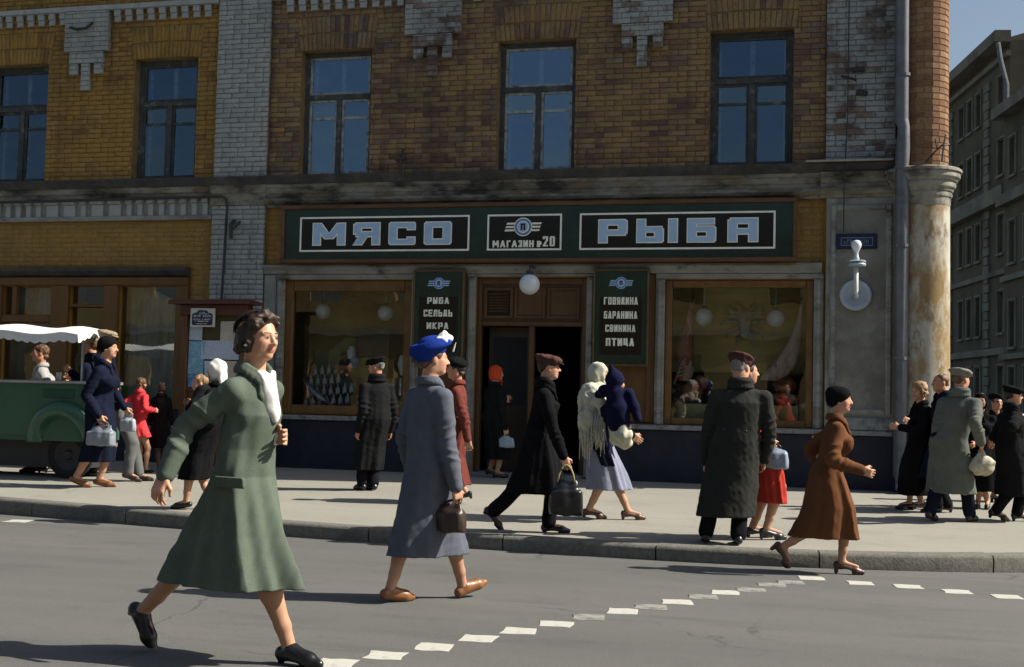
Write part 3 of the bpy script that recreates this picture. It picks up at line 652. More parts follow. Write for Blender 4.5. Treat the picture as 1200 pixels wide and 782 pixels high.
for (S, key, dep) in ((S1, 'niche_o', .8), (S2, 'niche_y', .62)):
    x0, x1, z0, z1 = S; y0, y1 = D+.42, D+.42+dep
    g = Rel(); g.add([(x0-.1, y1, z0-.1), (x1+.1, y1, z0-.1), (x1+.1, y1, z1+.1), (x0-.1, y1, z1+.1)], [(0, 1, 2, 3)]); g.add([(x0-.1, y0, z0-.1), (x0-.1, y1, z0-.1), (x0-.1, y1, z1+.1), (x0-.1, y0, z1+.1)], [(0, 1, 2, 3)]); g.add([(x1+.1, y0, z0-.1), (x1+.1, y0, z1+.1), (x1+.1, y1, z1+.1), (x1+.1, y1, z0-.1)], [(0, 1, 2, 3)]); g.add([(x0-.1, y0, z1+.1), (x0-.1, y1, z1+.1), (x1+.1, y1, z1+.1), (x1+.1, y0, z1+.1)], [(0, 1, 2, 3)])
    g.build('display_niche', M[key], sw1 if S is S1 else sw2)
    g = Rel(); g.box(x0-.1, x1+.1, D+.12, y1, z0-.05, z0+.05); g.build('display_floor', M['niche_f'], sw1 if S is S1 else sw2)
# -- entrance
M['door_dark'] = mat('dark_varnished_door', (.028, .017, .010), .5, .25, 7, stretch=(1, 1, .3), spec=.4)
en = tag(empty('entrance', (0, 0, 0))); par(en, bld); en.location = (0, 0, 0)
g = Rel(); x0, x1 = -4.958, -3.302; y = D+.06
g.bbox(x0, x0+.07, y, y+.12, .166, 3.02, .012); g.bbox(x1-.07, x1, y, y+.12, .166, 3.02, .012); g.bbox(x0+.07, x1-.07, y, y+.12, 2.31, 2.38, .012); g.bbox(x0+.07, x1-.07, y, y+.12, 2.92, 3.02, .012); g.bbox(-4.165, -4.085, y-.01, y+.1, .166, 2.309, .012); g.build('door_frame', M['wood'], en)
g = Rel(); g.box(x0+.07, x1-.07, y+.05, y+.09, 2.381, 2.919); o = g.build('transom', M['wood'], en)
for a, c in ((-4.86, -4.42), (-4.40, -3.93), (-3.91, -3.42)):
    g = Rel(); s = .045
    g.bbox(a, a+s, y+.02, y+.049, 2.42, 2.88, .008); g.bbox(c-s, c, y+.02, y+.049, 2.42, 2.88, .008); g.bbox(a+s, c-s, y+.02, y+.049, 2.42, 2.42+s, .008); g.bbox(a+s, c-s, y+.02, y+.049, 2.88-s, 2.88, .008); g.build('transom_panel', M['wood'], en)
for i in range(7):
    g = Rel(); z = 2.52+i*.043; g.prism_x([(y+.018, z), (y+.045, z+.028), (y+.048, z+.022), (y+.021, z-.006)], -4.79, -4.49); g.build('vent_slat', M['wood'], en)
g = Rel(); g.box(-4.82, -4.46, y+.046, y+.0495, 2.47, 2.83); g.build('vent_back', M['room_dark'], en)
g = Rel(); g.box(-4.165-.66, -4.165-.005, D+.30, D+.34, .17, 2.3); o = g.build('door', M['door_dark'], en)
for (a, c, p, q) in ((-4.75, -4.25, 1.15, 2.15),):
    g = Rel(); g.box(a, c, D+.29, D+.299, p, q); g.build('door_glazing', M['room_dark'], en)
g = Rel(); g.box(-3.42, -3.38, D+.2, D+.9, .17, 2.3); g.build('door', M['door_dark'], en)
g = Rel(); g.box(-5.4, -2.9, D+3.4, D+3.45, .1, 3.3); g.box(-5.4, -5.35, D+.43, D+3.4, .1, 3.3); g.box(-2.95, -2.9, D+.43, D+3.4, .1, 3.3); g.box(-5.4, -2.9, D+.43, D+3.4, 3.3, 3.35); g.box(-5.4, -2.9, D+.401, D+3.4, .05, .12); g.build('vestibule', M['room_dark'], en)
# -- left shop front
b = Rel(); b.prism_x([(D+.003, 3.19), (D-.16, 3.17), (D-.16, 3.12), (D-.10, 3.06), (D+.003, 3.03)], -18, -9.62); b.build('shop_cornice', M['ledge'])
M['wood_l'] = mat('amber_brown_shopfront', (0.128, 0.062, 0.015), .6, .2, 6, second=(0.083, 0.041, 0.012), thr=(.5, .75), sscale=3.5, stretch=(0.750, 0.750, 0.225), spec=.4)
b = Rel(); b.bbox(-18, -9.62, D-.06, D+.005, 2.895, 3.028, .01)
for a, c in ((-18, -17.4), (-14.9, -14.6), (-13.2, -12.965), (-12.045, -11.735), (-11.095, -10.845), (-9.825, -9.62)): b.bbox(a, c, D-.07, D+.006, .952, 2.894, .012)
b.bbox(-12.96, -12.05, D-.05, D+.004, 2.3, 2.42, .01); b.bbox(-11.73, -11.1, D-.03, D+.05, 2.55, 2.60, .006); b.bbox(-11.73, -11.1, D-.03, D+.05, .953, 1.02, .006); b.bbox(-10.84, -9.83, D-.03, D+.05, .953, 1.02, .006); b.bbox(-12.78, -12.7, D-.04, D+.05, 2.421, 2.88, .006)
b.build('shopfront_frame', M['wood_l'])
M['room_left'] = mat('left_shop_interior', (.07, .068, .055), .9, .3, 1.2, second=(.13, .12, .085), thr=(.5, .7), sscale=1.1, bump=0)
lw = tag(empty('left_shop_window', (0, 0, 0))); par(lw, bld); lw.location = (0, 0, 0)
M['glass_left'] = glass_mat('left_shop_glass', (.85, .9, .9), .12, .003)
for (a, c, p, q) in LS:
    g = MB(); g.add([(a, D+.08, p), (c, D+.08, p), (c, D+.08, q), (a, D+.08, q)], [(0, 1, 2, 3)]); o = g.build('pane', M['glass_left']); par(o, lw)
g = Rel(); g.box(-17.8, -9.5, D+1.5, D+1.55, .8, 3.2); g.box(-17.8, -9.5, D+.43, D+1.5, 3.15, 3.2); g.box(-17.8, -9.5, D+.43, D+1.5, .7, .8); g.box(-9.5, -9.45, D+.43, D+1.55, .8, 3.2); g.build('interior', M['room_left'], lw)
g = Rel(); n = 60; vs = []
for i in range(n+1): vs += [(-10.9+1.1*i/n, D+.32+.02*math.sin(i*.9)+.01*math.sin(i*2.1), 1.0), (-10.9+1.1*i/n, D+.32+.02*math.sin(i*.9), 2.9-.5*max(0, i/n-.35))]
g.add(vs, [(2*i, 2*i+2, 2*i+3, 2*i+1) for i in range(n)]); g.build('curtain', M['curtain2'], lw, smooth=True)
g = Rel(); vs = []
for i in range(n+1): vs += [(-12.96+.95*i/n, D+.32+.015*math.sin(i*1.1), 2.4), (-12.96+.95*i/n, D+.32+.015*math.sin(i*1.1), 2.9)]
g.add(vs, [(2*i, 2*i+2, 2*i+3, 2*i+1) for i in range(n)]); g.build('curtain', M['curtain2'], lw, smooth=True)
# -- small iron things on the wall
b = Rel(); xs_ = [(-14.5, D-.13, 4.23), (-9.33, D-.13, 4.27), (-9.05, D-.14, 4.27), (-8.97, D-.15, 4.22), (-8.95, D-.15, 4.1), (-8.97, D-.15, 3.3), (-9.0, D-.15, 2.4)]
b.tube(xs_, .022, 8); b.build('conduit', M['iron'])
b = Rel(); b.tube([(-8.86, D-.07, 3.9), (-8.84, D-.22, 3.82), (-8.83, D-.22, 3.6)], .03, 8); b.tube([(-8.76, D-.08, 3.88), (-8.82, D-.2, 3.75)], .02, 8); b.build('insulator_bracket', M['iron'])
b = Rel(); b.tube([(-6.15, D-.02, 4.95), (-6.15, D-.12, 4.8), (-6.15, D-.12, 4.58)], .025, 8); b.tube([(-6.24, D-.1, 4.78), (-6.06, D-.1, 4.78)], .015, 8); b.build('flag_bracket', M['iron'])
b = Rel(); b.tube([(.31, D-.12, 7.6), (.3, D-.13, 5.2), (.27, D-.17, 4.5), (.26, D-.2, 4.1), (.26, D-.17, 3.62)], .009, 6); b.build('cable', M['iron'])
b = Rel(); b.tube([(.22, D-.11, 5.78), (.4, D-.28, 5.68)], .02, 8); b.tube([(.42, D-.1, 5.55), (.55, D-.14, 5.52)], .04, 8); b.tube([(.36, D-.1, 5.86), (.52, D-.12, 5.86)], .035, 8); b.build('wall_bracket', M['iron'])
b = Rel(); b.tube([(-11.86, D-.11, 7.08), (-11.7, D-.16, 7.02), (-11.55, D-.13, 7.05), (-11.42, D-.16, 7.12)], .022, 8); b.build('wall_bracket', M['iron'])
b = Rel()
for p in ([(1.3, D-.42, 4.5), (1.4, D-.45, 4.62), (1.5, D-.43, 4.72), (1.6, D-.36, 4.74)], [(1.5, D-.43, 4.5), (1.52, D-.44, 4.7), (1.55, D-.42, 4.86)], [(1.36, D-.44, 4.56), (1.44, D-.45, 4.66), (1.42, D-.45, 4.8)]): b.tube(p, .012, 6)
b.build('iron_prongs', M['iron'])
# ---------------------------------------------------------------- houses down the side street and across the road
M['far_wall'] = mat('far_grey_stucco', (.12, .106, .072), .95, .2, .35, second=(.07, .063, .045), thr=(.45, .7), sscale=.22, bump=.3, bscale=3, bdist=.03)
M['far_trim'] = mat('far_pale_trim', (.2, .185, .145), .95, .2, .5, second=(.11, .1, .078), thr=(.5, .7), sscale=.4, bump=.2, bscale=4, bdist=.02)
M['far_roof'] = mat('far_roof_iron', (.14, .12, .09), .7, .2, .5)
M['far_glass'] = glass_mat('far_window_glass', (.4, .45, .5), .3, .0)
M['far_dark'] = mat('far_room', (.015, .016, .018), .95, .2, 1, bump=0)
U = Vector((-.17276, .98496, 0)); NRM = Vector((-.98496, -.17276, 0)); CF = Vector((10.2, 74.3, 0))
def street_house(name, s0, s1, off, top, rows, bays, label, quoin=(), pipes=(), bandz=()):
    o_ = tag(empty(name, CF+U*s0), label, 'building')
    F = lambda s, n, z: (CF.x+U.x*s+NRM.x*(n+off), CF.y+U.y*s+NRM.y*(n+off), z)
    def fbox(b_, sa, sb, na, nb, za, zb):
        b_.add([F(sa, na, za), F(sb, na, za), F(sb, nb, za), F(sa, nb, za), F(sa, na, zb), F(sb, na, zb), F(sb, nb, zb), F(sa, nb, zb)], [(0, 3, 2, 1), (4, 5, 6, 7), (0, 1, 5, 4), (1, 2, 6, 5), (2, 3, 7, 6), (3, 0, 4, 7)])
    def fin(b_, nm, m, parent=o_): x = b_.build(nm, m); x.parent = parent; x.matrix_parent_inverse = Matrix.Translation(-Vector(parent.location)); return x
    # wall with openings: cells
    ss = sorted({s0, s1, *[v for q in bays for v in q]}); zs = sorted({-.3, top, *[v for q in rows for v in q]}); b_ = MB()
    for i in range(len(ss)-1):
        for j in range(len(zs)-1):
            cs, cz = (ss[i]+ss[i+1])/2, (zs[j]+zs[j+1])/2
            if any(a < cs < c for a, c in bays) and any(a < cz < c for a, c in rows): continue
            fbox(b_, ss[i], ss[i+1], -.5, 0, zs[j], zs[j+1])
    wl = fin(b_, 'wall', M['far_wall'])
    b_ = MB(); fbox(b_, s0+.001, s0+.3, -14, -.501, -.3, top-.01); fbox(b_, s1-.3, s1-.001, -14, -.501, -.3, top-.01); fbox(b_, s0+.3, s1-.3, -14, -13.7, -.3, top-.01); fin(b_, 'rear_wall', M['far_wall'])
    b_ = MB(); fbox(b_, s0, s1, -14, 0, top+.001, top+.1); b_.add([F(s0, .3, top+.1), F(s1, .3, top+.1), F(s1, -6, top+2), F(s0, -6, top+2), F(s0, -13, top+.1), F(s1, -13, top+.1)], [(0, 1, 2, 3), (3, 2, 5, 4), (0, 3, 4), (1, 5, 2)]); fin(b_, 'roof', M['far_roof'])
    for (za, zb, pr) in bandz:
        b_ = MB(); fbox(b_, s0-.15, s1+.1, .002, pr, za, zb); fin(b_, 'cornice' if pr > .4 else 'string_course', M['far_trim'])
    for (a, c) in bays:
        for (za, zb) in rows:
            q = tag(empty('window', CF)); q.parent = o_; q.matrix_parent_inverse = Matrix.Translation(-Vector(o_.location))
            b_ = MB(); t = .09; fbox(b_, a, a+t, -.3, -.2, za, zb); fbox(b_, c-t, c, -.3, -.2, za, zb); fbox(b_, a+t, c-t, -.3, -.2, zb-t, zb); fbox(b_, a+t, c-t, -.3, -.2, za, za+t); m_ = (a+c)/2; fbox(b_, m_-.05, m_+.05, -.3, -.2, za+t, zb-t); fbox(b_, a+t, c-t, -.31, -.21, zb-.75, zb-.65); fin(b_, 'frame', M['far_trim'], q)
            b_ = MB(); b_.add([F(a, -.26, za), F(c, -.26, za), F(c, -.26, zb), F(a, -.26, zb)], [(0, 1, 2, 3)]); fin(b_, 'pane', M['far_glass'], q)
            b_ = MB(); b_.add([F(a-.2, -.9, za-.2), F(c+.2, -.9, za-.2), F(c+.2, -.9, zb+.2), F(a-.2, -.9, zb+.2)], [(0, 1, 2, 3)]); fin(b_, 'room', M['far_dark'], q)
            b_ = MB(); fbox(b_, a-.15, c+.15, .002, .16, za-.18, za-.03); fin(b_, 'sill', M['far_trim'], q)
            b_ = MB(); fbox(b_, a-.16, a-.02, .002, .08, za-.02, zb+.1); fbox(b_, c+.02, c+.16, .002, .08, za-.02, zb+.1); fbox(b_, a-.17, c+.17, .002, .09, zb+.08, zb+.2); fin(b_, 'architrave', M['far_trim'], q)
    for s in quoin:
        z = 2.0; k = 0
        while z < top-1.6:
            b_ = MB(); wd = .55 if k % 2 else .38; fbox(b_, s-wd, s+wd, .002, .14, z+.03, z+.52); fin(b_, 'quoin', M['far_trim']); z += .55; k += 1
    for s in pipes:
        b_ = MB(); b_.tube([F(s, .75, top-.2), F(s, .6, top-1.2), F(s, .25, top-2.6), F(s, .22, .3)], .13, 8); fin(b_, 'drain_pipe', M['zinc'])
    return o_
rowsA = [(18.5, 20.45), (14.75, 16.75), (10.2, 12.35), (5.6, 7.9), (1.2, 3.6)]
street_house('stucco_tenement', 0, 34, 0, 22.2, rowsA, [(.9, 2.0), (5.3, 6.3), (7.1, 8.1), (8.9, 9.9), (12.9, 13.9), (15.2, 16.2), (17.5, 18.6), (20, 21), (22.5, 23.5), (26.5, 27.5)], 'tall grey stucco tenement with quoins and cornice down the side street', quoin=(4.0, 11.8), pipes=(-.2,), bandz=((22.1, 22.75, .9), (21.3, 21.6, .25), (13.0, 13.9, .55), (8.9, 9.2, .2), (4.3, 4.7, .25)))
street_house('stucco_house', -30, -1.2, .7, 17.6, [(14.0, 16.0), (9.2, 11.4), (4.6, 7.0), (1.0, 3.4)], [(-3.2, -2.2), (-5.6, -4.6), (-8, -7), (-10.4, -9.4), (-13.4, -12.2), (-17, -15.8), (-21, -19.8), (-25, -23.8)], 'lower grey stucco house at the right picture edge, nearer than the tenement', bandz=((17.3, 17.9, .7), (12.4, 13.0, .45), (8.2, 8.5, .2), (3.9, 4.2, .25)))
# the row across the road: the shop windows mirror it
M['opp_wall'] = mat('opposite_ochre_wall', (.27, .2, .085), .95, .2, .8, second=(.15, .11, .05), thr=(.5, .75), sscale=.5, bump=.3, bscale=6, bdist=.02, stretch=(.5, 1, 2))
OPY = -11.0
op = tag(empty('opposite_house', (-8, OPY, .1)), 'ochre house across the road, seen only mirrored in the shop windows', 'building')
hol = []
for k in range(17):
    x = -38+k*3.6
    for za, zb in ((1.0, 3.0), (4.9, 7.0)): hol.append((x, x+1.25, za, zb))
o = wall_sheet('wall', -40, 24, -.2, 8.7, hol, OPY-.4, OPY, M['opp_wall'], None); par(o, op)
g = MB(); g.prism_x([(OPY+.003, 8.8), (OPY+.5, 8.8), (OPY+.5, 8.6), (OPY+.2, 8.3), (OPY+.003, 8.3)], -40, 24); o = g.build('cornice', M['far_trim']); par(o, op)
g = MB(); g.prism_x([(OPY+.003, 3.9), (OPY+.2, 3.9), (OPY+.2, 3.6), (OPY+.003, 3.6)], -40, 24); o = g.build('string_course', M['far_trim']); par(o, op)
g = MB(); g.box(-40, 24, OPY-1.2, OPY-1.1, -.2, 8.6); o = g.build('interior', M['far_dark']); par(o, op)
for (a, c, za, zb) in hol:
    g = MB(); g.box(a, c, OPY-.22, OPY-.2, za, zb); o = g.build('pane', M['far_glass']); par(o, op)

# ================================================================ SIGNS
M['sign_green'] = mat('dark_green_sign_glass', (.008, .026, .02), .22, .3, 1.2, second=(.012, .04, .028), thr=(.5, .7), sscale=2.5, bump=0, spec=.5, coat=.2)
M['sign_black'] = mat('black_sign_glass', (.006, .0065, .006), .2, .2, 2, bump=0, spec=.5)
M['sign_white'] = mat('cream_sign_paint', (.8, .81, .72), .5, .1, 6, second=(.62, .64, .57), thr=(.55, .75), sscale=5, bump=0)
M['sign_blue'] = mat('pale_blue_letter', (.34, .50, .70), .45, .1, 5, bump=0)
M['sign_blue_d'] = mat('blue_emblem', (.10, .22, .42), .45, .1, 5, bump=0)
M['sign_red'] = mat('emblem_red', (.25, .05, .06), .45, .1, 5, bump=0)
M['gilt'] = mat('old_brass_strip', (.12, .085, .035), .5, .25, 8, metal=.3)
FONT = {
 'М': ['V0', 'V1', ('D', 0, 1, .5, .3), ('D', 1, 1, .5, .3)], 'Я': ['V1', ('H', 1, .08, 1), ('H', .48, .1, 1), ('V', 0, .5, .94), ('D', 0, 0, .42, .5)],
 'С': [('V', 0, .06, .94), ('H', 0, .05, .97), ('H', 1, .05, .97), ('V', 1, .68, .94), ('V', 1, .06, .32)], 'О': [('V', 0, .06, .94), ('V', 1, .06, .94), ('H', 0, .05, .95), ('H', 1, .05, .95)],
 'Р': ['V0', ('H', 1, 0, .94), ('H', .42, 0, .94), ('V', 1, .42, .94)], 'Ы': ['V0', ('H', 0, 0, .62), ('H', .58, 0, .62), ('V', .56, .05, .56), 'V1'],
 'Б': ['V0', ('H', 1, 0, .95), ('H', .58, 0, .95), ('H', 0, 0, .95), ('V', 1, .06, .6)], 'А': [('V', 0, 0, .92), 'V1', ('H', 1, .08, 1), ('H', .42, 0, 1)],
 'а': [('D', 0, 0, .5, 1), ('D', 1, 0, .5, 1), ('H', .28, .22, .78)], 'Г': ['V0', ('H', 1, 0, 1)], 'З': [('H', 1, 0, .94), ('H', .5, .3, .94), ('H', 0, 0, .94), ('V', 1, .52, .95), ('V', 1, .05, .48), ('V', 0, .72, .95), ('V', 0, .05, .28)],
 'И': ['V0', 'V1', ('D', 0, 0, 1, 1)], 'Н': ['V0', 'V1', ('H', .5, 0, 1)], '№': [('V', 0, 0, 1), ('V', .55, 0, 1), ('D', 0, 1, .55, 0), ('H', .85, .66, 1), ('H', .5, .66, 1), ('V', 1, .5, .85)],
 '2': [('H', 1, .05, .95), ('V', 1, .55, .95), ('V', 0, .72, .95), ('D', .05, .08, .95, .6), ('H', 0, 0, 1)], '0': [('V', 0, .08, .92), ('V', 1, .08, .92), ('H', 0, .1, .9), ('H', 1, .1, .9)],
 'Е': ['V0', ('H', 0, 0, 1), ('H', .5, 0, .9), ('H', 1, 0, 1)], 'Л': ['V1', ('H', 1, .25, 1), ('D', 0, 0, .25, 1)], 'Ь': ['V0', ('H', 0, 0, .95), ('H', .55, 0, .95), ('V', 1, .05, .58)],
 'Д': [('V', .85, .18, 1), ('H', 1, .2, .9), ('D', .1, .18, .25, 1), ('H', .14, 0, 1), ('V', 0, 0, .2), ('V', 1, 0, .2)], 'К': ['V0', ('D', .12, .5, 1, 1), ('D', .12, .5, 1, 0)],
 'В': ['V0', ('H', 0, 0, .94), ('H', .5, 0, .94), ('H', 1, 0, .94), ('V', 1, .05, .48), ('V', 1, .54, .95)], 'Т': [('V', .5, 0, 1), ('H', 1, 0, 1)], 'Ц': [('V', 0, .18, 1), ('V', .78, .18, 1), ('H', .16, 0, 1), ('V', 1, 0, .2)], 'П': ['V0', 'V1', ('H', 1, 0, 1)],
}
def glyph(ch, x, z, w_, h, tv, th, y, dep, grow=0.0):
    """a letter of straight strokes standing proud of a sign, left-bottom corner at x,z"""
    b_ = MB(); k = 0
    for s in FONT[ch]:
        if s == 'V0': s = ('V', 0, 0, 1)
        if s == 'V1': s = ('V', 1, 0, 1)
        g_ = grow; yy = y-k*.0004; k += 1
        if s[0] == 'V': cx = x+tv/2+s[1]*(w_-tv); poly = [(cx-tv/2-g_, z+s[2]*h-g_), (cx+tv/2+g_, z+s[2]*h-g_), (cx+tv/2+g_, z+s[3]*h+g_), (cx-tv/2-g_, z+s[3]*h+g_)]
        elif s[0] == 'H': cz = z+th/2+s[1]*(h-th); poly = [(x+s[2]*w_-g_, cz-th/2-g_), (x+s[3]*w_+g_, cz-th/2-g_), (x+s[3]*w_+g_, cz+th/2+g_), (x+s[2]*w_-g_, cz+th/2+g_)]
        else:
            xa, xb = x+tv/2+s[1]*(w_-tv), x+tv/2+s[3]*(w_-tv); za, zb = z+s[2]*h, z+s[4]*h
            if za > zb: xa, xb, za, zb = xb, xa, zb, za
            q = tv*.55+g_; poly = [(xa-q, za-g_), (xa+q, za-g_), (xb+q, zb+g_), (xb-q, zb+g_)]
        b_.prism_y(poly, yy-dep, y+.0005)
    return b_
def disc(b_, cx, cz, r, y0, y1, n=28, r_in=None):
    P_ = [(cx+r*math.cos(2*math.pi*i/n), cz+r*math.sin(2*math.pi*i/n)) for i in range(n)]
    b_.prism_y(P_, y0, y1)
def emblem(root, cx, cz, r, y, blue, white):
    def add(b_, nm, m): o = b_.build(nm, m); par(o, root); return o
    b_ = MB(); disc(b_, cx, cz, r, y-.004, y); e = add(b_, 'emblem', white)
    b_ = MB(); disc(b_, cx, cz, r*.90, y-.006, y-.003); o = b_.build('ring', M['sign_blue_d']); par(o, e)
    b_ = MB(); disc(b_, cx, cz, r*.66, y-.008, y-.005); o = b_.build('ring', white); par(o, e)
    b_ = MB(); disc(b_, cx, cz, r*.57, y-.010, y-.007); o = b_.build('disc', blue); par(o, e)
    b_ = glyph('П', cx-r*.26, cz-r*.36, r*.52, r*.72, r*.15, r*.15, y-.0095, .003); o = b_.build('monogram', M['sign_black']); par(o, e)
    b_ = MB(); b_.box(cx-r*.06, cx+r*.06, y-.0125, y-.0095, cz-r*.36, cz+r*.2); o = b_.build('monogram', M['sign_red']); par(o, e)
    for sgn in (-1, 1):
        for k, (zz, ln) in enumerate(((.36, .95 if sgn > 0 else .75), (0, .85 if sgn > 0 else .85), (-.36, .75 if sgn > 0 else .95))):
            b_ = MB(); xa, xb = cx+sgn*r*.95, cx+sgn*r*(1.05+ln); h = r*.10; sl = r*.06
            xs_ = sorted((xa, xb)); b_.prism_y([(xs_[0]-sl, cz+zz*r-h), (xs_[1]-sl, cz+zz*r-h), (xs_[1]+sl, cz+zz*r+h), (xs_[0]+sl, cz+zz*r+h)], y-.004, y-.0005); add(b_, 'wing_bar', white)
SY = D-.24
sg = tag(empty('shop_sign', (-4.17, SY+.08, 3.22)), 'long dark green shop sign reading МЯСО МАГАЗИН №20 РЫБА above the entrance', 'sign')
def sp(b_, nm, m, parent=None): o = b_.build(nm, m); par(o, parent or sg); return o
g = MB(); g.box(-7.93, -.41, SY, SY+.14, 3.27, 4.03); sp(g, 'board', M['sign_green'])
g = MB(); g.bbox(-7.98, -.36, SY-.04, SY+.12, 4.03, 4.085, .01); g.bbox(-7.98, -.36, SY-.04, SY+.12, 3.215, 3.27, .01); g.bbox(-7.98, -7.93, SY-.039, SY+.12, 3.27, 4.03, .01); g.bbox(-.41, -.36, SY-.039, SY+.12, 3.27, 4.03, .01); sp(g, 'frame', mat('sign_frame_wood', (.11, .055, .028), .6, .25, 7, stretch=(.3, 1, 1)))
for (x0, x1) in ((-7.68, -5.015), (-4.745, -3.64), (-3.38, -.645)):
    z0, z1 = 3.385, 3.91
    g = MB(); g.box(x0, x1, SY-.006, SY-.001, z0, z1); o = sp(g, 'panel', M['sign_black'])
    g = MB(); t = .026; g.box(x0, x1, SY-.010, SY-.007, z0, z0+t); g.box(x0, x1, SY-.010, SY-.007, z1-t, z1); g.box(x0, x0+t, SY-.0101, SY-.007, z0+t, z1-t); g.box(x1-t, x1, SY-.0101, SY-.007, z0+t, z1-t); sp(g, 'border', M['sign_white'], o)
for ch, x0, x1 in (('М', -7.462, -6.95), ('Я', -6.81, -6.40), ('С', -6.25, -5.85), ('О', -5.70, -5.295), ('Р', -3.10, -2.70), ('Ы', -2.555, -1.99), ('Б', -1.845, -1.46), ('А', -1.285, -.885)):
    o = sp(glyph(ch, x0, 3.487, x1-x0, .322, .118, .07, SY-.007, .006, .012), 'letter', M['sign_white'])
    sp(glyph(ch, x0, 3.487, x1-x0, .322, .118, .07, SY-.0135, .003, -.003), 'letter_face', M['sign_blue'], o)
emblem(sg, -4.21, 3.725, .135, SY-.008, M['sign_blue'], M['sign_white'])
x = -4.66
for ch, wd, hh in (('М', .11, .10), ('а', .10, .10), ('Г', .075, .10), ('а', .10, .10), ('З', .075, .10), ('И', .085, .10), ('Н', .085, .10), (' ', .03, 0), ('№', .085, .09), ('2', .095, .145), ('0', .095, .145)):
    if ch != ' ': sp(glyph(ch, x, 3.43+(.01 if hh > .12 else 0), wd-.018, hh, .024 if hh < .12 else .03, .02, SY-.007, .005), 'letter', M['sign_white'])
    x += wd+(.006 if hh > .12 else 0)
def side_sign(x0, x1, z0, z1, words, label):
    y = D-.17; r_ = tag(empty('shop_sign', ((x0+x1)/2, y+.05, z0)), label, 'sign', 'price-list style side signs')
    g_ = MB(); g_.box(x0+.02, x1-.02, y, y+.1, z0+.02, z1-.02); sp(g_, 'board', M['sign_green'], r_)
    g_ = MB(); t = .028; g_.bbox(x0, x1, y-.02, y+.09, z0, z0+t, .006); g_.bbox(x0, x1, y-.02, y+.09, z1-t, z1, .006); g_.bbox(x0, x0+t, y-.019, y+.09, z0+t, z1-t, .006); g_.bbox(x1-t, x1, y-.019, y+.09, z0+t, z1-t, .006); sp(g_, 'frame', M['gilt'], r_)
    g_ = MB(); g_.box(x0+.1, x1-.1, y-.005, y-.001, z0+.16, z1-.40); sp(g_, 'panel', M['sign_black'], r_)
    emblem(r_, (x0+x1)/2, z1-.2, .085, y-.001, M['sign_blue'], M['sign_blue'])
    for txt, zc, hh, cw, tv, th in words:
        x = (x0+x1)/2-len(txt)*cw/2
        for ch in txt:
            sp(glyph(ch, x+.006, zc-hh/2, cw*.8, hh, tv, th, y-.006, .004), 'letter', M['sign_white'], r_); x += cw
side_sign(-5.88, -5.09, 1.74, 3.115, [('РЫБа', 2.66, .095, .088, .024, .02), ('СЕЛЬДЬ', 2.475, .10, .076, .022, .02), ('ИКРа', 2.29, .095, .088, .024, .02)], 'narrow dark green sign listing РЫБА СЕЛЬДЬ ИКРА left of the entrance')
side_sign(-3.18, -2.38, 1.74, 3.12, [('ГОВЯДИНа', 2.665, .105, .062, .019, .018), ('БаРаНИНа', 2.465, .105, .061, .019, .018), ('СВИНИНа', 2.275, .10, .063, .019, .018), ('ПТИЦа', 2.08, .11, .084, .026, .022)], 'narrow dark green sign listing ГОВЯДИНА БАРАНИНА СВИНИНА ПТИЦА right of the entrance')

# street name plate behind the lamp: its lettering is worn and mostly hidden
M['plate_blue'] = mat('navy_enamel', (.012, .02, .05), .4, .2, 5, bump=.1)
M['plate_line'] = mat('dull_enamel_line', (.13, .17, .25), .5, .2, 9, bump=0)
pl = tag(empty('street_sign', (.435, D-.16, 3.39)), 'dark blue street name plate behind the bare bulb lamp', 'sign')
g = MB(); g.bbox(.17, .70, D-.17, D-.12, 3.385, 3.59, .012); sp(g, 'plate', M['plate_blue'], pl)
g = MB(); t = .012; g.box(.225, .645, D-.173, D-.171, 3.425, 3.425+t); g.box(.225, .645, D-.173, D-.171, 3.54-t, 3.54); g.box(.225, .225+t, D-.1731, D-.171, 3.425+t, 3.54-t); g.box(.645-t, .645, D-.1731, D-.171, 3.425+t, 3.54-t); sp(g, 'border', M['plate_line'], pl)
for i, (x, ch) in enumerate(((.265, 'К'), (.31, 'Г'), (.345, 'И'), (.46, 'И'), (.51, 'П'), (.555, 'Н'))):
    sp(glyph(ch, x, 3.45, .034, .06 if i else .04, .010, .010, D-.172, .002), 'letter', M['plate_line'], pl)

# ================================================================ LAMPS
M['opal'] = mat('opal_glass', (.62, .68, .72), .18, .04, 3, bump=0, spec=.6)
M['enamel'] = mat('grey_enamel', (.34, .40, .47), .35, .12, 6, bump=.1, spec=.5)
M['white_metal'] = mat('white_painted_metal', (.46, .48, .49), .35, .1, 8, second=(.35, .36, .36), thr=(.58, .72), sscale=18, spec=.5)
gl = tag(empty('globe_lamp', (-4.065, D-.38, 2.73)), 'white glass globe lamp hanging over the shop entrance', 'lamp')
g = MB(); g.ball((-4.065, D-.38, 2.88), .148, 28, 18); o = g.build('globe', M['opal'], smooth=True); par(o, gl)
g = MB(); g.lathe([(.0, 3.075), (.05, 3.07), (.055, 3.02), (.06, 3.01)], -4.065, D-.38, 16); o = g.build('gallery', M['iron'], smooth=True); par(o, gl)
g = MB(); g.tube([(-4.065, D-.38, 3.06), (-4.065, D-.38, 3.14), (-4.065, D-.06, 3.15)], .014, 8); o = g.build('bracket', M['iron']); par(o, gl)
wl = tag(empty('wall_lamp', (.425, D-.12, 2.75)), 'wall lamp with bare bulb on a round grey reflector plate beside the drain pipe', 'lamp')
LX = .425; yb = D-.145
g = MB(); n = 36
rings = [(0, 0), (.06, 0), (.075, -.012), (.135, -.012), (.15, -.035), (.195, -.045), (.21, -.03), (.212, 0)]
v = []; f = []
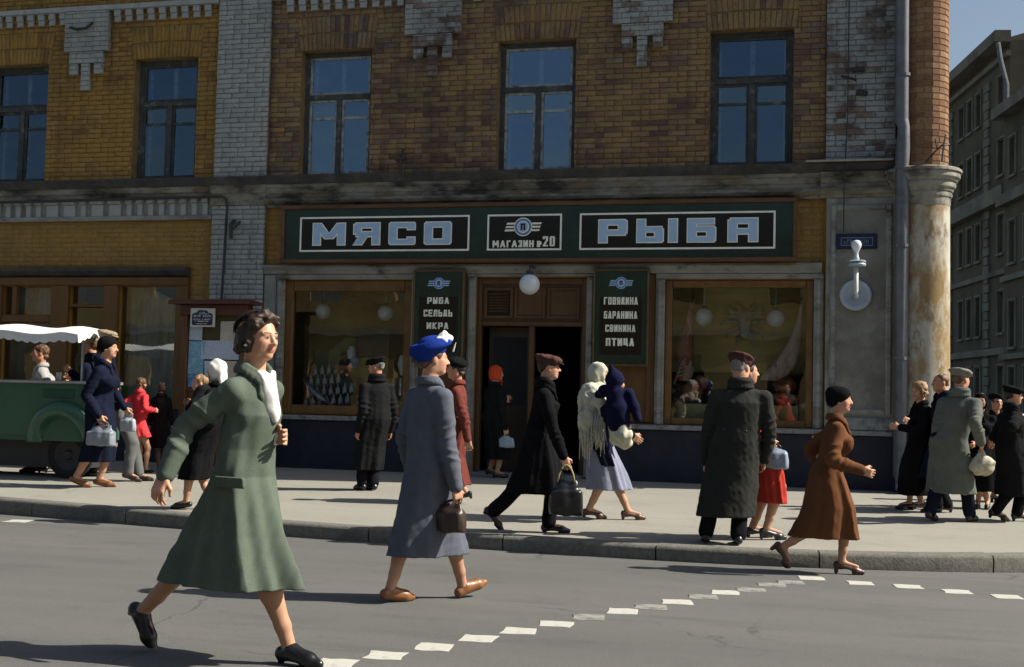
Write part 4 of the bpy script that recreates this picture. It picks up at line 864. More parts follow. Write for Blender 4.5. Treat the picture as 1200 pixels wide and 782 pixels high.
for r_, dy in rings: v += [(LX+r_*math.cos(2*math.pi*i/n), yb+dy, 2.755+r_*math.sin(2*math.pi*i/n)) for i in range(n)]
for j in range(len(rings)-1):
    for i in range(n): f.append((j*n+i, j*n+(i+1) % n, (j+1)*n+(i+1) % n, (j+1)*n+i))
g.add(v, f); o = g.build('reflector_plate', M['enamel'], smooth=True); par(o, wl)
LY = D-.66; q0 = at(1003, 346, LY); q1 = at(1004, 309, LY); q2 = at(1003, 288, LY); LXn = q0.x
g = MB(); g.tube([(LX, yb-.01, 2.74), (LX, yb-.25, 2.73), (LXn, LY+.03, q0.z-.02), (LXn, LY, q0.z+.05), (LXn, LY, q1.z)], [.03, .03, .03, .032, .032], 12); o = g.build('arm', M['white_metal'], smooth=True); par(o, wl)
z = q1.z; g = MB(); g.lathe([(.0, z-.04), (.105, z-.035), (.113, z-.015), (.107, z), (.066, z+.005), (.066, z+.012), (.11, z+.017), (.113, z+.03), (.095, z+.04), (.0, z+.045)], LXn+.015, LY, 24); o = g.build('insulator_disc', M['enamel']); par(o, wl); autosmooth(o)
z = q2.z; g = MB(); g.lathe([(.036, q1.z+.04), (.042, q1.z+.07), (.032, q1.z+.09), (.028, z-.1)], LXn, LY, 16); o = g.build('socket', M['white_metal'], smooth=True); par(o, wl)
g = MB(); g.lathe([(.026, z-.12), (.028, z-.09), (.043, z-.06), (.061, z-.025), (.069, z+.01), (.061, z+.045), (.038, z+.068), (.0, z+.076)], LXn, LY, 20); o = g.build('bulb', M['opal'], smooth=True); par(o, wl)

# ================================================================ NOTICE BOARD
M['kiosk'] = mat('oxblood_brown_boards', (.075, .026, .014), .6, .2, 6, stretch=(1, 1, .3), spec=.4)
M['kiosk_post'] = mat('brown_post_paint', (.11, .05, .02), .6, .2, 6, stretch=(1, 1, .3), spec=.4)
KY = 16.5
nb = tag(empty('notice_board', (-8.7, KY, walk_z(KY))), 'brown wooden notice board with pasted papers beside the white brick pilaster', 'notice board')
def kp(b_, nm, m, parent=None): o = b_.build(nm, m); par(o, parent or nb); return o
zk = walk_z(KY)
g = MB(); g.bbox(-9.16, -9.06, KY-.05, KY+.1, zk-.02, 2.36, .01); kp(g, 'post', M['kiosk_post'])
g = MB(); g.bbox(-8.22, -8.12, KY-.05, KY+.1, zk-.02, 2.36, .01); kp(g, 'post', M['kiosk_post'])
g = MB(); g.bbox(-9.18, -8.1, KY-.07, KY+.12, 2.362, 2.52, .01); kp(g, 'head_board', M['kiosk'])
g = MB(); g.prism_x([(KY-.2, 2.523), (KY+.2, 2.523), (KY+.2, 2.56), (KY-.17, 2.585), (KY-.2, 2.56)], -9.30, -7.98); kp(g, 'cap', M['kiosk'])
g = MB(); g.box(-9.06, -8.22, KY, KY+.05, zk+.05, 1.25); kp(g, 'lower_panel', M['kiosk_post'])
g = MB(); g.box(-9.06, -8.22, KY+.02, KY+.05, 1.3, 2.361); kp(g, 'back_panel', mat('olive_board', (.07, .06, .028), .8, .2, 4))
g = MB(); g.bbox(-9.06, -8.22, KY-.03, KY+.05, 1.251, 1.3, .008); kp(g, 'rail', M['kiosk_post'])
M['paper_w'] = mat('pale_blue_newsprint', (.42, .52, .62), .9, .12, 6, second=(.30, .38, .46), thr=(.5, .62), sscale=34, stretch=(1, 1, 2.4), bump=.2)
M['paper_b'] = mat('turquoise_poster', (.16, .36, .50), .85, .25, 9, second=(.30, .48, .56), thr=(.48, .6), sscale=14, stretch=(1, 1, 2.0), bump=.2)
M['paper_c'] = mat('blue_poster', (.08, .24, .50), .85, .25, 11, second=(.22, .42, .6), thr=(.5, .6), sscale=18, bump=.2)
M['paper_y'] = mat('yellowed_notice', (.45, .44, .36), .9, .15, 6, second=(.3, .29, .24), thr=(.5, .6), sscale=40, stretch=(1, 1, 2.4), bump=.2)
for i, (a, c, z0, z1, key, rz) in enumerate(((-9.05, -8.84, 2.0, 2.31, 'paper_w', .02), (-8.55, -8.25, 1.99, 2.28, 'paper_y', -.02), (-8.85, -8.24, 1.72, 1.995, 'paper_w', .008), (-9.05, -8.8, 1.50, 1.985, 'paper_b', .01), (-9.045, -8.83, 1.31, 1.495, 'paper_c', -.015), (-8.78, -8.5, 1.36, 1.70, 'paper_w', -.02), (-8.48, -8.25, 1.34, 1.7, 'paper_y', .02))):
    g = MB(); w_, h = (c-a)/2, (z1-z0)/2; n = 6; vs = []
    for j in range(n+1):
        for k in range(n+1): 
            u_, v_ = -1+2*j/n, -1+2*k/n; vs.append((w_*u_, -.006*math.sin(3*u_+i)*v_-.004*u_*u_-(.02 if (j == n and k == n) else 0), h*v_))
    g.add(vs, [(j*(n+1)+k, (j+1)*(n+1)+k, (j+1)*(n+1)+k+1, j*(n+1)+k+1) for j in range(n) for k in range(n)])
    o = g.build('notice', M[key], smooth=True); o.location = ((a+c)/2, KY+.006-.002*i, (z0+z1)/2); o.rotation_euler = (0, rz, 0); par(o, nb)
g = MB(); g.bbox(-8.985, -8.60, KY-.11, KY-.075, 2.19, 2.465, .006); pk = kp(g, 'placard', mat('placard_white', (.5, .52, .48), .6, .1, 8))
g = MB(); cx, cz = -8.79, 2.33
g.prism_y([(cx-.155, cz-.115), (cx+.155, cz-.115), (cx+.165, cz-.09), (cx+.165, cz+.045), (cx+.14, cz+.06), (cx+.1, cz+.065), (cx+.07, cz+.10), (cx-.06, cz+.105), (cx-.09, cz+.07), (cx-.14, cz+.06), (cx-.165, cz+.04), (cx-.165, cz-.09)], KY-.114, KY-.1105); kp(g, 'placard_field', M['plate_blue'], pk)
M['plac_txt'] = mat('placard_lettering', (.36, .38, .42), .7, .35, 60, second=(.03, .035, .05), thr=(.5, .56), sscale=45, bump=0)
for z, a, c, h in ((.072, -.05, .05, .012), (.05, -.07, .1, .014), (.018, -.15, -.02, .03), (.018, .01, .15, .03), (-.03, -.14, -.03, .022), (-.03, -.0, .13, .022), (-.06, -.12, .1, .018), (-.095, -.1, .08, .014)):
    g = MB(); g.box(cx+a, cx+c, KY-.1165, KY-.1142, cz+z-h/2, cz+z+h/2); kp(g, 'lettering_line', M['plac_txt'], pk)
# ================================================================ GREEN VENDING CART
M['cart_green'] = mat('green_cart_enamel', (.025, .095, .055), .38, .2, 3, second=(.018, .07, .042), thr=(.5, .75), sscale=3, bump=.05, bscale=10, spec=.5, coat=.25)
M['awning'] = mat('white_canvas', (.62, .63, .62), .9, .08, 5, second=(.5, .51, .5), thr=(.55, .75), sscale=3, bump=.4, bscale=90)
M['tyre'] = mat('black_rubber', (.018, .018, .019), .8, .2, 20)
M['steel'] = mat('dull_steel', (.4, .41, .42), .4, .2, 8, metal=.7)
CYc = 14.35
zc = walk_z(CYc)
ct = tag(empty('vending_cart', (-10.2, CYc+.5, zc)), 'green street vending cart with white scalloped awning and rounded wheel arch', 'cart')
def cp(b_, nm, m, parent=None, sm=0):
    o = b_.build(nm, m); par(o, parent or ct)
    if sm: autosmooth(o, sm)
    return o
xb = at(99, 480, CYc).x; xa = xb-3.4
yb0, yb1 = CYc, CYc+.85
zt, zb = 1.31, .56
# tub with rounded end
poly = [(xa, yb0), (xb-.12, yb0)]+[(xb-.12+.12*math.sin(t*math.pi/12), yb0+.12-.12*math.cos(t*math.pi/12)) for t in range(1, 7)]+[(xb, yb1), (xa, yb1)]
g = MB(); g.prism_z(poly, zb, zt); cp(g, 'body', M['cart_green'], sm=40)
g = MB(); g.bbox(xa, xb+.03, yb0-.05, yb1, zt+.001, zt+.04, .01); cp(g, 'counter', M['steel'])
g = MB(); g.bbox(xa, xb-.6, yb0-.02, yb0-.001, zb+.03, zb+.05, .005); cp(g, 'rub_strip', M['cart_green'])
g = MB(); g.bbox(xb-.62, xb-.15, yb0-.012, yb0-.001, zt-.19, zt-.07, .006); cp(g, 'vent_panel', mat('cart_green_dark', (.02, .075, .045), .4, .1, 4))
# wheel arch: swept rounded fender
for cxw in (at(73, 500, CYc).x, xa+.5):
    g = MB(); v = []; n = 22; prof = [(.30, .0), (.33, -.10), (.36, -.16), (.42, -.18), (.48, -.15), (.52, -.07), (.53, .0)]
    for i in range(n+1):
        a = math.pi*(1.0-i/n*.98); 
        for r_, dy in prof: v.append((cxw+r_*math.cos(a), yb0+dy*(.35+.65*math.sin(max(a, .15))), .54+r_*math.sin(a)*1.05))
    k = len(prof); f = [(i*k+j, (i+1)*k+j, (i+1)*k+j+1, i*k+j+1) for i in range(n) for j in range(k-1)]; g.add(v, f); o = cp(g, 'wheel_arch', M['cart_green']); o.data.polygons.foreach_set('use_smooth', np.ones(len(o.data.polygons), dtype=bool))
    for yy in (yb0+.2, yb1-.2):
        wz = zc+.31
        wh = tag(empty('wheel', (cxw, yy, wz))); par(wh, ct); wh.location = (cxw, yy, wz)
        def ring(nm, prof_, m):
            g_ = MB(); v_ = []; n_ = 28
            for r_, dy in prof_: v_ += [(cxw+r_*math.cos(2*math.pi*i/n_), yy+dy, wz+r_*math.sin(2*math.pi*i/n_)) for i in range(n_)]
            f_ = [(j*n_+i, j*n_+(i+1) % n_, (j+1)*n_+(i+1) % n_, (j+1)*n_+i) for j in range(len(prof_)-1) for i in range(n_)]; g_.add(v_, f_); cp(g_, nm, m, wh, 40)
        ring('tyre', [(.2, -.05), (.26, -.07), (.3, -.06), (.315, -.02), (.315, .06), (.3, .1), (.2, .09)], M['tyre']); ring('rim', [(0, -.055), (.05, -.06), (.07, -.03), (.15, -.02), (.2, -.05), (.21, -.045)], M['iron'])
g = MB(); g.box(xa+.2, xb-.1, yb0+.2, yb1-.1, zb-.36, zb-.001); cp(g, 'chassis_shade', M['iron'])  # chassis deepened into a black block for the shade under the cart
for (x, y) in ((xb-.12, yb0+.1), (xa+.1, yb0+.1), (xb-.12, yb0+.5), (xa+.1, yb0+.5)):
    g = MB(); g.tube([(x, y, zt+.04), (x, y, 2.0)], .02, 8); cp(g, 'post', M['steel'])
# awning, sagging canvas with a scalloped valance
g = MB(); nx, ny = 36, 8; v = []
ax0, ax1, ay0, ay1 = xa-.1, xb+.02, yb0-.25, yb0+.55
for j in range(ny+1):
    for i in range(nx+1):
        u_, t = i/nx, j/ny; x = ax0+(ax1-ax0)*u_; v.append((x, ay0+(ay1-ay0)*t, 2.0+.10*math.sin(math.pi*min(t*1.0, 1))-.05*(1-math.cos(u_*2*math.pi*3))/2-.10*max(0, u_-.93)/.07*.5))
f = [(j*(nx+1)+i, j*(nx+1)+i+1, (j+1)*(nx+1)+i+1, (j+1)*(nx+1)+i) for j in range(ny) for i in range(nx)]; g.add(v, f); o = cp(g, 'awning', M['awning']); o.data.polygons.foreach_set('use_smooth', np.ones(len(o.data.polygons), dtype=bool)); aw = o
g = MB(); n = 150; v = []
for i in range(n+1):
    u_ = i/n; x = ax0+(ax1-ax0)*u_; zt_ = 2.0-.05*(1-math.cos(u_*2*math.pi*3))/2-.10*max(0, u_-.93)/.07*.5; dr = .10+.025*abs(math.sin(u_*math.pi*26)); yy = ay0-.012*math.sin(u_*40)
    v += [(x, ay0-.001, zt_), (x, yy-.01, zt_-dr)]
g.add(v, [(2*i, 2*i+1, 2*i+3, 2*i+2) for i in range(n)]); cp(g, 'valance', M['awning'], aw, 60)
g = MB(); v = []
for i in range(31):
    t = i/30; y = ay0+(ay1-ay0)*t; z0 = 1.95+.10*math.sin(math.pi*t); v += [(ax1+.001, y, z0), (ax1+.01, y, z0-.10-.025*abs(math.sin(t*math.pi*8)))]
g.add(v, [(2*i, 2*i+2, 2*i+3, 2*i+1) for i in range(30)]); cp(g, 'valance', M['awning'], aw, 60)
# goods on the counter
gm = tag(empty('drinking_glass', (at(69, 440, CYc+.1).x, CYc+.1, zt+.04)), 'small glass standing at the right end of the cart counter', 'glass')
g = MB(); g.lathe([(.0, 0), (.03, .0), (.036, .11), (.033, .11), (.027, .01), (0, .01)], 0, 0, 14); o = g.build('tumbler', M['white_metal'], gm, smooth=True)

# ================================================================ SHOP WINDOW DISPLAYS
def globe(px, py, Y, r, label):
    p = at(px, py, Y); o_ = tag(empty('pendant_lamp', p), label, 'lamp', 'globe lamps hanging in the shop windows')
    g_ = MB(); g_.ball((0, 0, 0), r, 24, 14); x = g_.build('globe', M['opal'], o_, smooth=True)
    g_ = MB(); g_.lathe([(.0, r+.04), (.03, r+.035), (.04, r-.01)], 0, 0, 12); g_.build('cap', M['iron'], o_)
    g_ = MB(); g_.tube([(0, 0, r+.03), (0, 0, 3.07-p.z)], .007, 6); g_.build('cord', M['white_metal'], o_)
globe(825, 372, D+.45, .132, 'left globe lamp in the meat shop window beside the lamb carcass')
globe(909, 374, D+.45, .132, 'right globe lamp in the meat shop window')
globe(379, 365, D+.5, .125, 'left globe lamp in the fish shop window')
globe(452, 367, D+.5, .125, 'right globe lamp in the fish shop window above the man in the black cap')
M['meat'] = mat('raw_meat', (.27, .10, .075), .5, .3, 9, second=(.55, .42, .33), thr=(.5, .6), sscale=9, stretch=(1, 1, .35), bump=.5, bscale=14, bdist=.02, spec=.5)
M['fat'] = mat('pale_carcass', (.52, .42, .36), .5, .2, 6, second=(.33, .13, .10), thr=(.54, .66), sscale=7, stretch=(1.6, 1.6, .3), bump=.5, bscale=12, bdist=.02, spec=.5)
M['ham'] = mat('smoked_ham', (.24, .10, .05), .45, .25, 8, bump=.4, bscale=20, spec=.5)
M['tin'] = mat('tin_cans', (.5, .5, .5), .3, .3, 12, metal=.8)
M['label_tin'] = mat('paper_label_tin', (.36, .22, .12), .6, .4, 7, second=(.5, .48, .4), thr=(.5, .55), sscale=9)
M['fish'] = mat('silver_fish', (.42, .45, .48), .3, .2, 12, second=(.16, .18, .2), thr=(.5, .65), sscale=8, spec=.6, metal=.3)
M['tray'] = mat('pale_green_tray', (.30, .33, .15), .7, .1, 4)
M['platter'] = mat('pale_plaster_relief', (.30, .31, .29), .7, .25, 8, second=(.17, .17, .13), thr=(.5, .65), sscale=7, bump=.4, bscale=18, bdist=.02)
def carcass(name, pts, rad, ribs, m, label):
    o_ = tag(empty(name, pts[-1]), label, 'meat', 'carcasses hanging in the meat shop window')
    v = []; n = 18; K = len(pts)
    for i in range(K):
        p = pts[i]; a_, c_ = rad[i]
        for k in range(n):
            t = 2*math.pi*k/n; w_ = 1+.10*math.sin(3*t+i*.6)+(.06*math.sin(9*t+i) if ribs else 0)
            v.append((p[0]+a_*w_*math.cos(t)-pts[-1][0], p[1]+c_*w_*math.sin(t)-pts[-1][1], p[2]-pts[-1][2]))
    f = [(i*n+k, (i+1)*n+k, (i+1)*n+(k+1) % n, i*n+(k+1) % n) for i in range(K-1) for k in range(n)]+[tuple(range(n)), tuple((K-1)*n+k for k in range(n-1, -1, -1))]
    x = mesh_obj('flesh', v, f, m, o_, smooth=True)
    g_ = MB(); g_.tube([(pts[0][0]-pts[-1][0], pts[0][1]-pts[-1][1], pts[0][2]-pts[-1][2]-.03), (pts[0][0]-pts[-1][0], pts[0][1]-pts[-1][1], 3.07-pts[-1][2])], .008, 6); g_.build('hook', M['iron'], o_)
    if ribs:
        for k in range(5):
            g_ = MB(); z = pts[-1][2]+.05+k*.055-pts[-1][2]; g_.tube([(-.13+.02*k, -.06, z-.1), (-.08+.02*k, -.14, z), (.05, -.15, z+.04)], .012, 6); g_.build('rib', M['fat'], o_)
def P3(l, Y): return [tuple(at(px, py, Y)) for px, py in l]
carcass('lamb_carcass', P3([(812, 352), (808, 368), (804, 390), (801, 412), (803, 432), (801, 446)], D+.32), [(.02, .02), (.045, .05), (.09, .08), (.13, .1), (.13, .1), (.10, .08)], True, M['meat'], 'lamb carcass with open ribs hanging at the left of the meat shop window')
carcass('beef_quarter', P3([(940, 352), (938, 370), (934, 390), (927, 410), (917, 428), (908, 440), (900, 446)], D+.36), [(.02, .02), (.04, .05), (.07, .07), (.12, .11), (.17, .14), (.18, .13), (.11, .08)], False, M['fat'], 'pale beef quarter hanging at the right of the meat shop window')
# plaster bull-head relief plaque with radiating sheaves
bp_ = at(873, 378, D+.98); rl = tag(empty('relief_plaque', bp_), 'pale plaster cattle head relief between two globe lamps in the window', 'relief')
g = MB(); v = []; n = 16
for i, (z, a_, c_) in enumerate(((.17, .10, .04), (.13, .13, .07), (.05, .115, .09), (-.05, .085, .085), (-.15, .07, .075), (-.2, .075, .06), (-.235, .05, .04))):
    v += [(a_*math.cos(2*math.pi*k/n), -c_*max(0, math.sin(2*math.pi*k/n))-.002*math.sin(2*math.pi*k/n), z) for k in range(n)]
g.add(v, [(i*n+k, i*n+(k+1) % n, (i+1)*n+(k+1) % n, (i+1)*n+k) for i in range(6) for k in range(n)]); g.build('head', M['platter'], rl, smooth=True)
for s in (-1, 1):
    g = MB(); g.tube([(s*.10, -.03, .14), (s*.18, -.05, .15), (s*.23, -.05, .2), (s*.24, -.05, .26)], [.03, .026, .018, .006], 8); g.build('horn', M['platter'], rl, smooth=True)
    g = MB(); g.ball((s*.19, -.03, .09), .06, 12, 8, (1.5, .4, .6)); g.build('ear', M['platter'], rl, smooth=True)
    for k in range(5):
        a = R(-70+k*33); g = MB(); p0 = (s*.12*math.cos(a), -.01, .0+.12*math.sin(a)); p1 = (s*(.36-.02*abs(k-2))*math.cos(a), -.03, -.02+.36*math.sin(a)); pm_ = (s*.26*math.cos(a+.1), -.05, .26*math.sin(a+.1)); g.tube([p0, pm_, p1], [.03, .024, .006], 7); g.build('sheaf', M['platter'], rl, smooth=True)
# pale green tray front and pieces of meat on it
tr = at(866, 482, D+.3)
o = tag(empty('display_tray', (-1.15, D+.32, 1.0)), 'long pale green tray along the bottom of the meat shop window', 'tray')
g = MB(); g.bbox(-1.0, .82, -.03, 0, 0, .235, .006); g.build('front', M['tray'], o)
g = MB(); g.box(-1.0, .82, .0, .55, .13, .15); g.build('shelf', M['tray'], o)
def lump(name, px, py, Y, rx, ry, rz, m, label, cat, grp, seed):
    p = at(px, py, Y); o_ = MB(); n, mm = 16, 10; rg = random.Random(seed); ph = [rg.uniform(0, 6) for _ in range(4)]; v = []
    for j in range(mm+1):
        for i in range(n):
            a, e = 2*math.pi*i/n, math.pi*j/mm; k = 1+.13*math.sin(2*a+ph[0]+2*e)+.08*math.sin(5*a+ph[1])*math.sin(e)+.08*math.sin(3*e+ph[2])
            v.append((rx*k*math.sin(e)*math.cos(a), ry*k*math.sin(e)*math.sin(a), rz*k*math.cos(e)))
    f = [(j*n+i, (j+1)*n+i, (j+1)*n+(i+1) % n, j*n+(i+1) % n) for j in range(mm) for i in range(n)]
    x = mesh_obj(name, v, f, m, None, True, loc=p); return tag(x, label, cat, grp)
lump('meat_joint', 810, 462, D+.5, .19, .16, .14, M['ham'], 'tied brown meat joint at the left end of the pale green tray', 'meat', 'joints on the display tray', 1)
lump('meat_joint', 822, 449, D+.6, .11, .1, .10, M['meat'], 'smaller red joint behind the tied brown joint on the tray', 'meat', 'joints on the display tray', 2)
lump('meat_joint', 793, 474, D+.3, .09, .08, .07, M['meat'], 'small dark red joint in the lower left corner of the meat window', 'meat', 'joints on the display tray', 3)
lump('meat_joint', 920, 452, D+.6, .17, .13, .14, M['ham'], 'round pale brown joint below the hanging beef quarter', 'meat', 'joints on the display tray', 4)
lump('meat_joint', 917, 467, D+.5, .26, .13, .08, M['meat'], 'long dark red cut at the right end of the green tray', 'meat', 'joints on the display tray', 5)
lump('meat_joint', 944, 477, D+.42, .07, .06, .06, M['fat'], 'small pale cut at the right edge of the meat shop window', 'meat', 'joints on the display tray', 6)
g = MB(); g.bbox(-2.2, -.1, D+.97, D+1.0, 1.0, 1.7, .01); o = g.build('display_screen', mat('dark_screen', (.03, .034, .022), .9, .2, 3)); tag(o, 'low dark green screen behind the joints in the meat window', 'screen')

# ---- fish shop window: stacked tins, bottles, a fish board, wire baskets
zf = 1.0
cans = []
rg = random.Random(5); n_can = 0
def can(name, x, y, z, r, h, m, label, cat, grp):
    o_ = MB(); o_.lathe([(0, 0), (r*.97, 0), (r, .006), (r, h-.006), (r*.97, h), (0, h)], 0, 0, 14); x_ = o_.build(name, m, loc=(x, y, z)); autosmooth(x_, 40); return tag(x_, label, cat, grp)
GT = 'tins stacked in the fish shop window'
for row, (cnt, x0, yy, zz) in enumerate(((9, -6.95, D+.36, .98), (8, -6.90, D+.42, 1.115), (7, -6.84, D+.48, 1.25), (5, -6.75, D+.54, 1.385))):
    for i in range(cnt):
        can('food_tin', x0+i*.118+rg.uniform(-.006, .006), yy, zz, .052, .13, M['tin'] if rg.random() < .35 else M['label_tin'], 'food tin in the %s row of the stepped stack in the fish shop window' % ('bottom', 'second', 'third', 'top')[row], 'tin', GT)
g = MB(); g.box(-7.05, -5.95, D+.42, D+1.0, .98, 1.113); g.box(-7.0, -5.95, D+.485, D+1.0, 1.1135, 1.248); g.box(-6.95, -5.95, D+.545, D+1.0, 1.2485, 1.383); o = g.build('display_steps', M['niche_f']); tag(o, 'dark stepped stand under the tins in the fish shop window', 'stand')
M['bottle'] = mat('pale_bottle_glass', (.55, .62, .66), .12, .3, 9, second=(.08, .1, .1), thr=(.52, .58), sscale=10, spec=.7)
bp = None
for i in range(26):
    t = i/26; lev = i % 4; x = -7.78+.115*(i//4)+.03*(lev % 2); z = 1.03+lev*.165+.012*(i//4); y = D+.4+lev*.09
    if lev > 1 and i//4 > 4: continue
    if bp is None:
        g = MB(); g.lathe([(0, 0), (.035, 0), (.037, .01), (.037, .09), (.03, .11), (.014, .125), (.013, .16), (.016, .165), (0, .166)], 0, 0, 12); o = g.build('bottle', M['bottle'], smooth=True); bp = o.data
    else: o = bpy.data.objects.new('bottle', bp); C.objects.link(o)
    o.location = (x, y, z); tag(o, 'small glass bottle on the %s shelf of the stand in the fish shop window' % ('lowest', 'second', 'third', 'top')[lev], 'bottle', 'bottles in the fish shop window')
g = MB()
for lev in range(4): g.box(-7.86, -7.0, D+.35+lev*.09, D+.45+lev*.09, 1.0+lev*.165, 1.028+lev*.165)
g.box(-7.86, -7.83, D+.5, D+.74, .98, 1.5); g.box(-7.03, -7.0, D+.5, D+.74, .98, 1.5)
o = g.build('bottle_stand', M['niche_f']); tag(o, 'dark tiered stand carrying the bottles', 'stand')
g = MB(); pb = P3([(356, 445), (365, 457), (378, 468), (388, 474)], D+.3); g.tube(pb, [.02, .05, .05, .012], 10); o = g.build('salted_fish', M['fish'], smooth=True); tag(o, 'long silvery fish slanting at the bottom left of the fish shop window', 'fish')
g = MB(); pb = P3([(388, 431), (396, 430), (406, 431), (412, 430)], D+.5); g.tube(pb, [.02, .05, .04, .012], 10); o = g.build('salted_fish', mat('pink_fish', (.42, .2, .14), .5, .2, 8), smooth=True); tag(o, 'short pink fish lying on the pale olive board in the fish window', 'fish')
pb = at(420, 427, D+.75)
g = MB(); g.prism_y([(-.5, -.16), (-.24, -.40), (.32, -.40), (.5, -.3), (.5, .36), (-.2, .42), (-.5, .2)], -.02, .02); o = g.build('display_board', mat('pale_olive_board', (.20, .21, .085), .8, .15, 4), loc=pb); tag(o, 'pale olive eight-sided backing board in the fish shop window', 'board')
g = MB(); g.bbox(-.28, .28, -.02, .02, -.22, .22, .01); o = g.build('display_picture', M['niche_f'], loc=at(437, 402, D+.7)); tag(o, 'dark picture panel right of the olive board in the fish shop window', 'panel')
for i, (px, py, m_, lb) in enumerate(((415, 425, 'paper_c', 'blue jar on the olive board behind the man in the black cap'), (404, 421, 'niche_f', 'dark jar left of the blue jar in the fish shop window'), (412, 414, 'opal', 'white tall jar behind the blue jar in the fish window'), (471, 428, 'opal', 'white paper cone at the right edge of the fish shop window'))):
    p = at(px, py, D+.6); g = MB(); g.lathe([(0, -.09), (.06, -.09), (.075, -.04), (.075, .04), (.05, .08), (.055, .10), (0, .105)] if i < 3 else [(0, -.16), (.02, -.16), (.07, .0), (.04, .14), (0, .16)], 0, 0, 16); o = g.build('jar' if i < 3 else 'paper_cone', M[m_], loc=p); autosmooth(o, 40); tag(o, lb, 'jar' if i < 3 else 'paper cone')
wr = tag(empty('wire_ornament', at(420, 345, D+.6)), 'tangled dark wire ornament strung across the top of the fish shop window', 'ornament')
rg = random.Random(3); g = MB()
for k in range(7):
    x = -.75; pts = []
    z = rg.uniform(-.08, .1)
    for i in range(9): pts.append((x, rg.uniform(-.03, .03), z+rg.uniform(-.07, .07)-.03*i*(k % 3-1))); x += rg.uniform(.12, .2)
    g.tube(pts, .006, 5, False)
g.build('wire', M['iron'], wr)
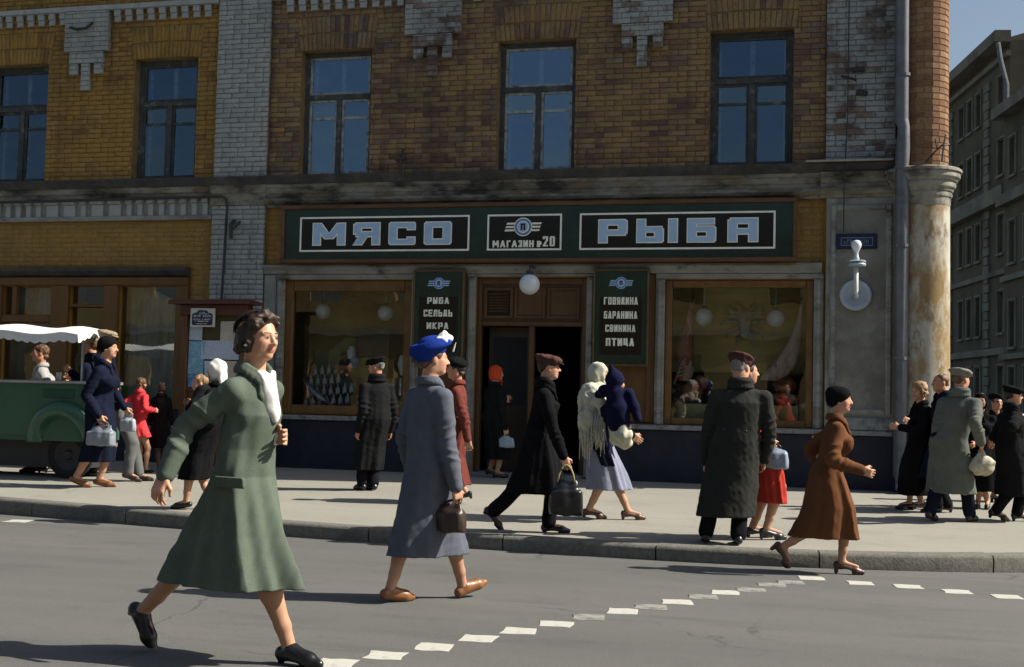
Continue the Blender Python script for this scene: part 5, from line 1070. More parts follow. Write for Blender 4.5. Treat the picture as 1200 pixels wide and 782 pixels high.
# ================================================================ FIGURES: implicit-surface modelling
class Field:
    """distance field on a grid; smooth unions; surface nets give one continuous skin"""
    def __init__(s, lo, hi, h):
        s.h = h; s.lo = np.array(lo, float)-3*h; n = np.ceil((np.array(hi, float)+3*h-s.lo)/h).astype(int)+1
        s.ax = [s.lo[i]+h*np.arange(n[i]) for i in range(3)]; s.F = np.full(tuple(n), .25, np.float32)
    def box(s, lo, hi):
        sl = []
        for i in range(3):
            a = int(max(0, math.floor((lo[i]-s.lo[i])/s.h))); c = int(min(len(s.ax[i]), math.ceil((hi[i]-s.lo[i])/s.h)+1)); 
            if c <= a: return None, None
            sl.append(slice(a, c))
        g = np.meshgrid(*[s.ax[i][sl[i]].astype(np.float32) for i in range(3)], indexing='ij', sparse=True)
        return tuple(sl), g
    def put(s, sl, d, k, sub=False):
        A = s.F[sl]; d = d.astype(np.float32)
        if sub:
            d = -d
            if k > 0: hh = np.maximum(k-np.abs(A-d), 0)/k; s.F[sl] = np.maximum(A, d)+hh*hh*k*.25
            else: s.F[sl] = np.maximum(A, d)
        else:
            if k > 0: hh = np.maximum(k-np.abs(A-d), 0)/k; s.F[sl] = np.minimum(A, d)-hh*hh*k*.25
            else: s.F[sl] = np.minimum(A, d)
    def cone(s, a, b, ra, rb, k=.02, sub=False):
        a = np.array(a, float); b = np.array(b, float); m = max(ra, rb)+k+3*s.h
        sl, g = s.box(np.minimum(a, b)-m, np.maximum(a, b)+m)
        if sl is None: return s
        ab = b-a; L2 = max(float(ab@ab), 1e-9); px, py, pz = g[0]-a[0], g[1]-a[1], g[2]-a[2]
        t = np.clip((px*ab[0]+py*ab[1]+pz*ab[2])/L2, 0, 1)
        d = np.sqrt((px-t*ab[0])**2+(py-t*ab[1])**2+(pz-t*ab[2])**2)-(ra+(rb-ra)*t); s.put(sl, d, k, sub); return s
    def chain(s, pts, rs, k=.02):
        for i in range(len(pts)-1): s.cone(pts[i], pts[i+1], rs[i], rs[i+1], k)
        return s
    def ell(s, c, r, Rm=None, k=.02, sub=False):
        c = np.array(c, float); r = np.array(r, float); m = float(r.max())+k+3*s.h; sl, g = s.box(c-m, c+m)
        if sl is None: return s
        q = [g[0]-c[0], g[1]-c[1], g[2]-c[2]]
        if Rm is not None: q = [q[0]*Rm[i][0]+q[1]*Rm[i][1]+q[2]*Rm[i][2] for i in range(3)]
        k0 = np.sqrt((q[0]/r[0])**2+(q[1]/r[1])**2+(q[2]/r[2])**2); k1 = np.sqrt((q[0]/r[0]**2)**2+(q[1]/r[1]**2)**2+(q[2]/r[2]**2)**2)+1e-6
        s.put(sl, k0*(k0-1)/k1, k, sub); return s
    def rbox(s, c, hs, rad, Rm, k=.01):
        c = np.array(c, float); m = float(np.linalg.norm(hs))+rad+k+3*s.h; sl, g = s.box(c-m, c+m)
        if sl is None: return s
        q = [g[0]-c[0], g[1]-c[1], g[2]-c[2]]; q = [q[0]*Rm[i][0]+q[1]*Rm[i][1]+q[2]*Rm[i][2] for i in range(3)]
        e = [np.abs(q[i])-hs[i] for i in range(3)]
        d = np.sqrt(sum(np.maximum(v, 0)**2 for v in e))+np.minimum(np.maximum(np.maximum(e[0], e[1]), e[2]), 0)-rad; s.put(sl, d, k); return s
    def loft(s, lev, f2, l2, folds=(0, 0, 0), k=.02, sub=False):
        """lev rows: z, cx, cy, half depth (along f2), half width (along l2), fold amplitude"""
        lev = sorted(lev); z = np.array([q[0] for q in lev]); A = np.array(lev, float)
        ext = max(A[:, 3].max(), A[:, 4].max())*1.25+.03
        lo = [A[:, 1].min()-ext, A[:, 2].min()-ext, z[0]-.03]; hi = [A[:, 1].max()+ext, A[:, 2].max()+ext, z[-1]+.03]
        sl, g = s.box(lo, hi)
        if sl is None: return s
        zz = s.ax[2][sl[2]]; I = lambda j: np.interp(zz, z, A[:, j]).astype(np.float32)[None, None, :]
        dx, dy = g[0]-I(1), g[1]-I(2); u = (dx*f2[0]+dy*f2[1])/I(3); v = (dx*l2[0]+dy*l2[1])/I(4)
        q = np.sqrt(u*u+v*v)+1e-6; amp = I(5)
        th = np.arctan2(v, u); n1, p1, tw = folds
        if n1: 
            zt_ = zz[None, None, :]; w1 = 1-2*np.abs(np.sin(.5*(n1*th+p1+tw*zt_+.8*np.sin(3*th+p1)))); q = q/(1+amp*(.75*w1+.3*np.sin((n1*2-1)*th+p1*2.3+.6*zt_)+.4*np.sin((n1-2)*th+1.7*p1)))
        mn = np.minimum(I(3), I(4))
        d = (q-1)*mn*.9; zg = g[2]
        d = np.maximum(d, np.maximum(z[0]-zg, zg-z[-1])); s.put(sl, d, k, sub); return s
    def plane_cut(s, p, n):
        """keep the side n points away from"""
        g = np.meshgrid(*[a.astype(np.float32) for a in s.ax], indexing='ij', sparse=True); d = (g[0]-p[0])*n[0]+(g[1]-p[1])*n[1]+(g[2]-p[2])*n[2]
        s.F = np.maximum(s.F, d.astype(np.float32)); return s
    def wobble(s, amp, fr, ph=0):
        """irregular ripples: sines in scattered directions and scales"""
        g = np.meshgrid(*[a.astype(np.float32) for a in s.ax], indexing='ij', sparse=True); rg_ = random.Random(int(ph*1000)+int(fr*7)); acc = 0
        for q in range(7):
            v = np.array([rg_.gauss(0, 1), rg_.gauss(0, 1), rg_.gauss(0, .75)]); v = v/np.linalg.norm(v)*fr*rg_.uniform(.55, 1.7); u = np.array([rg_.gauss(0, 1), rg_.gauss(0, 1), rg_.gauss(0, 1)]); u = u/np.linalg.norm(u)*fr*.35
            acc = acc+np.sin(v[0]*g[0]+v[1]*g[1]+v[2]*g[2]+rg_.uniform(0, 6))*np.sin(u[0]*g[0]+u[1]*g[1]+u[2]*g[2]+rg_.uniform(0, 6))
        s.F += (amp*.62*acc).astype(np.float32); return s
    def mesh(s):
        F = s.F; h = s.h; ins = F < 0
        c = np.zeros(tuple(n-1 for n in F.shape), np.int8)
        for i in (0, 1):
            for j in (0, 1):
                for k in (0, 1): c += ins[i:F.shape[0]-1+i, j:F.shape[1]-1+j, k:F.shape[2]-1+k]
        act = (c > 0) & (c < 8); idx = np.full(c.shape, -1, np.int32); ijk = np.argwhere(act); idx[act] = np.arange(len(ijk)); 
        if len(ijk) == 0: return np.zeros((0, 3)), np.zeros((0, 4), np.int32)
        P_ = np.zeros((len(ijk), 3)); cnt = np.zeros(len(ijk)); cor = {}
        for i in (0, 1):
            for j in (0, 1):
                for k in (0, 1): cor[i, j, k] = F[ijk[:, 0]+i, ijk[:, 1]+j, ijk[:, 2]+k].astype(float)
        for a in cor:
            for ax in range(3):
                if a[ax] == 0:
                    b_ = tuple(1 if t == ax else a[t] for t in range(3)); va, vb = cor[a], cor[b_]; m = (va < 0) != (vb < 0)
                    t = np.where(m, va/np.where(m, va-vb, 1), 0)
                    for x in range(3): P_[:, x] += np.where(m, a[x]+(t if x == ax else 0), 0)
                    cnt += m
        V = s.lo+h*(ijk+P_/cnt[:, None]); Q = []
        for ax in range(3):
            o1, o2 = [(1, 2), (2, 0), (0, 1)][ax]
            A = np.take(ins, range(F.shape[ax]-1), ax); B = np.take(ins, range(1, F.shape[ax]), ax); e = np.argwhere(A != B)
            e = e[(e[:, o1] > 0) & (e[:, o2] > 0) & (e[:, o1] < F.shape[o1]-1) & (e[:, o2] < F.shape[o2]-1)]
            if len(e) == 0: continue
            fl = A[e[:, 0], e[:, 1], e[:, 2]]
            def cell(d1, d2): q = e.copy(); q[:, o1] -= d1; q[:, o2] -= d2; return idx[q[:, 0], q[:, 1], q[:, 2]]
            q = np.stack([cell(1, 1), cell(0, 1), cell(0, 0), cell(1, 0)], 1); q[~fl] = q[~fl][:, ::-1]; Q.append(q)
        Q = np.concatenate(Q); return V, Q[(Q >= 0).all(1)]
    def build(s, name, m, parent, fm=None):
        V, Q = s.mesh()
        fi = None
        if fm is not None and len(Q): fi = fm(V[Q].mean(1))
        o = mesh_obj(name, V, Q.astype(np.int32), m, parent, True, fmat=fi)
        return o
# ---------------------------------------------------------------- figure materials
def cloth(name, c, rough=.95, w=.17, sheen=0, tw=420):
    return mat('cloth_'+name, c, rough, w, 150, bump=.3, bscale=260, bdist=.003, spec=.04, second=tuple(v*1.2 for v in c), thr=(.45, .75), sscale=3.5, third=tuple(v*.8 for v in c), tthr=(.5, .75), tscale=8)
SKIN = mat('skin', (.50, .27, .17), .5, .10, 14, second=(.46, .20, .13), thr=(.52, .75), sscale=11, bump=.08, bscale=200, spec=.4, sss=.12)
SKIN_R = mat('skin_ruddy', (.46, .22, .13), .5, .10, 14, second=(.42, .16, .10), thr=(.5, .75), sscale=11, bump=.08, bscale=200, spec=.4, sss=.12)
LIPS = mat('lips', (.36, .13, .10), .45, .05, 10, bump=0)
EYEW = mat('eye_white', (.34, .3, .27), .3, .02, 5, bump=0)
EYED = mat('iris_dark', (.03, .02, .015), .25, .02, 5, bump=0, spec=.6)
STOCK = mat('stocking', (.40, .22, .135), .6, .08, 9, bump=0, spec=.3)
STOCKD = mat('dark_stocking', (.12, .075, .055), .7, .08, 9, bump=0, spec=.3)
def hairmat(n, c): return mat('hair_'+n, c, .55, .35, 40, second=tuple(v*.5 for v in c), thr=(.45, .6), sscale=30, stretch=(1, 1, .3), bump=.6, bscale=90, bdist=.004, spec=.35)
H_DARK = hairmat('dark', (.045, .026, .017)); H_BROWN = hairmat('brown', (.13, .068, .032)); H_FAIR = hairmat('fair', (.28, .17, .075)); H_GREY = hairmat('grey', (.2, .19, .175))
def leather(n, c, rough=.4): return mat('leather_'+n, c, rough, .2, 8, second=tuple(v*.6 for v in c), thr=(.5, .75), sscale=6, bump=.25, bscale=90, spec=.5)
L_BLACK = leather('black', (.012, .012, .013), .3); L_BROWN = leather('brown', (.07, .03, .016)); L_TAN = leather('tan', (.2, .08, .028)); L_DKBR = leather('dark_brown', (.035, .02, .013))
nrm = lambda v: np.array(v, float)/max(np.linalg.norm(v), 1e-9)
def ik(a, c, l1, l2, bend):
    a, c = np.array(a, float), np.array(c, float); d = c-a; L = np.linalg.norm(d); mx = (l1+l2)*.998
    if L > mx: l1, l2 = l1*L/mx, l2*L/mx
    t = (L*L+l1*l1-l2*l2)/(2*L); hgt = math.sqrt(max(l1*l1-t*t, 0)); u = d/L; b_ = np.array(bend, float); b_ = b_-u*(b_@u); b_ = nrm(b_)
    return a+u*t+b_*hgt
PEOPLE = []
def person(label, base, on, head, heading, ank, hands=(None, None), H=None, hip=None, female=True, lean=0.0, coat=None, hem=None, hemw=None, coatm=None, trousers=None, shoes=L_BLACK, heel=.035, hair=None, hairc=H_DARK, hat=None, look=0, nod=0, skin=None, bulk=1.0, vox=.0095, collar=None, folds=7, waist=None, stock=STOCK, skirtm=None, skirt=None, sleeve=1.0, fold_amp=.07, belt=False, shoulders=1.0, group='pedestrians', lapel=None, elbow_out=.25, open_front=False, hemshift=0.0, tilt=0, elbows=(None, None), bust=1.0, closed=False):
    """head: pixel of the head's centre.  ank: (pixel x, metres toward +Y, foot pitch) for left and right.  hands: (pixel x, y, metres toward +Y)"""
    O = ground(base[0], base[1], on == 'walk'); fig = empty('person', O, label, 'person', group)
    Wp = lambda px, py, dy=0.0: np.array(at(px, py, O.y+dy)-O)
    a = R(heading); f = np.array([math.cos(a), math.sin(a), 0]); l = np.array([-math.sin(a), math.cos(a), 0]); U_ = np.array([0, 0, 1.0])
    hc = Wp(*head)
    if isinstance(hem, tuple): hem = float(Wp(*hem)[2])
    if isinstance(skirt, tuple): skirt = float(Wp(*skirt)[2])
    if H is None: H = hc[2]/.935*1.015
    hs = H*.132/.225                                   # head scale
    # head frame
    ha = R(heading+look); hf = np.array([math.cos(ha), math.sin(ha), 0]); hl = np.array([-math.sin(ha), math.cos(ha), 0]); nn = R(nod)
    hu = nrm(U_*math.cos(nn)+hf*math.sin(nn)); hf = nrm(hf*math.cos(nn)-U_*math.sin(nn))
    if tilt: tt = R(tilt); hl, hu = nrm(hl*math.cos(tt)+hu*math.sin(tt)), nrm(hu*math.cos(tt)-hl*math.sin(tt))
    Rm = [hf, hl, hu]
    Hd = lambda x, y, z: hc+hs*(hf*x+hl*y+hu*z)
    N = hc-U_*H*.118-f*.03
    hp = Wp(*hip) if hip is not None else np.array([N[0]-f[0]*lean*.3, N[1]-f[1]*lean*.3, 0])
    hp = np.array([hp[0], N[1] if hip is None else hp[1], H*.515])
    sw = H*(.096 if female else .107)*shoulders
    sh = [N+l*sw-U_*H*.040, N-l*sw-U_*H*.040]; hj = [hp+l*H*.05, hp-l*H*.05]
    # feet on the ground
    flen = H*.148; ah = H*.042+heel*.8; an = []; fd = []; fl = []
    for i, (px, dy, pit) in enumerate(ank):
        q = Wp(px, base[1], dy); gz = terrain(O.x+q[0], O.y+q[1])-O.z; p = R(pit)
        z = ah+max(0, math.sin(p))*flen*.62-min(0, math.sin(p))*.02
        an.append(np.array([q[0], q[1], gz+z])); d = nrm(f*math.cos(p)-U_*math.sin(p)); fd.append(d); fl.append(nrm(np.cross(l, d)*-1))
    kn = [ik(hj[i], an[i], H*.245, H*.235, f+l*(.08 if i == 0 else -.08)) for i in (0, 1)]
    wr = []; el = []; hd = []
    for i in (0, 1):
        s_ = 1 if i == 0 else -1
        if hands[i] is None: w_ = sh[i]+np.array([0, 0, -H*.315])+l*s_*.05+f*.03; given = False
        else: w_ = Wp(*hands[i]); given = True
        tgt = w_
        e = ik(sh[i], tgt, H*.172, H*.155, (-f*1.0+l*s_*elbow_out-U_*.25) if elbows[i] is None else elbows[i]); fdir = nrm(tgt-e); wr.append(tgt); el.append(e); hd.append(fdir)
    lo = np.min([*an, *kn, *wr, hc], 0)-.22; hi = np.max([*an, *kn, *wr, hc], 0)+.22; lo[2] = -.06
    # ---- body: one continuous skin
    F = Field(lo, hi, vox); E3 = [f, l, U_]
    F.ell(hp, (.10*H*.6, .088*H, .07*H), E3); F.ell(hp*.5+N*.5-U_*.02, (.048*H, .066*H, .12*H), E3, .04); F.ell(N-U_*H*.085, (.044*H, .072*H, .065*H), E3, .04)
    for i in (0, 1):
        F.chain([hj[i], kn[i]], [.050*H, .033*H], .03); mid = kn[i]*.66+an[i]*.34-f*.012*H/1.65
        F.chain([kn[i], mid, kn[i]*.25+an[i]*.75, an[i]], [.033*H, .0335*H, .0225*H, .0205*H], .02); F.cone(an[i]-U_*.01, an[i]+fd[i]*flen*.55-fl[i]*ah*.4, .024, .018, .02)
        F.chain([sh[i]-l*(1 if i == 0 else -1)*.012, el[i]], [.026*H, .022*H], .02); F.chain([el[i], wr[i]], [.022*H, .0162*H], .02)
        # hand: palm, four fingers, thumb
        d = hd[i]; s_ = 1 if i == 0 else -1; hsz = H/1.65
        pn = nrm(np.cross(d, f)) if abs(d@f) < .8 else nrm(l*s_); side = nrm(np.cross(pn, d))   # side: towards the thumb
        if side@f < 0: side = -side
        pn = nrm(-l*s_) ; pn = nrm(pn-d*(pn@d)); side = nrm(np.cross(d, pn)); 
        if side@(f+U_*.3) < 0: side = -side
        pc = wr[i]+d*.045*hsz; F.rbox(pc, (.036*hsz, .026*hsz, .004), .011*hsz, [d, side, pn], .012)
        for q in range(4):
            rt_ = wr[i]+d*.082*hsz+side*(.030-.0205*q)*hsz; ln = [.036, .042, .039, .030][q]*hsz; d1 = nrm(d*.86+pn*.5+side*(.06-.04*q)); d2 = nrm(d*.35+pn*.94)
            F.chain([rt_, rt_+d1*ln, rt_+d1*ln+d2*ln*.8], [.0086*hsz, .0078*hsz, .0066*hsz], .003)
        tr_ = wr[i]+d*.03*hsz+side*.03*hsz; F.chain([tr_, tr_+nrm(d*.7+side*.6+pn*.35)*.038*hsz, tr_+nrm(d*.85+side*.35+pn*.5)*.066*hsz], [.0115*hsz, .0098*hsz, .0078*hsz], .010)
    # neck and head
    F.cone(N-U_*.02, Hd(-.018, 0, -.05), .036*H, .031*H, .03)
    e = lambda x, y, z, r, k=.02, sub=False: F.ell(Hd(x, y, z), np.array(r)*hs, Rm, k*hs, sub)
    e(-.014, 0, .032, (.094, .074, .082), .02); e(.030, 0, -.030, (.058, .054, .072), .04); e(.064, 0, -.088, (.024, .024, .020), .03)
    for s_ in (1, -1):
        e(.052, s_*.036, -.022, (.028, .024, .026), .03); e(.012, s_*.048, -.06, (.045, .014, .03), .03); e(-.008, s_*.074, -.008, (.020, .009, .031), .008)
        e(.100, s_*.031, .004, (.022, .017, .012), .014, True); e(.074, s_*.031, .003, (.0145, .0145, .0125), .004)
        F.cone(Hd(.083, s_*.012, .024), Hd(.070, s_*.05, .024), .009*hs, .007*hs, .014*hs)
    F.cone(Hd(.084, 0, .016), Hd(.108, 0, -.026), .0085*hs, .0125*hs, .012*hs)
    for s_ in (1, -1): e(.095, s_*.012, -.031, (.011, .009, .008), .008)
    e(.086, 0, -.054, (.011, .023, .0065), .006); e(.084, 0, -.065, (.011, .020, .0075), .005)
    for s_ in (0,): F.cone(Hd(.099, -.022, -.0597), Hd(.099, .022, -.0597), .0022*hs, .0022*hs, .002, True)
    kneez = (kn[0][2]+kn[1][2])/2+.25
    HT = np.array([hf, hl, hu])
    def fm(c):
        q = (c-hc)@HT.T/hs; out = np.zeros(len(c), np.int32)
        lip = (q[:, 0] > .07) & (np.abs(q[:, 1]) < .024-.1*np.abs(q[:, 2]+.0597)) & (np.abs(q[:, 2]+.0597) < .0105); out[lip] = 1
        for s_ in (1, -1):
            dy = q[:, 1]-s_*.031; dz = q[:, 2]-.003; ey = (q[:, 0] > .055) & ((dy/.0140)**2+(dz/.0058)**2 < 1); out[ey] = 2; ir = (q[:, 0] > .055) & (dy**2+dz**2 < .0066**2); out[ir] = 3
            br = (q[:, 0] > .05) & (np.abs(q[:, 2]-.0275+.12*np.maximum(np.abs(dy)-.012, 0)) < .0036) & (np.abs(dy) < .019); out[br] = 4
            ld = (q[:, 0] > .055) & (np.abs(dz-.0088) < .0022) & (np.abs(dy) < .0155); out[ld] = 4
        out[(c[:, 2] < kneez) & (out == 0) & (np.abs(c[:, 2]-wr[0][2]) > .2*(wr[0][2] < kneez)) & (np.abs(c[:, 2]-wr[1][2]) > .2*(wr[1][2] < kneez))] = 5
        return out
    sk = skin or SKIN
    F.build('body', [sk, LIPS, EYEW, EYED, hairc, stock if trousers is None else sk], fig, fm)
    # ---- shoes
    for i in (0, 1):
        d, uu = fd[i], fl[i]; gd = -uu*ah; A = an[i]; tF = Field(A-np.array([.3, .3, .16]), A+np.array([.3, .3, .13]), min(vox, .007)); hw = H/1.65
        if uu[2] < 0: uu = -uu; gd = -gd
        sole = A+gd; hz = heel
        heelp = sole-d*.038*hw+uu*(hz+.026); ball = sole+d*flen*.50+uu*.028; toe = sole+d*flen*.74+uu*.022
        tF.cone(heelp, ball, .031*hw, .036*hw, .02); tF.cone(ball, toe, .036*hw, .022*hw, .02)
        if closed: tF.cone(heelp, A+d*.018-uu*.022, .033*hw, .037*hw, .015); tF.cone(A+d*.018-uu*.022, ball+uu*.012, .037*hw, .03*hw, .02)
        elif trousers is None: tF.ell(A+d*.045*hw+uu*.035, (.06, .024*hw, .03), [d, l, uu], .01, True)
        else: tF.cone(heelp, A+uu*.03, .034*hw, .034*hw, .02)
        tF.plane_cut(sole, -uu)
        if hz > .02: 
            hh = sole-d*.042*hw; tF.cone(hh+uu*(hz+.01), hh+uu*.012, .022, .017, .006)
            md = sole+d*flen*.17+uu*(hz*.30); tF.ell(md, (.055*hw, .06, max(hz*.62, .012)), [nrm(d-uu*hz*3), l, uu], .006, True)
        sm = shoes
        tF.build('shoe', sm, fig)
    # ---- trousers
    if trousers is not None:
        T = Field(lo, hi, vox*1.15); cuff = 1.0
        for i in (0, 1):
            bt = an[i]*.96+kn[i]*.04-U_*.005; T.chain([hj[i]+U_*.05, kn[i]+f*.006, bt], [.062*H, .043*H, .041*H], .018)
        T.ell(hp+U_*.03, (.072*H, .098*H, .08*H), E3, .05)
        T.wobble(.0035, 38, heading*.01+1)
        T.build('trousers', trousers, fig)
    # ---- skirt under the coat
    def legs_at(z, m=.085):
        pts = []
        for i in (0, 1):
            A, K, Hj = an[i], kn[i], hj[i]; p = A+(K-A)*np.clip((z-A[2])/max(K[2]-A[2], 1e-3), 0, 1) if z < K[2] else K+(Hj-K)*np.clip((z-K[2])/max(Hj[2]-K[2], 1e-3), 0, 1); pts.append(p)
        c = (pts[0]+pts[1])/2; du = abs((pts[0]-pts[1])@f)/2+m; dv = abs((pts[0]-pts[1])@l)/2+m; return c, du, dv
    def garment(nm, zh, m_, flare, bk, amp, top=True, par_=fig, extra=0):
        amp *= 1.35; G = Field(lo-.12, hi+.12, vox*1.05); L_ = []
        ch, du, dv = legs_at(zh+.03); 
        wv = max(dv+.045, flare if flare else .12*H*bk); wu = max(du+.035, (flare or .12*H*bk)*.80)
        ch = ch+f*hemshift
        L_.append((zh, ch[0], ch[1], wu, wv, amp)); cm, du2, dv2 = legs_at(zh*.5+hp[2]*.5); t = .5
        L_.append((zh*.5+hp[2]*.5, cm[0]*.6+(ch[0]+hp[0])*.2, cm[1]*.6+(ch[1]+hp[1])*.2, max(du2+.03, .5*wu+.5*.082*H*bk), max(dv2+.03, .5*wv+.5*.108*H*bk), amp*.75))
        L_.append((hp[2]+.02*H, hp[0], hp[1], .082*H*bk, .106*H*bk, amp*.4))
        wz = .615*H; wc = hp*.45+N*.55; wa = waist or (.062 if female else .072); L_.append((wz, wc[0], wc[1], wa*H*bk*1.0, wa*1.28*H*bk, amp*.18))
        if top:
            L_.append((.715*H, N[0]+f[0]*.012, N[1]+f[1]*.012, .074*H*bk, .098*H*bk, .012)); L_.append((N[2]-.066*H, N[0], N[1], .066*H*bk, sw*1.0, .01)); L_.append((N[2]-.014*H, N[0]-f[0]*.005, N[1]-f[1]*.005, .05*H, sw*.60, 0)); L_.append((N[2]+.012*H, N[0], N[1], .040*H, .044*H, 0))
        G.loft(L_, f, l, (folds, heading*.07+head[0]*.31, 1.2), .02)
        if top:
            if female and bust and nm in ('coat', 'jacket', 'dress'): 
                for s_ in (1, -1): G.ell(N-U_*H*.115+f*H*.052*bk+l*s_*H*.042, (.032*H*bust, .036*H, .042*H), E3, .05)
            for i in (0, 1):
                r0, r1, r2 = .0365*H*sleeve, .0325*H*sleeve, .028*H*sleeve; s_ = 1 if i == 0 else -1
                G.cone(N+l*s_*sw*.35-U_*H*.016, sh[i]-l*s_*.01, .028*H, r0*.95, .045)
                md = sh[i]*.5+el[i]*.5; G.chain([sh[i], md, el[i]], [r0, r0*.97, r1], .018); md = el[i]*.45+wr[i]*.55; G.chain([el[i], md, wr[i]-hd[i]*.004], [r1, r1*.95, r2], .014)
                # sleeve creases round the elbow
                ax_ = nrm(wr[i]-el[i]); ax2 = nrm(el[i]-sh[i])
                for q, (pp, ax3) in enumerate(((el[i]+ax_*.045, ax_), (el[i]-ax2*.045, ax2), (el[i]+ax_*.10, ax_), (el[i]-ax2*.11, ax2))):
                    G.ell(pp-f*.01*(q % 2), (r1*1.08, r1*1.08, .008), [nrm(np.cross(ax3, l+.01)), nrm(np.cross(ax3, np.cross(ax3, l+.01))), nrm(ax3+f*.35*(1 if q % 2 else -1))], .02)
        if extra: extra(G)
        G.wobble(.0026, 22, heading*.02+head[0]*.1); G.wobble(.0012, 75, head[0]*.2)
        return G.build(nm, m_, par_)
    if skirtm is not None: garment('skirt', skirt, skirtm, None, .92, fold_amp*1.2, top=False)
    ctobj = None
    if coat:
        bk = bulk
        ctobj = garment(coat, hem, coatm, hemw, bk, fold_amp)
        # collar: a turned-down band round the neck with two lapel points
        cm_ = collar or coatm
        if collar != 'none':
            K = Field(N-.26, N+.26, vox); n = 20; pr = None; nb_ = N+U_*(.026 if female else .046)*H+(np.zeros(3) if female else -f*.004)
            for q in range(n+1):
                t = -math.pi*.86+2*math.pi*.86*q/n+math.pi; ct_, st_ = math.cos(t), math.sin(t)
                rr = (.047 if female else .052)*H; p = nb_+f*(ct_*rr*.92+.008)+l*st_*rr*1.02+U_*(.012-.030*max(0, ct_))*H/1.0
                K.cone(p, p-U_*(.022 if female else .048)*H+(p-nb_)*.22, .0115, .0125, .016)
                if pr is not None: K.cone(pr, p, .0125, .0125, .012); K.cone(pr-U_*.022+(pr-nb_)*.16, p-U_*.022+(p-nb_)*.16, .0105, .0105, .014)
                pr = p
            for s_ in (1, -1):
                p0 = N+f*.046*H+l*s_*.026*H-U_*.005*H; p1 = N+f*.060*H*bk+l*s_*.034*H-U_*.055*H; p2 = N+f*.070*H*bk+l*s_*.006*H-U_*.13*H
                K.cone(p0, p1, .013, .014, .015); K.cone(p1, p2, .013, .006, .015)
            K.build('collar', cm_, ctobj)
        if belt:
            B = Field(hp-.35, N+.2, vox); wz = .615*H; wc = hp*.45+N*.55; wa = (waist or (.062 if female else .072))*H*bk
            B.loft([(wz-.02, wc[0], wc[1], wa+.012, wa*1.28+.012, 0), (wz+.02, wc[0], wc[1], wa+.012, wa*1.28+.012, 0)], f, l, (0, 0, 0), 0); B.build('belt', coatm, ctobj)
    # ---- hair
    hb = None
    if hair:
        hF = Field(hc-.2*hs/.95-.02, hc+.2*hs/.95+.02, min(vox, .0075)); eh = lambda x, y, z, r, k=.015, sub=False: hF.ell(Hd(x, y, z), np.array(r)*hs, Rm, k*hs, sub)
        if hair == 'short':
            eh(-.022, 0, .034, (.091, .0775, .083)); eh(-.06, 0, -.008, (.044, .054, .042)); eh(.075, 0, -.025, (.082, .10, .062), .02, True); hF.wobble(.003, 110)
        elif hair == 'bob':
            eh(-.020, 0, .040, (.104, .088, .092)); eh(-.060, 0, -.02, (.066, .078, .062), .03)
            for s_ in (1, -1): eh(-.025, s_*.066, -.015, (.050, .030, .055), .03); eh(-.05, s_*.06, -.055, (.045, .035, .030), .02); eh(.02, s_*.055, .075, (.035, .03, .028), .03)
            eh(.02, .01, .104, (.058, .06, .028), .03)
            eh(.100, 0, -.008, (.080, .080, .078), .015, True); hF.wobble(.0065, 70, 1.2); hF.wobble(.004, 150, .3)
        elif hair == 'curls':
            eh(-.018, 0, .038, (.106, .092, .094))
            rr_ = random.Random(4)
            for q in range(46):
                t = rr_.uniform(0, 6.28); zz = rr_.uniform(-.085, .10); rad = .085*math.sqrt(max(.25, 1-(zz/.14)**2)); eh(-.022+rad*1.1*math.cos(t), rad*math.sin(t), zz, (.022, .022, .022), .012)
            eh(.10, 0, -.018, (.075, .062, .068), .015, True)
        elif hair == 'roll':
            eh(-.022, 0, .034, (.098, .083, .086)); eh(-.075, 0, -.045, (.04, .062, .026), .02); eh(.09, 0, -.02, (.075, .085, .064), .02, True); hF.wobble(.0035, 110)
        hF.build('hair', hairc, fig)
    # ---- hats and scarves
    if hat:
        kind, hm = hat[0], hat[1]; hF = Field(hc-.26, hc+.26, min(vox, .0085)); eh = lambda x, y, z, r, k=.015, sub=False, T=None: hF.ell(Hd(x, y, z), np.array(r)*hs, T or Rm, k*hs, sub)
        ho = None
        if kind == 'cap':
            ta = R(14); T = [nrm(hf*math.cos(ta)-hu*math.sin(ta)), hl, nrm(hu*math.cos(ta)+hf*math.sin(ta))]
            eh(-.016, 0, .050, (.106, .091, .050), .02, T=T); eh(-.010, 0, .086, (.128, .116, .036), .03, T=T); eh(.05, 0, .080, (.078, .092, .030), .03, T=T); hF.wobble(.003, 60)
            ho = hF.build('cap', hm, fig)
            v_ = Field(hc-.26, hc+.26, .0065); T2 = [nrm(hf*math.cos(R(22))-hu*math.sin(R(22))), hl, nrm(hu*math.cos(R(22))+hf*math.sin(R(22)))]
            v_.ell(Hd(.082, 0, .056), np.array((.074, .080, .009))*hs, T2, .004); v_.ell(Hd(.02, 0, .05), np.array((.07, .09, .05))*hs, T2, .004, True); v_.build('visor', hm, ho)
        elif kind == 'beret':
            ta, tb = R(-16), R(hat[2] if len(hat) > 2 else 18); hu2 = nrm(hu*math.cos(tb)+hl*math.sin(tb)); hl2 = nrm(hl*math.cos(tb)-hu*math.sin(tb)); T = [nrm(hf*math.cos(ta)-hu2*math.sin(ta)), hl2, nrm(hu2*math.cos(ta)+hf*math.sin(ta))]
            eh(-.02, 0, .060, (.100, .088, .040), .02, T=T); eh(-.03, 0, .088, (.124, .116, .044), .03, T=T); hF.wobble(.004, 48); ho = hF.build('beret', hm, fig)
        elif kind == 'hat':                               # felt hat with rolled brim and white bow
            ta = R(-14); T = [nrm(hf*math.cos(ta)-hu*math.sin(ta)), hl, nrm(hu*math.cos(ta)+hf*math.sin(ta))]
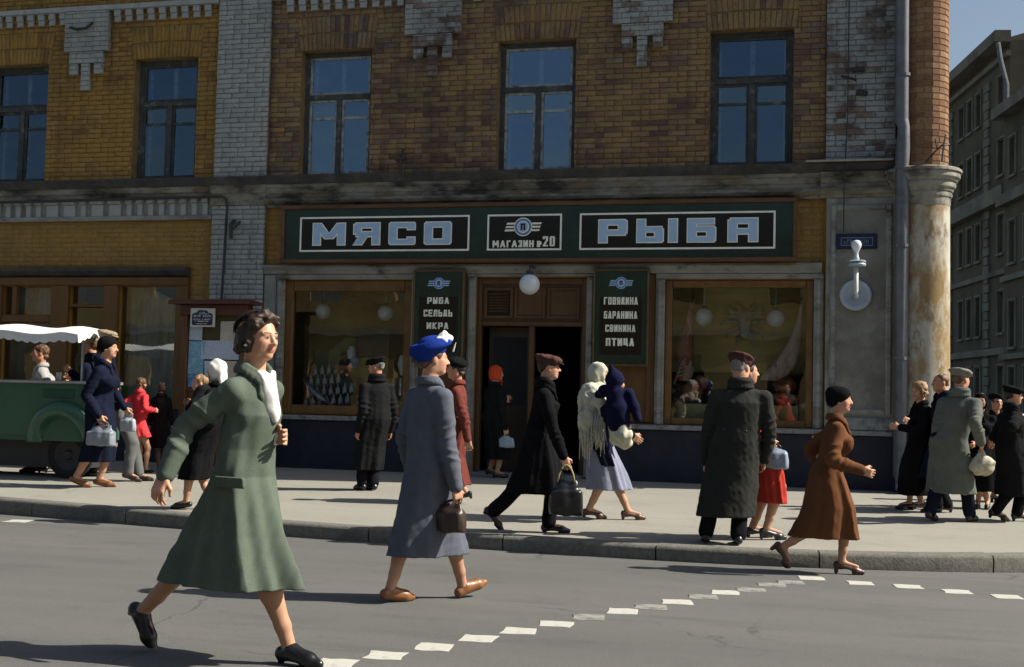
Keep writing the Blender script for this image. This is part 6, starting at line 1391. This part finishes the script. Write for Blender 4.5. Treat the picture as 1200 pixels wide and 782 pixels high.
            eh(-.016, 0, .062, (.106, .094, .066), .02, T=T); eh(-.024, 0, .115, (.096, .086, .050), .03, T=T); eh(-.05, 0, .02, (.085, .09, .05), .02, T=T)
            for q in range(29):
                t = 2*math.pi*q/28; c_, s_ = math.cos(t), math.sin(t); p = Hd(-.016, 0, .055)+hs*(T[0]*.126*c_+T[1]*.114*s_+T[2]*(.03+.016*c_)); 
                if q: hF.cone(pp, p, .026*hs, .026*hs, .02); hF.cone(pp+T[2]*.028, p+T[2]*.028, .014*hs, .014*hs, .02)
                pp = p
            ho = hF.build('felt_hat', hm, fig)
            bw = Field(hc-.26, hc+.26, .0065)
            for (x, y, z, rx, ry, rz) in ((.045, -.066, .150, .052, .044, .044), (.085, -.04, .140, .045, .042, .034), (.02, -.095, .120, .034, .028, .042)): bw.ell(Hd(x, y, z), np.array((rx, ry, rz))*hs, Rm, .02)
            bw.wobble(.006, 75); bw.build('bow', hat[2], ho)
            ft = Field(hc-.26, hc+.26, .006); ft.cone(Hd(.135, -.02, .06), Hd(.15, -.03, .12), .008, .004, 0); ft.build('feather', hat[2], ho)
        elif kind == 'scarf':
            eh(-.020, 0, .032, (.107, .090, .096)); eh(-.055, 0, -.035, (.07, .082, .075), .03); 
            for s_ in (1, -1): eh(-.005, s_*.064, -.03, (.055, .030, .07), .03)
            eh(.02, 0, -.10, (.065, .062, .032), .03); eh(.104, 0, -.01, (.072, .062, .068), .015, True); eh(.085, 0, -.112, (.022, .026, .02), .01); hF.cone(Hd(.08, .01, -.115), Hd(.085, .03, -.18), .02*hs, .012*hs, .01)
            if len(hat) > 2 and hat[2] == 'tail': hF.cone(Hd(-.07, 0, -.05), Hd(-.10, 0, -.20), .05, .018, .03); hF.ell(Hd(-.09, 0, -.13), np.array((.03, .075, .09))*hs, Rm, .03)
            hF.wobble(.0045, 55, 2); ho = hF.build('headscarf', hm, fig)
        elif kind == 'turban':                            # dark wound scarf hat
            eh(-.018, 0, .050, (.112, .098, .082)); eh(-.045, 0, .0, (.09, .088, .065), .03); eh(.108, 0, -.022, (.075, .075, .062), .015, True); hF.wobble(.006, 46); ho = hF.build('draped_hat', hm, fig)
        elif kind == 'hood':
            eh(-.015, 0, .03, (.115, .10, .10)); hF.cone(Hd(-.02, 0, .08), Hd(-.06, 0, .19), .07*hs, .012*hs, .05); eh(-.03, 0, -.07, (.08, .09, .06), .03); eh(.108, 0, -.02, (.07, .065, .068), .015, True); ho = hF.build('hood', hm, fig)
    info = dict(fig=fig, O=O, H=H, hc=hc, N=N, f=f, l=l, hp=hp, wr=wr, hd=hd, sh=sh, el=el, hs=hs, Hd=Hd, coat=ctobj, Wp=Wp, Rm=Rm)
    PEOPLE.append(info); return info
def bag(p, hand, size, m, strap_m, label, drop=.16, ang=None, straps=2, shape='bag', off=(0, 0)):
    """a handbag hanging from a hand"""
    q = PEOPLE[p] if isinstance(p, int) else p; w_ = q['wr'][hand]+q['hd'][hand]*.085+np.array(q['O']); a = R(ang if ang is not None else math.degrees(math.atan2(q['f'][1], q['f'][0])))
    L_, T_, Hh = size; d = np.array([math.cos(a), math.sin(a), 0]); s_ = np.array([-math.sin(a), math.cos(a), 0]); U_ = np.array([0, 0, 1.0])
    c = w_-U_*(drop+Hh/2)+d*off[0]+s_*off[1]; base = c-U_*Hh/2
    o_ = empty('shopping_bag' if shape != 'handbag' else 'handbag', tuple(base), label, 'bag', None); cl = c-base
    F = Field(cl-max(size)*.75-.05, cl+max(size)*.75+.05, .0085)
    if shape == 'sack':
        F.ell(cl-U_*Hh*.1, (L_/2, T_/2, Hh*.42), [d, s_, U_], .02); F.cone(cl+U_*Hh*.15, cl+U_*Hh*.52, L_*.22, .02, .05); F.wobble(.009, 42, 1)
    else:
        tp = .82 if shape == 'bag' else .9
        F.loft([(cl[2]-Hh/2, cl[0], cl[1], L_*.5, T_*.5, .03), (cl[2]-Hh*.1, cl[0], cl[1], L_*.49, T_*.52, .04), (cl[2]+Hh*.3, cl[0], cl[1], L_*.45*tp, T_*.34, .02), (cl[2]+Hh/2, cl[0], cl[1], L_*.40*tp, T_*.12, 0)], d, s_, (4, 1, 0), 0)
        F.rbox(cl-U_*Hh*.14, (L_*.40, T_*.30, Hh*.26), .02, [d, s_, U_], .03); F.wobble(.004, 34, 2)
    bo = F.build('bag_body', m, o_)
    if straps:
        for k in ((-1, 1) if straps == 2 else (0,)):
            g_ = MB(); t0 = cl+U_*Hh*.42+d*L_*.26+s_*k*T_*.2; t1 = cl+U_*Hh*.42-d*L_*.26+s_*k*T_*.2; top = Vector(w_-base); pts = []
            for i in range(13):
                t = i/12; p_ = t0*(1-t)+t1*t; lift = math.sin(math.pi*t)**.6; p_ = p_+(np.array(top)+s_*k*.012-(t0+t1)/2)*lift*np.array([1, 1, 1]); 
                pts.append(tuple(p_))
            g_.tube(pts, .0085, 8); g_.build('strap', strap_m, o_, smooth=True)
    return o_
# ================================================================ THE PEOPLE
W = (.55, .55, .52)
C_GREEN = cloth('sage_green', (.088, .11, .087)); C_BLUEGREY = cloth('blue_grey', (.092, .10, .124)); C_BROWN = cloth('brown', (.115, .05, .024)); C_BLACK = cloth('black', (.008, .008, .009), sheen=.05); C_CHAR = cloth('charcoal', (.012, .0125, .0135), sheen=.06)
C_GREY = cloth('dark_grey_tweed', (.03, .031, .028)); C_MAROON = cloth('maroon', (.125, .035, .028)); C_NAVY = cloth('navy', (.009, .011, .024), sheen=.06); C_RED = cloth('red_coat', (.62, .045, .055)); C_REDSK = cloth('brick_red', (.32, .035, .025)); C_OLIVE = cloth('grey_green_coat', (.105, .115, .10))
C_TROU = cloth('grey_trousers', (.105, .11, .11)); C_TRBLK = cloth('black_trousers', (.009, .009, .011), sheen=.05); C_TRNAVY = cloth('navy_trousers', (.010, .012, .022), sheen=.05); C_SKIRT = cloth('slate_blue_skirt', (.19, .20, .27)); C_VIOLET = cloth('violet_blue', (.010, .011, .034)); C_WHITE = cloth('white_cotton', (.62, .62, .58)); C_CREAM = cloth('cream_knit', (.45, .44, .34), w=.25); C_SHAWL = cloth('pale_shawl', (.42, .42, .34), w=.3)
C_HATBLUE = cloth('royal_blue_felt', (.012, .035, .22), sheen=.2); C_CAPBR = cloth('brown_cap', (.07, .035, .03)); C_CAPTAN = cloth('tan_cap', (.25, .20, .135)); C_CAPGR = cloth('grey_cap', (.17, .165, .15)); C_SCRED = cloth('orange_red_scarf', (.48, .065, .025)); C_BLUEBL = cloth('bright_blue', (.05, .11, .33))
SKW = SKIN
# -- foreground woman striding right
p = person('woman in a sage green coat striding right in the foreground, dark wavy hair', (262, 771), 'road', (304, 396), -14, [(166, .02, 47), (338, -.03, 0)], [(321, 512, .05), (193, 557, -.26)], H=1.64, hip=(284, 590), coat='coat', hem=(280, 683), hemw=.235, hemshift=.045, bust=0, coatm=C_GREEN, shoes=L_BLACK, heel=.022, closed=True, hair='bob', look=-4, nod=3, vox=.0056, bulk=1.0, shoulders=.95, folds=7, fold_amp=.085, sleeve=.95, waist=.075, elbow_out=.15)
fgw = p
# her blouse front, pocket, cuff and earring
F = Field(p['N']-.25, p['N']+.25, .006); N_, f_, l_ = p['N'], p['f'], p['l']; H_ = p['H']; U_ = np.array([0, 0, 1.0])
F.ell(N_+f_*.062*H_-U_*.055*H_, (.022*H_, .030*H_, .085*H_), [nrm(f_+U_*.35), l_, nrm(U_-f_*.35)], .02); F.cone(N_+f_*.045*H_+l_*.03*H_+U_*.012*H_, N_+f_*.068*H_+l_*.01*H_-U_*.04*H_, .016, .012, .02); F.cone(N_+f_*.045*H_-l_*.03*H_+U_*.012*H_, N_+f_*.068*H_-l_*.012*H_-U_*.04*H_, .016, .012, .02); F.wobble(.004, 60); F.build('blouse', C_WHITE, p['fig'])
F = Field(p['hp']-.4, p['hp']+.4, .0065); pk = p['hp']-l_*.118*H_+f_*.05*H_+U_*.015; F.rbox(pk, (.085, .004, .02), .006, [nrm(f_+U_*.12), nrm(l_+f_*.05), U_], .004); F.build('pocket_flap', C_GREEN, p['coat'])
F = Field(p['wr'][0]-.2, p['wr'][0]+.2, .006); w0, d0 = p['wr'][0], p['hd'][0]; F.cone(w0-d0*.045, w0+d0*.012, .043, .040, 0); F.wobble(.004, 70); F.build('cuff', C_WHITE, p['fig'])
g = MB(); e0 = p['Hd'](-.004, -.086, -.042); g.ball(tuple(e0), .009, 10, 8, (1.5, 1, .8)); g.build('earring', mat('pearl', (.7, .66, .55), .2, .02, 3, bump=0, spec=.6), p['fig'], smooth=True)
g = MB(); rg = random.Random(21); Hd_ = fgw['Hd']
for k in range(420):
    u0 = rg.uniform(-1, 1); side = u0; th0 = rg.uniform(.45, 1.3); pts = []; n = 7; ln = rg.uniform(.7, 1.25); ph_ = rg.uniform(0, 6); lat = side*.088
    for i in range(n):
        t = th0+ln*i/n*1.35; x = -.022+.112*math.cos(math.pi*.28+t*1.05); z = .040+.098*math.sin(math.pi*.28+t*1.05); sq = math.sqrt(max(0, 1-(side*.92)**2)); wv = .006*math.sin(i*1.5+ph_)
        pts.append(tuple(Hd_(-.022+(x+.022)*(.45+.55*sq)+wv*.4, lat*(1.0-.1*abs(math.sin(t)))+wv, .04+(z-.04)*(.35+.65*sq))))
    g.tube(pts, [.0012, .0022, .0024, .0024, .0022, .0018, .0008], 4, False)
o = g.build('hair_strands', H_DARK, fgw['fig'], smooth=True); o['kind'] = 'stuff'
# -- woman in blue hat
p = person('woman in blue-grey coat and royal blue hat with white bow crossing the road', (503, 704), 'road', (508, 421), 52, [(457, -.19, 4), (541, .20, -20)], [None, (534, 570, -.12)], H=1.60, coat='coat', hem=(497, 649), hemw=.185, coatm=C_BLUEGREY, shoes=L_TAN, heel=.018, closed=True, hair='roll', hairc=H_BROWN, hat=('hat', C_HATBLUE, C_WHITE), look=-20, vox=.0072, bulk=1.06, folds=5, fold_amp=.035, waist=.076, sleeve=1.12, shoulders=1.06)
bag(p, 1, (.26, .09, .17), L_DKBR, L_DKBR, 'dark brown handbag held by the woman in the blue hat', drop=.03, ang=-20, straps=1, shape='handbag', off=(-.06, -.04))
# -- brown-coated woman stepping off the kerb
p = person('woman in a brown coat and black draped hat stepping along the kerb', (955, 672), 'road', (984, 469), 4, [(986, .06, 2), (918, -.05, 52)], [(968, 555, .18), (1009, 551, -.22)], coat='coat', hem=(965, 630), hemw=.17, coatm=C_BROWN, shoes=L_BROWN, heel=.045, hair='roll', hairc=H_DARK, hat=('turban', C_BLACK), bulk=1.1, fold_amp=.075, look=-8, hip=(968, 560), sleeve=1.08)
# -- man with cap and shopping bag
p = person('man in a long black coat and dark flat cap striding right with a shopping bag', (612, 624), 'walk', (643, 431), 12, [(643, .07, 0), (578, -.07, 46)], [(630, 530, .2), (660, 535, -.20)], female=False, coat='coat', hem=(621, 578), hemw=.20, coatm=C_BLACK, trousers=C_TRBLK, shoes=L_BLACK, heel=.022, hair='short', hairc=H_DARK, hat=('cap', C_CAPBR), bulk=1.06, hip=(630, 540), look=4)
bag(p, 1, (.30, .12, .33), L_BLACK, mat('bag_cord', (.36, .30, .15), .8, .2, 9), 'black oilcloth shopping bag with pale straps carried by the striding man', drop=.13, ang=12)
# -- woman with shawl, carrying a child
p = person('woman in a cream headscarf and fringed shawl carrying a hooded child', (713, 609), 'walk', (703, 438), 22, [(735, .05, 2), (690, -.05, 6)], [(727, 500, -.06), (740, 510, -.24)], coat='jacket', hem=(712, 546), hemw=.15, coatm=C_NAVY, skirtm=C_SKIRT, skirt=(712, 574), shoes=L_BROWN, heel=.035, hair='short', hairc=H_BROWN, hat=('scarf', C_CREAM), fold_amp=.10, folds=6, look=-6)
O_ = np.array(p['O']); F = Field(p['N']+np.array([-.45, -.5, -1.0]), p['N']+np.array([.35, .35, .2]), .009)
q = lambda px, py, dy: p['Wp'](px, py, dy)
F.chain([p['N']+U_*.02, q(692, 462, -.12), q(688, 490, -.16), q(687, 514, -.15)], [.105, .105, .085, .06], .05); F.chain([p['N']+U_*.01, q(704, 470, -.20), q(706, 500, -.20)], [.09, .06, .03], .05); F.chain([p['N'], q(688, 470, .08), q(686, 500, .08)], [.09, .09, .07], .05); F.wobble(.006, 46, 1); F.wobble(.003, 95, 2)
sh_ = F.build('shawl', C_SHAWL, p['fig'])
rg = random.Random(9); g = MB()
for k in range(150):
    t = rg.random(); px = 682+t*27; a0 = q(px+rg.uniform(-1, 1), 478+rg.uniform(-22, 22)+(8 if t < .4 else 0), -.22+.06*rg.random()-.02*t); ln = rg.uniform(.22, .36); dx = rg.uniform(-.03, .03)
    g.tube([tuple(a0), (a0[0]+dx*.4-.01, a0[1]-.01, a0[2]-ln*.5), (a0[0]+dx, a0[1], a0[2]-ln)], [.007, .0055, .003], 5)
o = g.build('fringe', C_SHAWL, sh_, smooth=True); o['kind'] = 'stuff'
mother = p
def held_child(label, Y, hpx, heading, torso, arms, legs, top_m, leg_m, H, hood=None, hairc=H_FAIR, look=0, hair=None, nod=0):
    w_ = lambda px, py, dy=0.0: np.array(at(px, py, Y+dy)); O = w_(*torso[-1]); fig = empty('person', tuple(O), label, 'person', 'children'); L = lambda *a_: w_(*a_)-O
    a = R(heading+look); hf = np.array([math.cos(a), math.sin(a), 0]); hl = np.array([-math.sin(a), math.cos(a), 0]); nn = R(nod); hu = nrm(U_*math.cos(nn)+hf*math.sin(nn)); hf = nrm(hf*math.cos(nn)-U_*math.sin(nn)); Rm = [hf, hl, hu]; hc = L(*hpx); hs = H
    Hd = lambda x, y, z: hc+hs*(hf*x+hl*y+hu*z); T = [L(*t) for t in torso]; pts = T+[hc]+[L(*t) for c_ in arms+legs for t in c_]; lo = np.min(pts, 0)-.2; hi = np.max(pts, 0)+.2
    F = Field(lo, hi, .008); e = lambda x, y, z, r, k=.02, sub=False: F.ell(Hd(x, y, z), np.array(r)*hs, Rm, k*hs, sub)
    e(-.01, 0, .032, (.098, .082, .086)); e(.03, 0, -.03, (.06, .062, .066), .04); e(.1, 0, -.022, (.012, .012, .011), .012)
    for s_ in (1, -1): e(.056, s_*.036, -.03, (.03, .026, .026), .03); e(.100, s_*.033, .004, (.02, .017, .012), .012, True); e(.074, s_*.033, .003, (.0145, .0145, .0125), .004); e(-.005, s_*.082, -.008, (.018, .009, .028), .008)
    e(.085, 0, -.06, (.010, .020, .010), .006); F.cone(Hd(-.01, 0, -.06), T[0], .045, .05, .03); F.chain(T, [.075, .09, .085], .03)
    for c_ in arms: F.chain([L(*t) for t in c_], [.034, .028, .02], .02); F.ell(L(*c_[-1]), (.026, .022, .03), None, .01)
    for c_ in legs: F.chain([L(*t) for t in c_], [.05, .04, .03], .02)
    HT = np.array(Rm)
    def fm(c):
        q_ = (c-hc)@HT.T/hs; out = np.zeros(len(c), np.int32); out[(q_[:, 0] > .07) & (np.abs(q_[:, 1]) < .02) & (np.abs(q_[:, 2]+.06) < .009)] = 1
        for s_ in (1, -1): out[(q_[:, 0] > .055) & ((q_[:, 1]-s_*.033)**2+(q_[:, 2]-.003)**2 < .009**2)] = 3
        return out
    F.build('body', [SKIN, LIPS, EYEW, EYED], fig, fm)
    G = Field(lo-.05, hi+.05, .009); G.chain(T, [.10, .125, .115], .04)
    for c_ in arms: G.chain([L(*t) for t in c_], [.062, .05, .042], .03)
    G.wobble(.006, 34, 1); G.build('jacket', top_m, fig)
    if legs:
        G = Field(lo-.05, hi+.05, .009)
        for c_ in legs: G.chain([L(*t) for t in c_], [.085, .075, .06], .03)
        G.wobble(.011, 30, 2); G.wobble(.004, 70, 1); G.build('leggings', leg_m, fig)
    K = Field(hc-.3, hc+.3, .008); eh = lambda x, y, z, r, k=.015, sub=False: K.ell(Hd(x, y, z), np.array(r)*hs, Rm, k*hs, sub)
    if hood: eh(-.015, 0, .03, (.118, .104, .104)); K.cone(Hd(-.03, 0, .09), Hd(-.075, 0, .22), .07*hs, .012*hs, .06); eh(-.03, 0, -.08, (.085, .10, .07), .04); eh(.112, 0, -.02, (.07, .065, .068), .015, True); K.build('hood', hood, fig)
    elif hair: eh(-.018, 0, .04, (.100, .086, .084)); eh(.09, 0, -.03, (.075, .1, .075), .02, True); K.wobble(.003, 100); K.build('hair', hairc, fig)
    return fig
my = mother['O'].y
held_child('child in a pointed violet-blue hood carried by the woman with the shawl', my-.30, (722, 449), 30, [(722, 462), (723, 478), (726, 496)], [[(737, 462, 0), (744, 478, -.03), (747, 491, -.02)], [(707, 458, 0), (704, 462, .08), (700, 462, .16)]], [[(724, 500, 0), (731, 510, -.05), (734, 518, .02)], [(722, 500, .05), (724, 512, .04), (729, 520, .06)]], C_VIOLET, C_CREAM, .86, hood=C_VIOLET)
# -- man in grey coat with his back to us, and the woman behind him
p = person('man in dark grey tweed overcoat and brown cap standing with his back turned', (846, 637), 'walk', (868, 431), 98, [(827, -.02, 0), (865, -.05, 0)], [(827, 540, .10), (896, 538, .10)], female=False, coat='coat', hem=(858, 606), hemw=.225, coatm=C_GREY, trousers=C_TRBLK, shoes=L_BLACK, heel=.02, hair='short', hairc=H_GREY, hat=('cap', C_CAPBR), bulk=1.2, shoulders=1.16, sleeve=1.15, folds=4, fold_amp=.03, look=-30, nod=8, hip=(862, 540), elbows=(np.array([-1, -.3, 0]), np.array([1, -.3, 0])))
for px, py in ((849, 503), (874, 506)):
    g = MB(); q_ = p['Wp'](px, py, -.175); g.ball(tuple(q_), .014, 10, 6, (1, .5, 1)); g.build('button', L_BLACK, p['coat'], smooth=True)
p = person('woman in a brick red coat half hidden behind the man in grey', (893, 632), 'walk', (876, 436), 25, [(882, .08, 0), (898, -.04, 3)], [None, (899, 516, -.16)], coat='coat', hem=(895, 589), hemw=.16, coatm=C_REDSK, shoes=L_BLACK, heel=.045, hair='roll', hairc=H_DARK, hat=('beret', C_BLACK), fold_amp=.06, hip=(890, 540))
bag(p, 1, (.22, .10, .20), leather('pale_blue', (.22, .28, .36), .3), L_BLACK, 'pale blue shiny bag held by the woman in the red coat', drop=.02, ang=0, straps=1)
# -- man before the fish window
p = person('elderly man in a long black coat and black cap looking into the fish shop window', (431, 575), 'walk', (441, 430), 140, [(424, -.03, 0), (437, .03, 0)], [None, None], female=False, coat='coat', hem=(430, 551), hemw=.19, coatm=C_CHAR, trousers=C_TRBLK, shoes=L_BLACK, heel=.02, hair='short', hairc=H_GREY, hat=('cap', C_BLACK), bulk=1.12, look=35, skin=SKIN_R, nod=4)
# -- woman in maroon
p = person('woman in a maroon coat and black beret walking left behind the blue hat woman', (541, 590), 'walk', (534, 433), 188, [(545, -.05, 18), (533, .05, 0)], [(548, 515, -.2), None], coat='coat', hem=(547, 569), hemw=.16, coatm=C_MAROON, shoes=L_BLACK, heel=.035, hair='roll', hairc=H_DARK, hat=('beret', C_BLACK), fold_amp=.06, skin=SKIN_R, belt=True)
# -- woman in red scarf at the door
p = person('woman in an orange red headscarf and black coat entering the shop door', (579, 560), 'walk', (582, 438), 48, [(574, .08, 10), (582, -.06, 0)], [(590, 470, .15), (592, 502, -.14)], coat='coat', hem=(576, 538), hemw=.20, coatm=C_CHAR, shoes=L_BLACK, heel=.03, hat=('scarf', C_SCRED), hair='short', hairc=H_DARK, fold_amp=.06, bulk=1.25, look=-10)
bag(p, 1, (.20, .08, .16), leather('sky', (.25, .34, .42), .35), L_BLACK, 'small pale blue bag carried by the woman in the red headscarf', drop=.02, ang=10, straps=1)
# -- left group
p = person('woman in a navy coat and dark hat walking right with a grey bag, tan shoes', (106, 571), 'walk', (127, 408), 8, [(116, .09, 4), (89, -.08, 14)], [(112, 480, .2), (115, 487, -.2)], coat='coat', hem=(108, 541), hemw=.19, coatm=C_NAVY, shoes=L_TAN, heel=.02, hair='roll', hairc=H_DARK, hat=('turban', C_BLACK), hip=(116, 490), fold_amp=.06, bulk=1.08)
bag(p, 1, (.37, .17, .24), leather('grey', (.20, .22, .25), .35), L_BLACK, 'bulging grey leather bag carried by the woman in navy', drop=.05, ang=0)
p = person('man in a navy jacket, grey trousers and tan cap walking beside the woman in navy', (149, 564), 'walk', (126, 398), 8, [(163, .10, 0), (150, -.06, 12)], [(140, 470, .2), (146, 478, -.2)], female=False, H=1.68, coat='jacket', hem=(143, 472), hemw=.165, coatm=C_NAVY, trousers=C_TROU, shoes=L_DKBR, heel=.02, hair='short', hairc=H_BROWN, hat=('cap', C_CAPTAN), hip=(141, 470), fold_amp=.03)
bag(p, 1, (.20, .07, .20), leather('silver', (.34, .37, .40), .3), L_BLACK, 'pale grey flat bag held by the man in grey trousers', drop=.03, ang=0, straps=1)
p = person('man in a tan cap reaching left to the vending cart counter', (106, 558), 'walk', (106, 405), 186, [(110, -.05, 0), (103, .08, 0)], [(84, 437, -.1), (88, 445, .15)], female=False, coat='jacket', hem=(108, 485), hemw=.165, coatm=C_NAVY, trousers=C_TRBLK, shoes=L_BLACK, heel=.02, hair='short', hairc=H_BROWN, hat=('cap', C_CAPTAN), fold_amp=.03)
p = person('small girl in a bright red coat with curly brown hair', (168, 555), 'walk', (166, 450), 75, [(164, .0, 0), (171, .03, 4)], [(156, 480, 0), (181, 481, 0)], H=1.19, coat='coat', hem=(168, 512), hemw=.155, coatm=C_RED, shoes=L_BLACK, heel=.012, hair='curls', hairc=H_BROWN, fold_amp=.06, stock=STOCK, bulk=1.12)
p = person('child in dark clothes standing right of the girl in red', (190, 553), 'walk', (190, 455), 110, [(186, 0, 0), (194, .03, 0)], [None, None], H=1.10, coat='coat', hem=(190, 525), hemw=.16, coatm=C_BLACK, shoes=L_BLACK, heel=.012, hair='bob', hairc=H_DARK, fold_amp=.05, bulk=1.15, stock=STOCKD)
p = person('woman in white headscarf and dark coat carrying a baby before the notice board', (226, 597), 'walk', (253, 434), 176, [(218, -.06, 4), (243, .06, 30)], [(231, 484, -.22), (229, 476, .05)], coat='coat', hem=(238, 562), hemw=.19, coatm=C_BLACK, shoes=L_BLACK, heel=.02, hair='short', hairc=H_BROWN, hat=('scarf', C_WHITE, 'tail'), hip=(244, 510), fold_amp=.05)
held_child('bareheaded baby carried by the woman in the white headscarf', p['O'].y-.12, (234, 450), 215, [(238, 462), (241, 474), (244, 488)], [[(233, 466, -.08), (228, 474, -.12), (222, 479, -.12)], [(238, 466, .1), (232, 474, .12), (226, 476, .12)]], [], C_CHAR, C_CHAR, .82, hairc=H_FAIR, hair='x')
p = person('vendor in a white smock behind the cart counter', (46, 554), 'walk', (47, 414), 215, [(42, 0, 0), (50, 0, 0)], [(36, 452, -.25), (54, 448, -.25)], coat='smock', hem=(46, 510), hemw=.2, coatm=cloth('grey_white_smock', (.3, .3, .3)), shoes=L_BLACK, hair='roll', hairc=H_BROWN, skin=SKIN_R, fold_amp=.05)
# -- right group
p = person('fair curly-haired woman in a black coat facing left beside the drain pipe', (1073, 597), 'walk', (1077, 458), 205, [(1066, -.05, 0), (1080, .05, 0)], [(1055, 501, -.26), (1066, 494, -.12)], coat='coat', hem=(1072, 580), hemw=.17, coatm=C_BLACK, shoes=L_BLACK, heel=.035, hair='curls', hairc=H_FAIR, fold_amp=.05, nod=8, look=15, bulk=1.18)
p = person('man in a long grey-green coat and grey cap holding a pale bag, seen from behind', (1114, 612), 'walk', (1126, 445), 62, [(1090, -.04, 8), (1137, .10, 0)], [(1100, 530, .1), (1149, 518, -.16)], female=False, coat='coat', hem=(1114, 578), hemw=.215, coatm=C_OLIVE, trousers=C_TRNAVY, shoes=L_DKBR, heel=.02, hair='short', hairc=H_BROWN, hat=('cap', C_CAPGR), bulk=1.14, folds=5, fold_amp=.04, sleeve=1.12, hip=(1112, 530), look=-15)
bag(p, 1, (.26, .20, .26), mat('string_bag_paper', (.42, .40, .30), .6, .25, 10, second=(.25, .22, .15), thr=(.5, .65), sscale=14), L_BLACK, 'pale crumpled paper bag held by the man in the grey-green coat', drop=.03, ang=0, straps=0, shape='sack')
p = person('dark-haired young man partly hidden behind the man in the grey-green coat', (1104, 601), 'walk', (1102, 449), 200, [(1098, -.04, 0), (1110, .05, 0)], [None, None], female=False, coat='coat', hem=(1104, 560), hemw=.2, coatm=C_NAVY, trousers=C_TRBLK, shoes=L_BLACK, hair='short', hairc=H_BROWN, fold_amp=.04, skin=SKIN_R)
p = person('woman in a black headscarf facing the camera near the right edge', (1151, 596), 'walk', (1149, 470), -98, [(1146, 0, 0), (1157, 0, 0)], [(1143, 520, -.2), (1157, 520, -.2)], coat='coat', hem=(1151, 575), hemw=.18, coatm=C_BLACK, shoes=L_BLACK, hair='roll', hairc=H_DARK, hat=('scarf', C_BLACK), fold_amp=.05, skin=SKIN_R, bulk=1.22)
p = person('man in a black coat and black cap at the right picture edge, facing right', (1180, 611), 'walk', (1188, 464), 12, [(1192, .06, 0), (1166, -.06, 12)], [(1190, 520, .2), (1197, 491, -.22)], female=False, coat='coat', hem=(1180, 580), hemw=.22, coatm=C_CHAR, trousers=C_TRBLK, shoes=L_BLACK, hair='short', hairc=H_DARK, hat=('cap', C_BLACK), bulk=1.3, shoulders=1.12, sleeve=1.15, fold_amp=.04)
p = person('dark-hatted person in black between the headscarf woman and the man at the right edge', (1168, 588), 'walk', (1168, 472), -70, [(1164, 0, 0), (1173, 0, 0)], [None, None], coat='coat', hem=(1168, 572), hemw=.18, coatm=C_BLACK, shoes=L_BLACK, hair='roll', hairc=H_DARK, hat=('beret', C_BLACK), fold_amp=.04, skin=SKIN_R)
